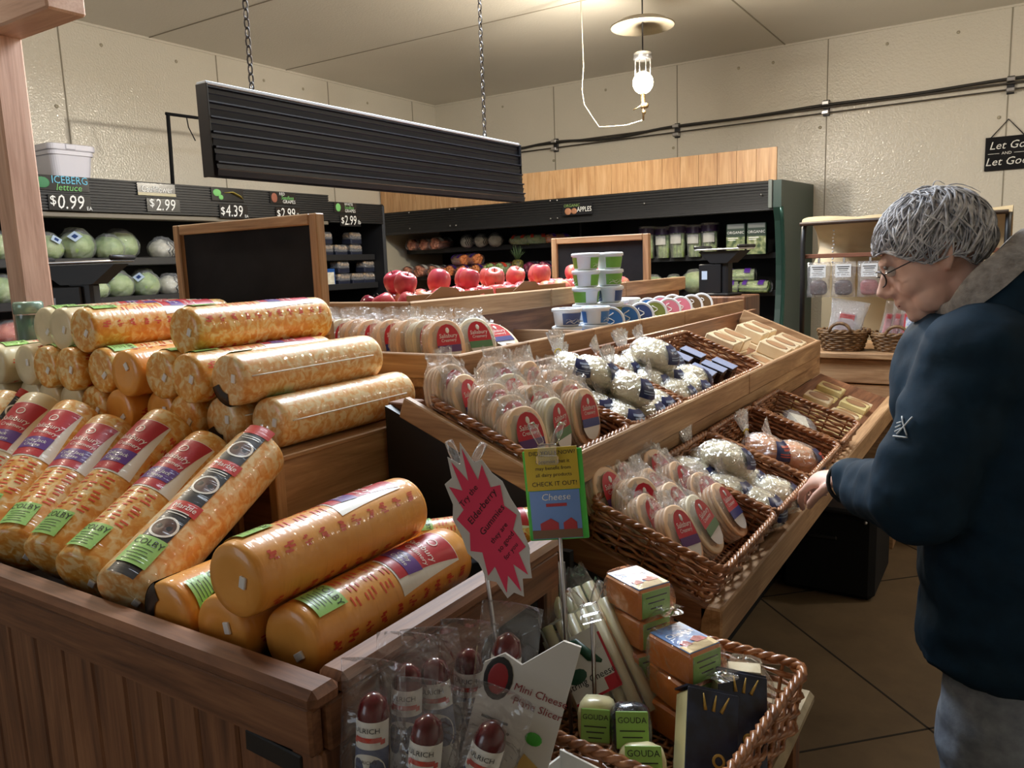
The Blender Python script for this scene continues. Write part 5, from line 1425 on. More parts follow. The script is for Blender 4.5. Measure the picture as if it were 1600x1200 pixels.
# pineapple
t = empty('pineapple', (-4.06, yb_-.0, ZM), 'pineapple with leafy crown standing on the middle shelf of the back cooler', 'pineapple')
m, nt, p, o = newmat('pineapple_skin')
v = coords(nt, (26, 26, 26)); vo = nd(nt, 'ShaderNodeTexVoronoi', i_Scale=1.6); lk(nt, v, vo.inputs['Vector'])
rp = ramp(nt, [(0.1, srgb(150, 136, 62)), (0.6, srgb(70, 66, 34))]); lk(nt, vo.outputs['Distance'], rp.inputs[0]); lk(nt, rp.outputs[0], p.inputs['Base Color']); p.inputs['Roughness'].default_value = .5
b = MB(); b.lathe([(.0, 0), (.045, .004), (.06, .04), (.062, .08), (.052, .125), (.03, .14), (0, .142)], 22, capb=False, capt=False); b.build('fruit', m, t)
b = MB()
for k in range(26):
    a = 2.4*k; tl = .03+.05*(k/26); h_ = .07+.08*(k/26)
    ca, sa = math.cos(a), math.sin(a)
    sp_ = .07*(1-k/30)
    b.tube([(.012*ca, .012*sa, .138), (.022*ca+sp_*.3*ca, .022*sa+sp_*.3*sa, .138+h_*.55), (sp_*ca+.02*ca, sp_*sa+.02*sa, .138+h_)], [.009, .008, .001], 5, flat=.3)
b.build('crown', plain('pineapple_leaf', srgb(74, 96, 60), .5), t)
# celery, organic boxes on the right section
ZR = 1.452
for i, x in enumerate((-2.76, -2.62, -2.48, -2.34, -2.20)): place('celery_bag', CEL[i % 2], at(x, 6.54+.02*(i % 2), ZR, 4*i-8, .95), 'celery bag with dark purple top, %s on the shelf right of the small chalkboard' % (['leftmost', 'second', 'third', 'fourth', 'rightmost'][i]), 'celery', 'celery bags in the back cooler')
BOXP = plain('dark_green_print', srgb(44, 62, 50), .35); BOXL = noisy('leafy_print', [(.35, srgb(60, 84, 50)), (.6, srgb(150, 160, 110)), (.75, srgb(200, 200, 180))], 30)
for i, x in enumerate((-1.94, -1.775)):
    t = empty('salad_box', (x, 6.42, ZR), 'boxed organic salad, %s, right end of back cooler' % ['left one', 'right one, against the green panel'][i], 'box', 'organic salad boxes in the back cooler', rot=(0, 0, R(4)))
    b = MB(); b.box((0, 0, .125), (.15, .08, .25), .006); b.build('box', BOXP, t)
    b = MB(); b.box((0, -.0415, .075), (.145, .002, .14)); b.build('leafy_window', BOXL, t)
    b = MB(); b.text('ORGANIC', .030, lambda X, Y: (X*1.0, -.0425, .178+Y)); b.build('lettering', WHITEP, t)
    b = MB(); b.box((-.02, -.043, .135), (.08, .001, .008)); b.box((-.03, -.043, .12), (.06, .001, .006)); b.build('small_print', WHITEP, t)
    b = MB(); b.box((0, -.041, .228), (.13, .002, .035)); b.build('top_band', plain('grey_band', srgb(120, 124, 120), .4), t)
ZR2, ZR3 = 1.152, .832
for i, (x, v, sc, lab) in enumerate(((-2.85, 2, .8, 'leftmost'), (-2.66, 2, .85, 'second'), (-2.48, 2, .85, 'third'), (-2.30, 2, 1.05, 'largest'))):
    place('lettuce', LETV[v], at(x, 6.44, ZR2, 50*i, sc), 'film-wrapped pale lettuce, %s of four behind the leaning tubs' % lab, 'lettuce', 'wrapped lettuces in the back cooler')
for i, (x, y, z, rz) in enumerate(((-2.06, 6.44, ZR2, 100), (-1.80, 6.44, ZR2, 80), (-1.93, 6.46, ZR2+.095, 94))):
    place('celery_hearts_bag', CELH[0], at(x, y, z, rz), 'purple-printed celery hearts bag, %s right of the scale' % ['lower left', 'lower right', 'upper'][i], 'celery', 'celery hearts in the back cooler')
for i, x in enumerate((-2.02, -1.76)):
    place('celery_hearts_bag', CELH[0], at(x, 6.40, ZR3, 90), 'purple-printed celery hearts bag, %s on the lowest shelf behind the cream blocks' % ['left', 'right'][i], 'celery', 'celery hearts in the back cooler')

# ================================================================ hanging scales on stands
def scale_obj(loc, rz, label, tray=True):
    t = empty('weighing_scale', loc, label, 'scale', rot=(0, 0, R(rz)))
    b = MB(); b.box((0, 0, .13), (.09, .06, .26), .01); b.build('column', BLACK, t)
    b = MB(); b.box((0, 0, .008), (.16, .14, .016), .006); b.build('foot', BLACK, t)
    b = MB(); b.prism([(-.15, .26), (.15, .26), (.06, .19), (-.06, .19)], -.05, .05, M=Matrix(((1, 0, 0, 0), (0, 0, 1, 0), (0, 1, 0, 0), (0, 0, 0, 1)))); b.build('platform_arm', BLACK, t)
    b = MB(); b.box((0, 0, .270), (.32, .15, .008), .003); b.build('platform', METAL if tray else WHITE, t)
    for s_ in (-1, 1):
        b = MB(); b.tube([(s_*.155, -.075, .283), (s_*.155, .075, .283)], .010, 8); b.build('platform_rail', BLACK, t)
    b = MB(); b.box((-.07, -.04, .10), (.16, .012, .17), .004); b.build('display_panel', BLACK, t)
    b = MB(); b.box((-.105, -.047, .12), (.04, .002, .05)); b.build('notice', STICK, t)
    return t
scale_obj((-2.90, 1.62, 1.24), 30, 'black produce scale with raised platform behind the left end of the log pile')
b = MB(); b.box((-2.90, 1.62, .62), (.40, .34, 1.24), .006); tag(b.build('scale_stand', BROWNZ), 'dark wooden stand under the left scale behind the log pile', 'stand')
scale_obj((-1.47, 4.62, 1.22), -20, 'black produce scale with pale arms beyond the end of the tub row', False)
b = MB(); b.box((-1.47, 4.62, .61), (.34, .30, 1.22), .006); tag(b.build('scale_stand', BROWNZ), 'dark wooden stand under the scale at the far end of the island', 'stand')
# glass jar with a green lid near the post
t = empty('glass_jar', (-2.46, 1.20, 1.2), 'small green-lidded clear jar beside the wooden post', 'jar')
b = MB(); b.lathe([(.036, .0), (.038, .01), (.038, .16)], 20, capt=False); b.build('jar', CLEAR, t)
b = MB(); b.lathe([(.033, .005), (.035, .15)], 20); b.build('green_contents', plain('green_filling', srgb(50, 100, 70), .4), t)
b = MB(); b.lathe([(.040, .155), (.040, .185), (.036, .19)], 20); b.build('lid', plain('pale_green_lid', srgb(150, 176, 160), .2, .3), t)
b = MB(); b.box((-2.46, 1.2, .6), (.09, .09, 1.198), .004); tag(b.build('side_post', BROWNZ), 'low dark post under the green-lidded jar', 'post')
# ================================================================ counter with canvas canopy at the right
t = empty('canopy_counter', (-0.42, 4.55, 0), 'wooden snack counter under a cream canvas canopy at the right, behind the person', 'counter')
ox, oy = .42, -4.55
def cb(n, mb, m): return mb.build(n, m, t, (ox, oy, 0))
X0, X1, Y0, Y1 = -.90, .10, 4.25, 4.95
b = MB(); b.box(((X0+X1)/2, (Y0+Y1)/2, .93), (X1-X0+.04, Y1-Y0+.04, .03), .005); cb('counter_top', b, WOODX)
b = MB(); b.box(((X0+X1)/2, Y0+.02, .85), (X1-X0, .02, .12), .003); cb('top_board', b, WOODX)
b = MB(); b.box(((X0+X1)/2, Y0+.03, .74), (X1-X0, .02, .10), .003); cb('mid_board', b, WOODX)
b = MB(); b.box(((X0+X1)/2, Y0+.045, .40), (X1-X0, .02, .56), .003); cb('front_board', b, WOODX)
for z in (.795, .10):
    b = MB(); b.box(((X0+X1)/2, Y0+.026, z), (X1-X0, .012, .028), .002); cb('black_band', b, BLACK)
b = MB(); b.box(((X0+X1)/2, Y0+.35, .45), (X1-X0-.02, .6, .88)); cb('carcass', b, BROWNX)
CANV = noisy('cream_canvas', [(.3, srgb(190, 170, 134)), (.7, srgb(214, 196, 160))], 8, rough=.9, bump=.3)
CANIN = noisy('canvas_inside', [(.3, srgb(176, 160, 134)), (.7, srgb(200, 184, 156))], 6, rough=.9)
def cv(u, w):
    x = -.96+.92*u+.0; a = R(100*w)
    y = 4.86-.42*math.sin(a)*(1) ; z = 1.44+.20*math.cos(R(90-90*(1-w)))*1.0+.012*math.sin(u*9+w*5)*w
    return (x, y, z)
b = MB()
def arch(u, w):
    """canopy sheet from the front lip over the top to the back"""
    x = -.975+.93*u
    if w < .3: f = w/.3; return (x, 4.34+.03*f, 1.60+.025*f+.004*math.sin(u*20))
    f = (w-.3)/.7
    a = R(90*f)
    return (x, 4.37+.42*math.sin(a), 1.625+.018*math.sin(PI*f)-.30*(1-math.cos(a))*f+.008*math.sin(u*13+f*4))
b.grid(arch, 24, 14); cb('canopy', b, CANV)
b = MB()
def back(u, w):
    x = -.955+.89*u
    sag = .05*math.sin(PI*u)*(w)
    return (x, 4.52+.16*math.sin(PI*w)+.02*math.sin(u*17+w*3), 1.60-.22*w-sag*.6+.012*math.sin(u*7)*w)
b.grid(back, 24, 12); cb('canvas_lining', b, CANIN)
for x in (-.965, -.06):
    b = MB(); b.tube([(x, 4.36, .95), (x, 4.35, 1.3), (x, 4.34, 1.50), (x, 4.36, 1.58), (x, 4.42, 1.612), (x, 4.8, 1.60)], .013, 8); cb('canopy_frame', b, BLACK)
b = MB(); b.tube([(-.98, 4.335, 1.598), (-.06, 4.335, 1.605)], .010, 6); cb('front_lip', b, plain('dark_brown_trim', srgb(60, 42, 32), .5))
b = MB(); b.box((-.52, 4.37, 1.432), (.88, .02, .022), .003); cb('hanging_bar', b, plain('reddish_bar', srgb(132, 84, 62), .5))
b = MB()
for k in range(10): b.ball((-.83+.003*math.sin(k*2), 4.42, 1.56-.018*k), .0055, 6, 5)
cb('bead_string', b, WHITE)
b = MB(); b.box((-.5, 4.9, 1.2), (.95, .02, .55)); cb('back_board', b, plain('beige_board', srgb(176, 160, 128), .7))
# bags hanging on clips
DARKJ = noisy('dark_dried_meat', [(.3, srgb(48, 30, 34)), (.7, srgb(90, 56, 56))], 30, rough=.4); REDJ = noisy('red_dried_meat', [(.3, srgb(120, 34, 40)), (.7, srgb(176, 90, 90))], 30, rough=.4)
for i, (x, fm, lab) in enumerate(((-.885, DARKJ, 'hanging bag of dark snacks with white card, left of three on the bar'), (-.763, DARKJ, 'hanging bag of dark snacks with white card, middle of three on the bar'), (-.640, REDJ, 'hanging bag of red sticks with white card, right of three on the bar'))):
    h = empty('snack_bag', (x, 4.352, 1.42), lab, 'bag', 'snack bags hanging from the counter bar')
    b = MB(); rings = []
    for k in range(9):
        f = k/8; z = -.02-.18*f; th = .004+.02*math.sin(PI*min(1, f*1.1)*.9)
        rings.append([((.057+.002*math.sin(k))*math.copysign(abs(math.cos(a))**.5, math.cos(a)), th*math.sin(a)*(1+.1*math.sin(a*5+k)), z) for a in [2*PI*q/20 for q in range(20)]])
    b.loft(rings); b.build('clear_bag', FILM, h)
    b = MB(); b.ball((0, 0, -.152), (.051, .015, .046), 18, 12, fn=lambda v: (1/max(abs(v.x)**4+abs(v.y)**4+abs(v.z)**4, .12)**.22*.84)*(1+.12*mnoise.noise(v*5))); b.build('contents', fm, h)
    b = MB(); b.box((0, -.020, -.065), (.076, .002, .066)); cd = b.build('card', WHITE, h)
    b = MB()
    for k in range(5): b.box((0, -.0215, -.045-.010*k), (.060-.010*(k % 3), .001, .004 if k < 2 else .002))
    b.build('card_print', BLACK, cd)
    b = MB(); b.box((0, 0, -.012), (.012, .012, .026), .003); b.build('clip', METAL, h)
# wicker baskets on the counter
def round_basket(name, loc, w, d, h, label, handle):
    t = empty(name, loc, label, 'basket', 'baskets on the snack counter')
    b = MB(); rows = 9
    for r_ in range(rows):
        f = r_/(rows-1); k = .78+.22*f; N = 48
        b.tube([((w/2*k+.003*math.cos(12*2*PI*i/N+PI*(r_ % 2)))*math.copysign(abs(math.cos(2*PI*i/N))**.75, math.cos(2*PI*i/N)), (d/2*k+.003*math.cos(12*2*PI*i/N+PI*(r_ % 2)))*math.copysign(abs(math.sin(2*PI*i/N))**.75, math.sin(2*PI*i/N)), .006+(h-.012)*f) for i in range(N)], .0075, 4, closed=True)
    b.build('woven_wall', RATT, t)
    b = MB()
    for ph in (0, PI):
        b.tube([((w/2+.006*math.cos(2*PI*i/6+ph))*math.cos(2*PI*i/60), (d/2+.006*math.cos(2*PI*i/6+ph))*math.sin(2*PI*i/60), h+.006*math.sin(2*PI*i/6+ph)) for i in range(60)], .008, 5, closed=True)
    b.build('twisted_rim', RATT, t)
    b = MB(); b.prism([(w/2*.78*math.cos(2*PI*i/20), d/2*.78*math.sin(2*PI*i/20)) for i in range(20)], .002, .012); b.build('woven_floor', RATT, t)
    if handle:
        for s_ in (-1, 1):
            b = MB(); b.tube([(.05*math.cos(PI*q/10)*1.0, s_*d/2, h+.045*math.sin(PI*q/10)) for q in range(11)], .008, 6); b.build('handle', RATT, t)
    return t
round_basket('wicker_basket', (-.76, 4.37, .946), .24, .20, .10, 'dark handled wicker basket at the left end of the snack counter', True)
round_basket('wicker_basket', (-.50, 4.40, .946), .26, .22, .085, 'light wicker basket of red packs on the snack counter beside the person', True)
REDPK = noisy('red_packaged_meat', [(.3, srgb(150, 50, 56)), (.7, srgb(206, 120, 120))], 24, rough=.35, coat=.6)
for i, (x, y, z, rx, rz, lab) in enumerate(((-.77, 4.37, .96, 0, 5, 'red meat pack standing in the dark handled basket'), (-.575, 4.38, .958, -14, 6, 'red stick pack leaning, left of the row in the light basket'), (-.535, 4.39, .958, -14, 8, 'red stick pack leaning, second in the light basket'), (-.495, 4.40, .958, -14, 10, 'red stick pack leaning, third in the light basket'))):
    k = empty('meat_pack', (x, y, z), lab, 'meat pack', 'red meat packs on the snack counter', rot=(R(rx), R(10), R(rz)))
    b = MB(); b.box((0, 0, .09), (.085 if i == 0 else .036, .03, .18), .008); b.build('meat', REDPK, k)
    b = MB(); rings = []
    for q in range(8):
        f = q/7; rings.append([((.07 if i == 0 else .03)*(1.0+.3*f*(i == 0))*math.copysign(abs(math.cos(a))**.6, math.cos(a))*(1+.06*math.sin(a*4+q)), .024*math.sin(a)*(1-.6*f), .005+.24*f) for a in [2*PI*s_/18 for s_ in range(18)]])
    b.loft(rings, capa=False, capb=False); b.build('film_wrap', FILM_T if i == 0 else FILM, k)
k = empty('printed_pack', (-.44, 4.36, .975), 'flat red-framed pack with a blue and white picture in the light basket', 'pack', rot=(R(-18), 0, R(-4)))
b = MB(); b.box((0, 0, .08), (.085, .012, .16), .003); b.build('pack', plain('red_pack', srgb(176, 40, 50), .3), k)
b = MB(); b.box((0, -.007, .085), (.07, .002, .12)); b.build('picture', noisy('blue_white_print', [(.35, srgb(50, 70, 140)), (.55, srgb(200, 206, 220)), (.7, srgb(196, 180, 110))], 36, rough=.3, rnd=False), k)
# stacked wrapped blocks on a ledge before the counter
b = MB(); b.box((-.68, 4.16, .66), (.52, .16, .03), .004); b.box((-.68, 4.16, .32), (.44, .12, .65)); tag(b.build('ledge', WOODX), 'low wooden ledge before the snack counter holding orange cheese blocks', 'shelf')
g = 'orange cheese blocks on the low ledge'
for i, (x, n) in enumerate(((-.86, 4), (-.74, 2), (-.60, 1), (-.48, 1))):
    for l_ in range(n):
        block(at(x, 4.16, .676+.031*l_, rnd(-4, 4)), BLKO if (i+l_) % 2 == 0 else BLKC, (.11, .12, .03), 'wrapped block, %s of the %s stack on the low ledge' % (['lowest', 'second', 'third', 'top'][l_], ['leftmost', 'second', 'third', 'rightmost'][i]), g)
# black bin under the lower shelf
t = empty('black_bin', (-.635, 3.63, 0), 'black plastic bin on the floor under the lower shelf', 'bin')
b = MB(); b.box((0, 0, .185), (.38, .46, .37), .025); b.build('bin_body', BLACKM, t)
b = MB(); b.box((0, 0, .378), (.395, .475, .026), .010); b.build('lid', BLACK, t)
b = MB(); b.box((-.02, -.233, .26), (.12, .012, .018), .004); b.build('handle', DKMETAL, t)
b = MB(); b.ball((.15, -.236, .345), .008, 8, 6); b.build('rivet', METAL, t)
# ================================================================ small table with baskets in the foreground
FILM_V = film('vacuum_bag_film', base=.05, gain=.5, scale=26, bump=.9, haze=.035, rough=.08, blend=.12)
t = empty('low_table', (-.45, .96, 0), 'small pale-topped low table at the right of the plank bin', 'table')
TBL = noisy('worn_pale_top', [(.3, srgb(150, 132, 104)), (.7, srgb(192, 174, 140))], 20, rough=.5)
b = MB(); b.box((0, 0, .667), (.36, .84, .026), .008); b.build('table_top', TBL, t)
b = MB(); b.box((-.01, 0, .50), (.28, .74, .30), .004); b.build('apron', BLACKM, t)
for sx in (-1, 1):
    for sy in (-1, 1):
        b = MB(); b.box((sx*.15-.005, sy*.37, .33), (.035, .035, .65), .004); b.build('leg', BROWNZ, t)
TT = .681
# basket of small cheeses
BR = R(-5)
fb = basket((-.462, 1.085, TT), (0, 0, BR), .35, .365, .10, 'wicker basket of small wrapped cheeses in the near foreground', 'wicker baskets in the foreground')
BZ0 = TT+.012
ORBL = noisy('bright_orange_cheddar', [(.3, srgb(232, 128, 36)), (.7, srgb(240, 148, 56))], 10, rough=.35, coat=.6)
SKY = plain('blue_sky_print', srgb(110, 148, 210), .3); BARN = plain('red_barn_print', srgb(176, 48, 52), .4); SAND = plain('yellow_ground_print', srgb(214, 184, 120), .4); GRNL = plain('lime_price_label', srgb(150, 200, 96), .4)
def cheddar(x, y, z, rz, lab, printed):
    k = empty('cheddar_block', (x, y, z), lab, 'cheese', 'orange cheddar blocks in the foreground basket', rot=(0, 0, R(rz)))
    b = MB(); b.box((0, 0, .026), (.095, .068, .052), .004); b.build('cheese', ORBL, k)
    if printed:
        b = MB(); b.box((0, 0, .0528), (.088, .064, .0012)); p_ = b.build('top_label', SKY, k)
        b = MB(); b.box((.032, 0, .0537), (.022, .062, .0008)); b.build('ground_print', SAND, p_)
        b = MB(); b.prism([(.012, .0), (.024, .004), (.024, .026), (.012, .022), (.006, .013)], .0538, .0546); b.prism([(.014, -.024), (.025, -.022), (.025, -.006), (.014, -.008), (.008, -.015)], .0538, .0546); b.build('barn_print', BARN, p_)
        b = MB(); b.text('Cheese', .018, lambda X, Y: (-.012-Y, X, .0545)); b.build('label_lettering', WHITEP, p_)
    b = MB(); b.box((.0482, 0, .026), (.0012, .058, .044)); gl = b.build('price_label', GRNL, k)
    b = MB()
    for q in range(3): b.box((.0492, .0, .038-.010*q), (.0006, .044-.01*q, .002))
    b.build('price_print', PR_INK, gl)
    b = MB(); rings = []
    for q, (x_, s_) in enumerate(((-.0495, 1.03), (0, 1.06), (.05, 1.04), (.062, .7), (.076, .5), (.092, .62))):
        rings.append([(x_+.004*math.sin(a*3+q), .0352*s_*math.copysign(abs(math.cos(a))**.4, math.cos(a))*(1+.03*math.sin(a*7+q)), .026+.0275*(s_ if q < 3 else s_*.35)*math.copysign(abs(math.sin(a))**.4, math.sin(a))) for a in [2*PI*w/24 for w in range(24)]])
    b.loft(rings, capa=True, capb=False); b.build('clear_wrap', FILM_V, k)
    return k
stx = ((-.525, 1.185), (-.420, 1.125))
for s_, (x, y) in enumerate(stx):
    for l_ in range(4 if s_ == 0 else 3):
        top = l_ == (3 if s_ == 0 else 2)
        cheddar(x+rnd(-.003, .003), y+rnd(-.003, .003), BZ0+.056*l_, -28+[4, -5, 3, 0][l_], 'orange cheddar block%s, %s of the %s stack in the foreground basket' % (' with blue picture label' if top else '', ['bottom', 'second', 'third', 'top'][l_] if not top else 'top', ['taller', 'lower'][s_]), top)
# string cheese bundles
STR = noisy('string_cheese', [(.3, srgb(226, 212, 172)), (.7, srgb(238, 228, 196))], 12, rough=.4, coat=.3)
DKG = plain('dark_green_print', srgb(34, 84, 62), .35)
def string_pack(x, y, z, rx, ry, rz, lab):
    k = empty('string_cheese_pack', (x, y, z), lab, 'cheese', 'string cheese packs in the foreground basket', rot=(R(rx), R(ry), R(rz)))
    for q in range(6):
        b = MB(); b.tube([(-.055+.022*q, .011*(q % 2), .0), (-.055+.022*q, .011*(q % 2), .195)], .0105, 8)
        b.build('cheese_stick', STR, k)
    b = MB(); b.box((-.012, -.016, .105), (.085, .002, .105)); l_ = b.build('front_label', WHITEP, k)
    b = MB(); b.tube([(-.04, -.018, .15), (-.015, -.018, .145), (.0, -.018, .115), (.015, -.018, .10)], [.004, .009, .010, .003], 6, flat=.2, up=(0, 1, 0)); b.ball((-.035, -.0175, .095), (.018, .001, .012), 12, 6); b.build('green_swoosh', DKG, l_)
    b = MB(); b.box((.018, -.0175, .065), (.022, .001, .02)); b.box((-.012, -.0175, .0545), (.085, .001, .004)); b.box((.029, -.0175, .10), (.004, .001, .09)); b.build('red_print', LAB_RED, l_)
    b = MB(); b.text('String Cheese', .016, lambda X, Y: (-.014+X, -.018, .082+Y)); b.build('label_lettering', BLACK, l_)
    b = MB(); b.text('Salisbury', .010, lambda X, Y: (-.032+X, -.0185, .140+Y)); b.build('brand_lettering', LAB_RED, l_)
    b = MB(); rings = []
    for q in range(10):
        f = q/9; w_ = .068*(1+.05*math.sin(q*2)); d_ = .020*(1-.75*max(0, f-.8)/.2)
        rings.append([(w_*math.copysign(abs(math.cos(a))**.5, math.cos(a)), .004+d_*math.copysign(abs(math.sin(a))**.7, math.sin(a))*(1+.08*math.sin(a*6+q*2)), -.006+.235*f+(.006*math.sin(a*9) if q == 9 else 0)) for a in [2*PI*w/26 for w in range(26)]])
    b.loft(rings, capa=True, capb=False); b.build('clear_bag', FILM_V, k)
string_pack(-.505, 1.080, BZ0+.012, -34, -30, 26, 'string cheese pack with dark green and red label leaning in front')
string_pack(-.560, 1.135, BZ0+.008, -30, -30, 26, 'string cheese pack leaning behind another, mostly hidden')
# white wedge
k = empty('cheese_wedge', (-.335, 1.170, BZ0), 'plain ivory cheese wedge standing at the back right of the foreground basket', 'cheese', rot=(0, 0, R(20)))
b = MB(); b.loft([[(-.036, -.03, 0), (.036, -.03, 0), (.036, .03, 0), (-.036, .03, 0)], [(-.034, -.028, .06), (.034, -.028, .06), (.034, .028, .06), (-.034, .028, .06)], [(-.026, -.016, .115), (.022, -.018, .115), (.024, .012, .115), (-.026, .012, .115)]], smooth=False); b.build('cheese', noisy('rough_ivory_cheese', [(.3, srgb(214, 198, 158)), (.7, srgb(232, 220, 186))], 30, rough=.5, bump=.3, coat=.4), k)
b = MB(); crumple_shell(b, .046, .042, .062, .060, 9, .1); b.build('clear_wrap', FILM_V, k)
# navy boxes of wedge cheese leaning
NVB = noisy('dark_blue_slate_print', [(.35, srgb(22, 28, 46)), (.6, srgb(40, 52, 84)), (.8, srgb(70, 84, 118))], 30, rough=.35); GOLD = plain('gold_print', srgb(196, 160, 80), .35, .3)
PALEY = noisy('pale_yellow_cheese', [(.3, srgb(226, 216, 160)), (.7, srgb(236, 230, 186))], 20, rough=.4, coat=.4)
for i, (x, y, lab) in enumerate(((-.345, 1.000, 'front pale cheese wedge in a dark blue gold-printed sleeve'), (-.322, 1.070, 'rear pale cheese wedge in a dark blue gold-printed sleeve'))):
    k = empty('sleeved_cheese', (x, y, BZ0+.012), lab, 'cheese', 'dark-sleeved cheese wedges in the foreground basket', rot=(R(-20), R(-36), R(-42)))
    b = MB(); b.box((0, 0, .06), (.05, .075, .125), .004); b.build('cheese', PALEY, k)
    b = MB(); b.box((.0275, 0, .058), (.003, .079, .132), .001); b.box((0, 0, .1265), (.05, .079, .003)); s_ = b.build('sleeve', NVB, k)
    b = MB(); b.lathe([(.006, 0), (.010, 0), (.010, .001), (.006, .001)], 16, capb=False, capt=False, M=Matrix.Translation((.0292, .01, .03)) @ Matrix.Rotation(PI/2, 4, 'Y'))
    b.build('gold_seal', GOLD, s_)
    b = MB()
    for q in range(3): b.tube([(.030, -.012+.012*q, .095), (.030, -.012+.02*q-.004, .118)], [.003, .001], 4)
    b.build('gold_crown', GOLD, s_)
# dark foil chunks with lime labels
FOIL = noisy('dark_foil', [(.3, srgb(24, 26, 34)), (.7, srgb(70, 78, 92))], 60, rough=.12, bump=1.0, coat=1.0)
def chunk(x, y, z, rz, ry, lab, m, sz):
    k = empty('labelled_cheese', (x, y, z), lab, 'cheese', 'lime-labelled cheese pieces in the foreground basket', rot=(0, R(ry), R(rz)))
    b = MB(); b.ball((0, 0, sz[2]*.5), (sz[0]*.62, sz[1]*.62, sz[2]*.62), 20, 14, fn=lambda v: 1/max(abs(v.x)**4+abs(v.y)**4+abs(v.z)**4, .12)**.22*.84+.05*mnoise.noise(v*3)); b.build('wrapped_cheese', m, k)
    b = MB(); b.box((sz[0]*.59, 0, sz[2]*.48), (.003, sz[1]*.78, sz[2]*.72), .001); g_ = b.build('price_label', GRNL, k)
    b = MB()
    b.text('GOUDA', sz[1]*.19, lambda X, Y: (sz[0]*.59+.0022, X, sz[2]*.66+Y))
    for q in range(3): b.box((sz[0]*.59+.002, 0, sz[2]*(.46-.12*q)), (.0006, sz[1]*(.6-.12*q), .0016))
    b.build('price_print', PR_INK, g_)
chunk(-.448, .985, BZ0+.035, -62, -30, 'dark foil cheese piece with lime price label in the basket front', FOIL, (.07, .06, .07))
chunk(-.505, .985, BZ0+.035, -68, -20, 'small cheese piece with lime label, half hidden by the slicer card', PALEY, (.06, .055, .065))
chunk(-.408, .935, BZ0+.02, -62, -45, 'pale cheese piece with lime label at the bottom edge of the photo', PALEY, (.07, .065, .06))

# ---------------------------------------------------------------- white carton with slicer cards
t = empty('white_carton', (-.425, .785, TT), 'open empty white carton at the bottom edge beside the slicer card', 'carton', rot=(0, 0, R(-10)))
for nm, c, d in (('front_wall', (0, -.05, .045), (.15, .003, .09)), ('back_wall', (0, .05, .06), (.15, .003, .12)), ('left_wall', (-.075, 0, .055), (.003, .10, .11)), ('right_wall', (.075, 0, .06), (.003, .10, .12)), ('carton_floor', (0, 0, .003), (.147, .097, .004))):
    b = MB(); b.box(c, d); b.build(nm, WHITEP, t)
k = empty('slicer_card', (-.548, .718, TT+.001), 'tall white printed card for a mini cheese plane slicer standing between sausages and basket', 'card', rot=(R(-6), R(15), R(16))); k.scale = (1.1, 1.1, 1.1)
CARDW = plain('glossy_white_card', srgb(214, 212, 208), .3)
b = MB(); b.prism([(-.05, 0), (.05, 0), (.05, .305), (.03, .305), (-.008, .262), (-.03, .268), (-.05, .25)], -.002, .002, M=Matrix(((1, 0, 0, 0), (0, 0, -1, 0), (0, 1, 0, 0), (0, 0, 0, 1)))); b.build('card', CARDW, k)
def oc(dx, dz): return lambda x, y: (x+dx, -.0032, y+dz)
b = MB(); b.text('Mini Cheese', .0125, oc(.021, .236), shear=.1); b.text('Plane Slicer', .0125, oc(.021, .220), shear=.1); b.build('red_lettering', plain('maroon_print', srgb(140, 44, 52), .4), k)
b = MB(); b.ball((-.030, -.003, .238), (.017, .001, .026), 20, 8); d_ = b.build('oval_badge', BLACK, k)
b = MB(); b.ball((-.030, -.0035, .238), (.012, .0012, .019), 18, 8); b.build('badge_centre', plain('badge_red', srgb(150, 36, 44), .4), d_)
b = MB(); b.text('Ambrosi', .008, lambda x, y: (x*.8-.030, -.0052, y+.238)); b.build('badge_lettering', WHITEP, d_) if False else None
b = MB()
for q in range(4): b.box((-.022+.004*(q % 2), -.003, .19-.011*q), (.032, .001, .0025))
b.build('bullet_print', plain('grey_print', srgb(90, 88, 86), .5), k)
b = MB(); b.ball((.026, -.003, .185), (.010, .001, .008), 12, 6); b.build('green_leaf_print', plain('leaf_green_print', srgb(70, 170, 60), .4), k)
b = MB(); b.prism([(.0, .06), (.045, .05), (.048, .15), (.02, .165), (.005, .12)], .0025, .0035, M=Matrix(((1, 0, 0, 0), (0, 0, -1, 0), (0, 1, 0, 0), (0, 0, 0, 1)))); b.build('cheese_picture', plain('cheese_picture_print', srgb(206, 170, 96), .4), k)
b = MB(); b.tube([(.012, -.004, .05), (.042, -.004, .125)], .005, 6, flat=.3); b.tube([(-.022, -.004, .06), (-.018, -.004, .13)], .007, 6, flat=.3); b.tube([(-.018, -.004, .12), (-.008, -.004, .15)], .005, 6, flat=.3); b.build('slicer_picture', plain('black_print', srgb(34, 34, 38), .4), k)

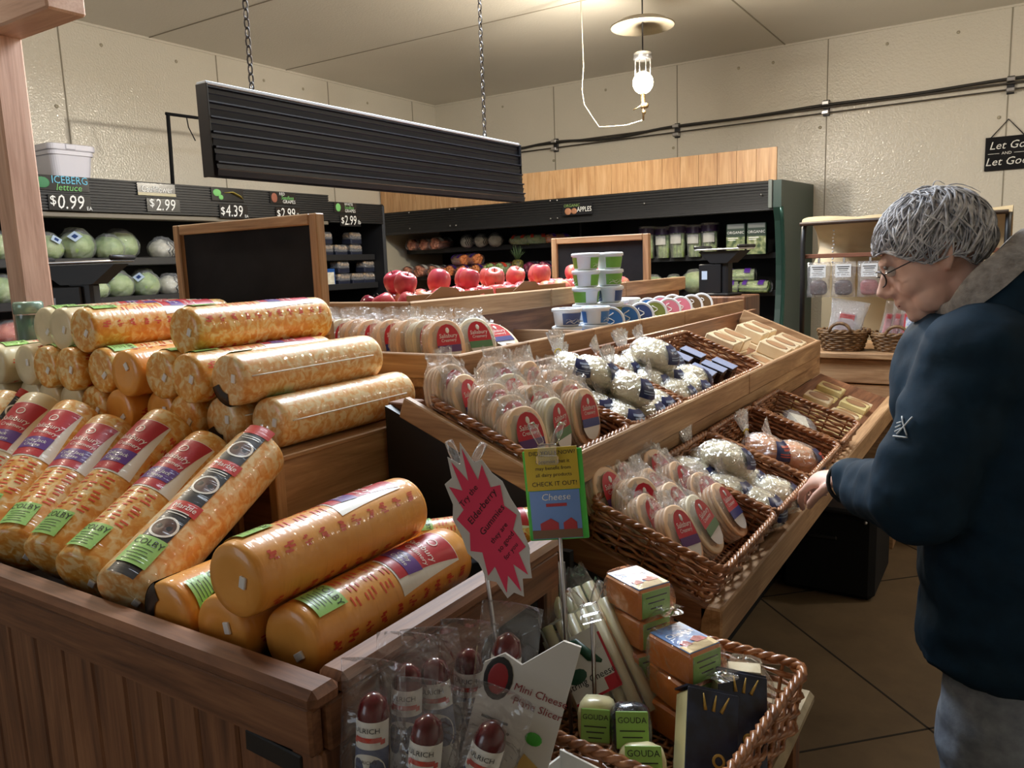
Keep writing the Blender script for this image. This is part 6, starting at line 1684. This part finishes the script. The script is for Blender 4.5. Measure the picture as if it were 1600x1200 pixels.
# ---------------------------------------------------------------- summer sausages in clear bags
SAUS = noisy('dark_red_sausage', [(.3, srgb(70, 16, 22)), (.7, srgb(104, 28, 34))], 30, rough=.25, coat=.6)
BLST = plain('slate_blue_print', srgb(84, 98, 134), .4); RIBR = plain('red_ribbon_print', srgb(206, 72, 58), .4); INK = plain('black_ink', srgb(30, 30, 34), .5)
t = empty('sausage_box', (-.575, .70, TT), 'dark open display box holding the sausages, mostly below the frame', 'box')
for nm, c, d in (('front_wall', (0, -.10, .05), (.15, .004, .10)), ('back_wall', (0, .10, .06), (.15, .004, .12)), ('left_wall', (-.073, 0, .05), (.004, .196, .10)), ('right_wall', (.073, 0, .05), (.004, .196, .10)), ('box_floor', (0, 0, .003), (.142, .196, .004))):
    b = MB(); b.box(c, d); b.build(nm, BLACKM, t)
def saus_meshes(seed):
    random.seed(seed); out = []; r = .0195; L = .215
    b = MB(); b.lathe([(.004, 0), (.013, .005), (r, .02), (r, L-.022), (r*.8, L-.008), (.006, L), (.0, L+.001)], 20, capt=False); out.append(('sausage', b, [SAUS]))
    b = MB()
    def lab(b, a0, a1, z0, z1, e, mi=0):
        b.grid(lambda u, w: ((r+e)*math.sin(R(a0+(a1-a0)*u)), -(r+e)*math.cos(R(a0+(a1-a0)*u)), z0+(z1-z0)*w), 12, 2, mi)
    lab(b, -88, 88, .056, .188, .0008); out.append(('label', b, [WHITEP]))
    b = MB(); lab(b, -86, 86, .106, .155, .0012); out.append(('blue_field', b, [BLST]))
    b = MB()
    def disc(u, w):
        a = 2*PI*u; X = .024*w*math.cos(a); Z = .026*w*math.sin(a)
        return ((r+.0017)*math.sin(X/r), -(r+.0017)*math.cos(X/r), .124+Z)
    b.grid(disc, 24, 1); out.append(('white_disc', b, [WHITEP]))
    b = MB(); lab(b, -44, 52, .1635, .1695, .0013); lab(b, -58, -40, .1605, .1665, .0011); lab(b, 48, 66, .1605, .1665, .0011); out.append(('red_ribbon', b, [RIBR]))
    b = MB()
    def tx(s, size, z, e=.0022): b.text(s, size, lambda x, y: ((r+e)*math.sin(x/r), -(r+e)*math.cos(x/r), z+y))
    tx("ULRICH", .0088, .178); out.append(('brand_lettering', b, [INK])); b = MB(); tx("ULRICH'S", .0058, .140); tx('SUMMER SAUSAGE', .0045, .131); tx('WITH CHEDDAR', .0045, .1235); lab(b, -78, -60, .179, .1802, .0016); lab(b, -78, -60, .174, .1752, .0016)
    out.append(('label_lettering', b, [INK]))
    b = MB(); rings = []
    for q in range(12):
        f = q/11; z = -.006+.262*f; w_ = .041; d_ = (r+.003)*(1 if f < .7 else max(.10, 1-(f-.7)/.12))
        rings.append([(w_*math.copysign(abs(math.cos(a))**.9, math.cos(a))*(1 if abs(math.sin(a)) < .3 else .8+.2*abs(math.cos(a)))*(1+rnd(-.02, .02)), d_*math.sin(a)*(1+rnd(-.05, .05))+(.004*math.sin(a*2+q) if f > .75 else 0), z) for a in [2*PI*w/28 for w in range(28)]])
    b.loft(rings, capa=True, capb=True); out.append(('clear_bag', b, [FILM_V]))
    return [(n, mb.mesh(n, ms)) for n, mb, ms in out]
SV = [saus_meshes(81), saus_meshes(82)]
for i, (x, y, z, rx, ry, rz, lab) in enumerate(((-.630, .622, TT+0.050, -6, 2, 20, 'summer sausage in clear bag at the front left, label fully readable'), (-.640, .695, TT+0.050, -6, 3, 26, 'summer sausage in clear bag behind the front left one'), (-.572, .632, TT+0.032, -8, 5, 18, 'summer sausage in clear bag in the middle of the front row'),
                                               (-.553, .668, TT+0.026, -8, 17, 14, 'summer sausage in clear bag tilted to the right of the front row'), (-.562, .782, TT+0.075, -6, 8, 24, 'summer sausage in clear bag standing highest beside the slicer card'), (-.600, .745, TT+0.044, -6, -6, 20, 'summer sausage in clear bag in the rear row, left'), (-.618, .80, TT+0.032, -4, 3, 24, 'summer sausage in clear bag furthest back against the bin'))):
    place('summer_sausage', SV[i % 2], Matrix.Translation((x, y, z)) @ Matrix.Rotation(R(rz), 4, 'Z') @ Matrix.Rotation(R(ry), 4, 'Y') @ Matrix.Rotation(R(rx), 4, 'X'), lab, 'sausage', 'bagged summer sausages in the foreground')

# ---------------------------------------------------------------- sign holders
def holder(name, base, top, label, tube_m):
    t = empty(name, base, label, 'sign')
    d = Vector(top)-Vector(base)
    return t, d
PINK = plain('hot_pink_paper', srgb(236, 66, 104), .7); PAPER = plain('white_paper', srgb(214, 212, 210), .6)
t, d = holder('starburst_sign', (-.628, .935, TT), (-.672, .925, 1.150), 'hot pink starburst card in a clear clip on a thin metal rod', METAL)
b = MB(); b.tube([(0, 0, 0), d*.97], .0035, 8); b.build('rod', METAL, t)
b = MB(); b.tube([d*.0, d*.62], .0052, 8, caps=False); b.build('clear_sleeve', CLEAR, t) if False else None
b = MB(); b.lathe([(.03, 0), (.03, .006), (.006, .01)], 20); b.build('foot', METAL, t)
def frame_at(o, right, upv):
    x = Vector(right).normalized(); z = Vector(upv); z = (z-x*z.dot(x)).normalized(); y = z.cross(x)
    return Matrix.Translation(o) @ Matrix((x, y, z)).transposed().to_4x4()
def clip(t, M):
    b = MB(); b.box((0, -.004, .0), (.030, .012, .020), .003, M=M); b.box((0, -.004, -.016), (.036, .009, .016), .003, M=M)
    c_ = b.build('clear_clip', CLEAR, t)
    for s_ in (-1, 1):
        b = MB(); b.tube([(s_*.010, 0, .010), (s_*.019, -.004, .030), (s_*.026, -.006, .044)] if True else [], [.006, .0075, .0065], 8, M=M); b.build('clip_wing', CLEAR, c_)
def burst(n, rx, rz, seed, inner=.76):
    random.seed(seed); p = []
    for i in range(n*2):
        a = 2*PI*i/(n*2); k_ = 1.0+rnd(-.06, .08) if i % 2 == 0 else inner+rnd(-.05, .05)
        p.append((rx*k_*math.cos(a), rz*k_*math.sin(a)))
    return p
M = frame_at(d+Vector((.034, -.010, -.078)), (.84, .52, .36), (-.2, -.1, 1.0))
XZ = Matrix(((1, 0, 0, 0), (0, 0, 1, 0), (0, 1, 0, 0), (0, 0, 0, 1)))
b = MB(); b.prism(burst(13, .050, .122, 8, .86), -.0010, -.0002, M=M @ XZ); p_ = b.build('white_backing', PAPER, t)
b = MB(); b.prism(burst(13, .044, .113, 8, .68), -.0018, -.0011, M=M @ XZ); c_ = b.build('pink_starburst', PINK, t)
b = MB()
def tl(s, size, dx, dz, rot=.55):
    ca, sa = math.cos(rot), math.sin(rot)
    b.text(s, size, lambda x, y: M @ Vector((dx+x*ca-y*sa, -.0024, dz+x*sa+y*ca)), shear=.2)
tl('Try the', .0125, -.012, .052); tl('Elderberry', .0145, .0, .030); tl('Gummies', .0140, .006, .006); tl('they are', .011, .008, -.016); tl('so good', .011, .012, -.032); tl('for you', .010, .014, -.048)
b.build('handwriting', INK, c_)
clip(t, frame_at(d+Vector((-.004, -.014, .0)), (.86, .5, -.10), (-.12, 0, 1)))
# green framed notice
t, d = holder('framed_notice', (-.582, 1.045, TT), (-.630, 1.10, 1.135), 'green-framed yellow notice in a clear clip before the middle shelf corner', CLEAR)
b = MB(); b.tube([(0, 0, 0), d*.95], .0035, 8); b.build('rod', METAL, t)
b = MB(); b.tube([d*.30, d*.62], .0058, 10); b.build('clear_sleeve', CLEAR, t)
M = frame_at(d+Vector((.006, -.012, -.062)), (.90, .42, .07), (-.14, .02, 1))
LIME = plain('lime_frame', srgb(76, 196, 70), .35); YELL = plain('yellow_paper', srgb(206, 178, 50), .6)
b = MB(); b.box((0, 0, 0), (.098, .004, .150), .002, M=M); b.build('lime_backing', LIME, t)
b = MB(); b.box((-.002, -.003, .044), (.086, .002, .070), M=M); y_ = b.build('yellow_note', YELL, t)
b = MB()
for s, z, sz in (('DID YOU KNOW?', .070, .0095), ('I promise that it', .056, .0085), ('may benefit from', .045, .0085), ('all dairy products', .034, .0085), ('CHECK IT OUT!', .019, .0105)):
    b.text(s, sz, lambda x, y: M @ Vector((x, -.0046, y+z)))
b.build('note_lettering', INK, y_)
b = MB(); b.box((-.002, -.003, -.032), (.082, .002, .080), M=M); q_ = b.build('picture_card', SKY, t)
b = MB(); b.box((-.002, -.0045, -.064), (.082, .001, .014), M=M); b.build('ground_strip', plain('brown_ground_print', srgb(120, 92, 66), .5), q_)
b = MB()
for s_, w_ in ((-.014, .030), (.02, .022)): b.prism([(s_-w_/2, -.057), (s_+w_/2, -.057), (s_+w_/2, -.046), (s_+w_*.1, -.038), (s_-w_/2, -.046)], -.0052, -.0045, M=M @ XZ)
b.box((0, -.0045, -.016), (.034, .001, .005), M=M); b.build('barn_print', BARN, q_)
b = MB(); b.text('Cheese', .016, lambda x, y: M @ Vector((x, -.0050, y-.003)), shear=.15); b.build('picture_lettering', WHITEP, q_)
clip(t, frame_at(d+Vector((-.004, -.018, .014)), (.90, .42, 0), (-.12, .02, 1)))
# empty clip on a short stem
t = empty('spare_sign_clip', (-.545, 1.06, TT), 'empty clear sign clip on a short stem beside the string cheese', 'clip')
b = MB(); b.tube([(0, 0, 0), (-.008, .01, .20)], .0035, 8); b.build('rod', METAL, t)
clip(t, frame_at(Vector((-.008, .0, .222)), (.8, .6, .2), (.25, 0, 1)))
# ================================================================ person
def remeshed(mb, voxel, smooth, name, mats, iters=None):
    me = mb.mesh('tmp', mats)
    o = bpy.data.objects.new('tmp', me); COL.objects.link(o)
    m = o.modifiers.new('r', 'REMESH'); m.mode = 'VOXEL'; m.voxel_size = voxel; m.use_smooth_shade = True
    if smooth:
        s = o.modifiers.new('s', 'SMOOTH'); s.factor = .5; s.iterations = smooth
    dg = bpy.context.evaluated_depsgraph_get(); dg.update()
    out = bpy.data.meshes.new_from_object(o.evaluated_get(dg))
    out.name = name
    bpy.data.objects.remove(o); bpy.data.meshes.remove(me)
    out.materials.clear()
    for k in (mats if isinstance(mats, (list, tuple)) else [mats]): out.materials.append(k)
    for p in out.polygons: p.use_smooth = True; p.material_index = 0
    return out
SKIN = noisy('fair_skin', [(.3, srgb(232, 184, 166)), (.7, srgb(242, 204, 188))], 14, rough=.5)
PX, PY = .02, 1.86
person = empty('person', (PX, PY, 0), 'grey-haired person in dark teal hooded jacket and jeans leaning over the shelf', 'person')
HC = Vector((-.155, 1.85, 1.432))          # head centre
HM = Matrix.Translation(HC) @ Matrix.Rotation(R(8), 4, 'Z') @ Matrix.Rotation(R(-26), 4, 'Y')   # local -x = face forward, z up
def hp(x, y, z): return HM @ Vector((x, y, z))
b = MB()
def hb(c, r, n=16): b.ball((0, 0, 0), r, n, 12, M=HM @ Matrix.Translation(c))
hb((.012, 0, .022), (.097, .074, .092)); hb((-.022, 0, -.022), (.070, .062, .090)); hb((.0, 0, .0), (.085, .070, .09))
hb((-.050, 0, -.092), (.034, .034, .026)); hb((-.076, 0, -.094), (.016, .020, .016))           # jaw, chin
hb((-.050, .034, -.034), (.034, .026, .030)); hb((-.050, -.034, -.034), (.034, .026, .030))       # cheeks
hb((-.030, .045, -.072), (.040, .018, .03)); hb((-.030, -.045, -.072), (.040, .018, .03))
hb((-.080, 0, .030), (.016, .046, .014))                                                          # brow
b.tube([hp(-.086, 0, .016), hp(-.100, 0, -.006), hp(-.113, 0, -.026), hp(-.104, 0, -.036)], [.008, .011, .0145, .010], 10)
hb((-.098, .012, -.034), (.011, .009, .009)); hb((-.098, -.012, -.034), (.011, .009, .009))       # nostrils
hb((-.088, 0, -.057), (.015, .024, .008)); hb((-.086, 0, -.068), (.014, .021, .008)); hb((-.078, 0, -.047), (.019, .024, .014)); hb((-.056, 0, -.072), (.034, .036, .028))              # lips
for s_ in (-1, 1):                                                                                # ears
    b.tube([hp(.010, s_*.070, .022), hp(.024, s_*.080, .026), hp(.032, s_*.082, .006), hp(.022, s_*.078, -.018), hp(.010, s_*.072, -.034)], [.006, .008, .009, .008, .007], 8)
    hb((.016, s_*.073, -.004), (.014, .006, .022))
# neck, trunk, limbs : one surface
NB = Vector((-.055, 1.855, 1.31))
b.tube([hp(.022, 0, -.045), (HC+NB)/2+Vector((.02, 0, -.02)), NB+Vector((.02, 0, -.03))], [.056, .056, .066], 14)
SHL, SHR = Vector((-.070, 1.690, 1.245)), Vector((-.075, 2.025, 1.245))
ELL, WRL = Vector((-.150, 1.645, .985)), Vector((-.330, 1.925, .925))
ELR, WRR = Vector((-.03, 2.12, 1.0)), Vector((-.19, 2.06, .93))
b.tube([SHL, NB+Vector((.02, 0, -.05)), SHR], [.048, .07, .048], 12)
b.tube([NB+Vector((.02, 0, -.06)), (-.03, 1.86, 1.12), (.01, 1.86, .95), (.035, 1.86, .84)], [.10, .13, .135, .145], 18)
for S, E_, W in ((SHL, ELL, WRL), (SHR, ELR, WRR)): b.tube([S, (S+E_)/2, E_, (E_+W)/2, W], [.048, .045, .040, .036, .027], 12)
for s_ in (-1, 1):
    b.tube([(.035, 1.86+s_*.085, .85), (.02, 1.86+s_*.09, .62), (-.01, 1.86+s_*.09, .46), (.02, 1.86+s_*.09, .25), (.03, 1.86+s_*.09, .08)], [.095, .078, .058, .05, .036], 12)
    b.tube([(.05, 1.86+s_*.09, .05), (-.04, 1.86+s_*.095, .045), (-.13, 1.86+s_*.10, .035)], [.04, .042, .03], 10)
# left hand: palm and five fingers reaching into the basket
def hand(W, fwd, side, palm_n):
    f = Vector(fwd).normalized(); n = Vector(palm_n); n = (n-f*n.dot(f)).normalized(); s_ = f.cross(n)*side
    P0 = W
    def q(a, c, d): return P0+f*a*1.1+s_*c*1.15+n*d*1.1
    b.tube([q(-.01, 0, 0), q(.02, 0, .0), q(.05, .0, .004), q(.078, 0, .006)], [.026, .030, .036, .034], 12, flat=.5, up=n)
    for c, L, d in ((-.030, .066, 0), (-.010, .076, .003), (.011, .071, .002), (.030, .056, -.002)):
        b.tube([q(.072, c*.9, .004), q(.072+L*.42, c*1.05, -.006+d), q(.072+L*.70, c*1.08, -.026+d), q(.072+L*.80, c*1.05, -.048+d)], [.0105, .0096, .0088, .0072], 8)
    b.tube([q(.016, -.028, -.002), q(.040, -.047, -.012), q(.066, -.050, -.026), q(.086, -.044, -.038)], [.013, .0115, .0105, .008], 8)
hand(WRL, (-.075, .055, -.035), 1, (-.10, -.35, 1))
hand(WRR, (-.10, .03, -.03), -1, (-.10, 0, 1))
bm_ = remeshed(b, .0052, 3, 'body', SKIN)
body = mkobj('body', bm_, person, (-PX, -PY, 0))
def part(name, mb, mat, par=None):
    o = mb.build(name, mat, person if par is None else par); 
    if par is None: o.location = (-PX, -PY, 0)
    return o
# eyes
b = MB()
for s_ in (-1, 1): b.ball((0, 0, 0), .0115, 12, 8, M=HM @ Matrix.Translation((-.079, s_*.030, .010)))
part('eyes', b, plain('eye_white', srgb(220, 210, 204), .2))
b = MB()
for s_ in (-1, 1): b.tube([hp(-.086, s_*(.018+.006*q), .019+.004*math.sin(q*.7)) for q in range(5)], .0035, 5)
part('eyebrows', b, plain('grey_brow', srgb(150, 146, 144), .8))
b = MB(); b.tube([hp(-.0955, -.018+.009*q, -.0635) for q in range(5)], .0022, 5); part('mouth_line', b, plain('lip', srgb(160, 92, 88), .5))
# glasses
b = MB()
for s_ in (-1, 1):
    b.tube([hp(-.106+.012*abs(math.cos(a)), s_*(.031+.021*math.cos(a)), .004+.017*math.sin(a)) for a in [2*PI*q/20 for q in range(20)]], .0015, 5, closed=True)
    b.tube([hp(-.094, s_*.053, .010), hp(-.06, s_*.071, .012), hp(.0, s_*.080, .014), hp(.024, s_*.082, .006)], .0014, 5)
b.tube([hp(-.104, -.010, .008), hp(-.108, 0, .011), hp(-.104, .010, .008)], .0015, 5)
gl_ = part('glasses', b, plain('dark_wire_frame', (.05, .04, .04, 1), .3, .8))
# hair: cap plus many locks
HAIR = noisy('grey_hair', [(.25, srgb(104, 104, 108)), (.5, srgb(156, 156, 160)), (.8, srgb(212, 210, 210))], 6, (1, 1, 1), rough=.45, bump=.2)
def hair_mat():
    m, nt, p, o = newmat('silver_hair')
    v = coords(nt, (1, 1, 1), False)
    n = nd(nt, 'ShaderNodeTexNoise', i_Scale=60.0, i_Detail=4.0); lk(nt, v, n.inputs['Vector'])
    r = ramp(nt, [(.3, srgb(140, 140, 146)), (.5, srgb(196, 196, 202)), (.7, srgb(238, 238, 240))]); lk(nt, n.outputs[0], r.inputs[0]); lk(nt, r.outputs[0], p.inputs['Base Color'])
    p.inputs['Roughness'].default_value = .75
    p.inputs['Specular IOR Level'].default_value = .25
    return m
HAIR = hair_mat()
random.seed(99)
b = MB()
def scalp(th, ph, k=1.0):
    """th: from crown (deg), ph: azimuth, 0 = face"""
    a, c = R(th), R(ph)
    return Vector((.016-.104*k*math.sin(a)*math.cos(c), .083*k*math.sin(a)*math.sin(c), .030+.098*k*math.cos(a)))
b2 = MB()
def hairline(ph):
    p_ = abs(((ph+180) % 360)-180)
    return 62 if p_ < 40 else (62+(p_-40)*.95 if p_ < 75 else (95 if p_ < 100 else min(118, 95+(p_-100)*1.2)))
def capf(u, w):
    ph = 360*u; th = 2+(hairline(ph)-2)*w
    k = 1.03+.03*mnoise.noise(Vector((math.cos(R(ph))*w*3, math.sin(R(ph))*w*3, w*2)))
    return HM @ scalp(th, ph, k)
b.grid(capf, 48, 16)
for i in range(900):
    ph = rnd(0, 360); th0 = rnd(0, 1)**.8*hairline(ph)
    # locks sweep from a crown whorl at the back towards face and sides
    L = rnd(.05, .10); n_ = 6; P = []
    th, p_ = th0, ph
    lift = rnd(1.03, 1.10)
    curl = rnd(-1, 1)
    front = abs(((ph+180) % 360)-180) < 80
    for q in range(n_):
        f = q/(n_-1)
        v = scalp(min(th, hairline(p_)+16), p_, lift+.035*math.sin(PI*f)-.02*f)
        P.append(HM @ v)
        th += L/(n_-1)/.095*57*(.8); p_ += (curl*9+(-5 if ph < 180 else 5))*(1)
    b.tube(P, [.0012, .0028, .0032, .0030, .0022, .0005], 4, flat=.6)
for i in range(26):
    ph = rnd(0, 360); v0 = scalp(rnd(0, 55), ph, 1.06); d_ = Vector((rnd(-1, 1), rnd(-1, 1), rnd(.1, .6))).normalized()
    b.tube([HM @ (v0+d_*(.012*q)+Vector((0, 0, -.0022*q*q))) for q in range(6)], [.0012, .0011, .001, .0009, .0007, .0004], 4)
part('hair', b, HAIR)
# jacket
JK = noisy('dark_teal_softshell', [(.3, srgb(13, 37, 54)), (.7, srgb(18, 46, 66))], 30, rough=.8, bump=.10, spec=.25)
b = MB()
def ell(cx, cy, z, rx, ry, n=30, ph=0):
    return [(cx+rx*math.copysign(abs(math.cos(2*PI*k/n))**.85, math.cos(2*PI*k/n))*(1+.018*math.sin(5*2*PI*k/n+z*24+ph)), cy+ry*math.copysign(abs(math.sin(2*PI*k/n))**.85, math.sin(2*PI*k/n))*(1+.014*math.sin(7*2*PI*k/n-z*19+ph)), z) for k in range(n)]
b.loft([ell(.030, 1.86, .605, .178, .222), ell(.030, 1.86, .64, .182, .226), ell(.032, 1.86, .74, .182, .224), ell(.030, 1.86, .85, .190, .222), ell(.010, 1.86, .95, .192, .216), ell(-.018, 1.858, 1.06, .192, .212), ell(-.042, 1.857, 1.15, .184, .208), ell(-.056, 1.857, 1.22, .168, .196), ell(-.058, 1.857, 1.28, .140, .155), ell(-.055, 1.857, 1.325, .11, .105)])
def folds(S, E_, r0, r1, n, amp, seed):
    P = []; rr = []
    for q in range(n):
        f = q/(n-1); p_ = S.lerp(E_, f); P.append(p_+Vector((.003*math.sin(q*1.7+seed), .003*math.cos(q*2.1+seed), 0))); rr.append(r0+(r1-r0)*f+amp*math.sin(q*2.2+seed))
    return P, rr
P1, R1 = folds(SHL+Vector((.01, .015, -.01)), ELL+Vector((.0, -.005, -.005)), .098, .088, 9, .003, 1)
P2, R2 = folds(ELL+Vector((-.0, .0, -.012)), WRL+Vector((.022, -.024, .0)), .086, .050, 10, .004, 2)
b.tube([SHL+Vector((.01, .01, .0)), NB+Vector((.03, 0, -.06)), SHR+Vector((.01, -.01, 0))], [.10, .115, .10], 18); b.ball(tuple(SHL+Vector((.012, .012, .0))), .103, 18, 12); b.tube(P1, R1, 20); b.tube(P2, R2, 18); b.ball(tuple(ELL+Vector((.004, 0, -.012))), .088, 18, 12)
P1, R1 = folds(SHR+Vector((.01, -.01, 0)), ELR, .095, .078, 8, .003, 3); P2, R2 = folds(ELR, WRR+Vector((.03, 0, 0)), .074, .048, 8, .003, 4)
b.tube(P1, R1, 16); b.tube(P2, R2, 16); b.ball(tuple(ELR), .077, 14, 10)
jm = remeshed(b, .010, 4, 'jacket', JK)
for v in jm.vertices:                     # cloth creases
    c = v.co
    k = mnoise.noise(Vector((c.x*9, c.y*9, c.z*16)))*.009+mnoise.noise(Vector((c.x*22+3, c.y*22, c.z*30)))*.0028
    d_ = Vector((c.x-.02, c.y-1.86, 0)); d_ = d_.normalized() if d_.length > 1e-6 else d_
    v.co = c+v.normal*k*1.2
jk = mkobj('jacket', jm, person, (-PX, -PY, 0))
# hood lying on the shoulders, lined in grey fleece
GFL = noisy('grey_fleece', [(.3, srgb(128, 124, 122)), (.7, srgb(164, 160, 158))], 60, rough=.95, bump=.4)
HCEN = Vector((-.082, 1.856, 1.392)); HPV = Vector((.65, 0, .76)).normalized(); HAX = Vector((.76, 0, -.65)).normalized()
def hood(off):
    """collar sheet: starts as a tilted ring round the neck, folds back and down over the shoulders"""
    def fn(u, w):
        a = R(-172+344*u); back = (1+math.cos(a))/2
        r = .086+.100*w-.02*w*w+off
        d = -.012*math.sin(PI*min(1, w*2))+.16*w**1.25
        p = HCEN+HPV*(r*math.cos(a)*(1.12 if math.cos(a) > 0 else 1.0))+Vector((0, 1, 0))*(r*1.06*math.sin(a))+HAX*d
        p.z -= .085*w*w*(.4+back); p.z += .020*math.sin(PI*w)*(1-.5*back)
        return (p.x+.004*math.sin(a*5+w*7), p.y, p.z+.005*math.sin(a*4+w*5))
    return fn
b = MB(); b.grid(lambda u, w: hood(.0)(u, .36+.84*w), 44, 12); part('hood', b, JK)
b = MB(); b.grid(lambda u, w: hood(.004)(u, .44*w), 44, 8); part('hood_lining', b, GFL)
# sleeve emblem, cuff, hem piping
LG = plain('pale_emblem', srgb(190, 196, 200), .5)
b = MB()
eo = Vector((-.170, 1.592, 1.125))
ex, ez = Vector((.80, -.55, .1)).normalized(), Vector((.12, .10, 1)).normalized()
en = ex.cross(ez)
def em(u, v): return eo+ex*u+ez*v
# placed on the sleeve surface below (raycast)
def on_jacket(p, d):
    from mathutils.bvhtree import BVHTree
    global _bvh
    if '_bvh' not in globals(): _bvh = BVHTree.FromPolygons([v.co for v in jm.vertices], [tuple(f.vertices) for f in jm.polygons])
    h = _bvh.ray_cast(Vector(p), Vector(d))
    return h
camP = Vector((0, 0, H))
def sleeve_pt(u, v, e=.0035):
    p = em(u, v); n = Vector((-.35, -1, .1)).normalized()
    h = on_jacket(p+n*.3, -n)
    return (h[0]+h[1]*e) if h[0] is not None else p
for (a_, c_) in (((-.010, -.016), (.014, .018)), ((.012, -.016), (-.010, .018)), ((-.016, -.012), (-.004, -.004)), ((-.018, -.004), (-.006, .002)), ((-.018, .004), (-.007, .008)), ((-.016, -.020), (.014, -.020))):
    b.tube([sleeve_pt(a_[0]+(c_[0]-a_[0])*q/6, a_[1]+(c_[1]-a_[1])*q/6) for q in range(7)], .0016, 5)
part('sleeve_emblem', b, LG, None)
b = MB(); wv = (WRL-ELL).normalized(); wu = wv.orthogonal().normalized(); ww = wv.cross(wu); wc = WRL+Vector((.022, -.024, 0))
b.tube([wc+wu*.050*math.cos(2*PI*q/20)+ww*.050*math.sin(2*PI*q/20) for q in range(20)], .005, 6, closed=True); part('sleeve_cuff', b, plain('black_cuff', (.015, .02, .025, 1), .6))
# jeans
JN = noisy('grey_blue_denim', [(.3, srgb(128, 138, 154)), (.7, srgb(158, 168, 184))], 40, rough=.85, bump=.15)
b = MB()
for s_ in (-1, 1):
    b.tube([(.035, 1.86+s_*.088, .80), (.028, 1.86+s_*.094, .66), (.010, 1.86+s_*.096, .52), (-.002, 1.86+s_*.095, .44), (.014, 1.86+s_*.094, .30), (.03, 1.86+s_*.09, .10), (.03, 1.86+s_*.09, .055)], [.124, .118, .108, .102, .095, .088, .086], 20)
b.tube([(.035, 1.80, .80), (.035, 1.92, .80)], .14, 18)
jn = remeshed(b, .010, 3, 'jeans', JN)
for v in jn.vertices: v.co = v.co+v.normal*(mnoise.noise(Vector((v.co.x*14, v.co.y*14, v.co.z*20)))*.007)
mkobj('jeans', jn, person, (-PX, -PY, 0))
b = MB()
for s_ in (-1, 1):
    b.loft([[(.0+(-.05)+.125*math.copysign(abs(math.cos(a))**.8, math.cos(a))*k, 1.86+s_*.095+.05*math.sin(a)*k, z) for a in [2*PI*q/22 for q in range(22)]] for z, k in ((.001, .98), (.03, 1.03), (.06, .92), (.09, .6))])
part('shoes', b, plain('dark_shoe', (.02, .02, .022, 1), .5))
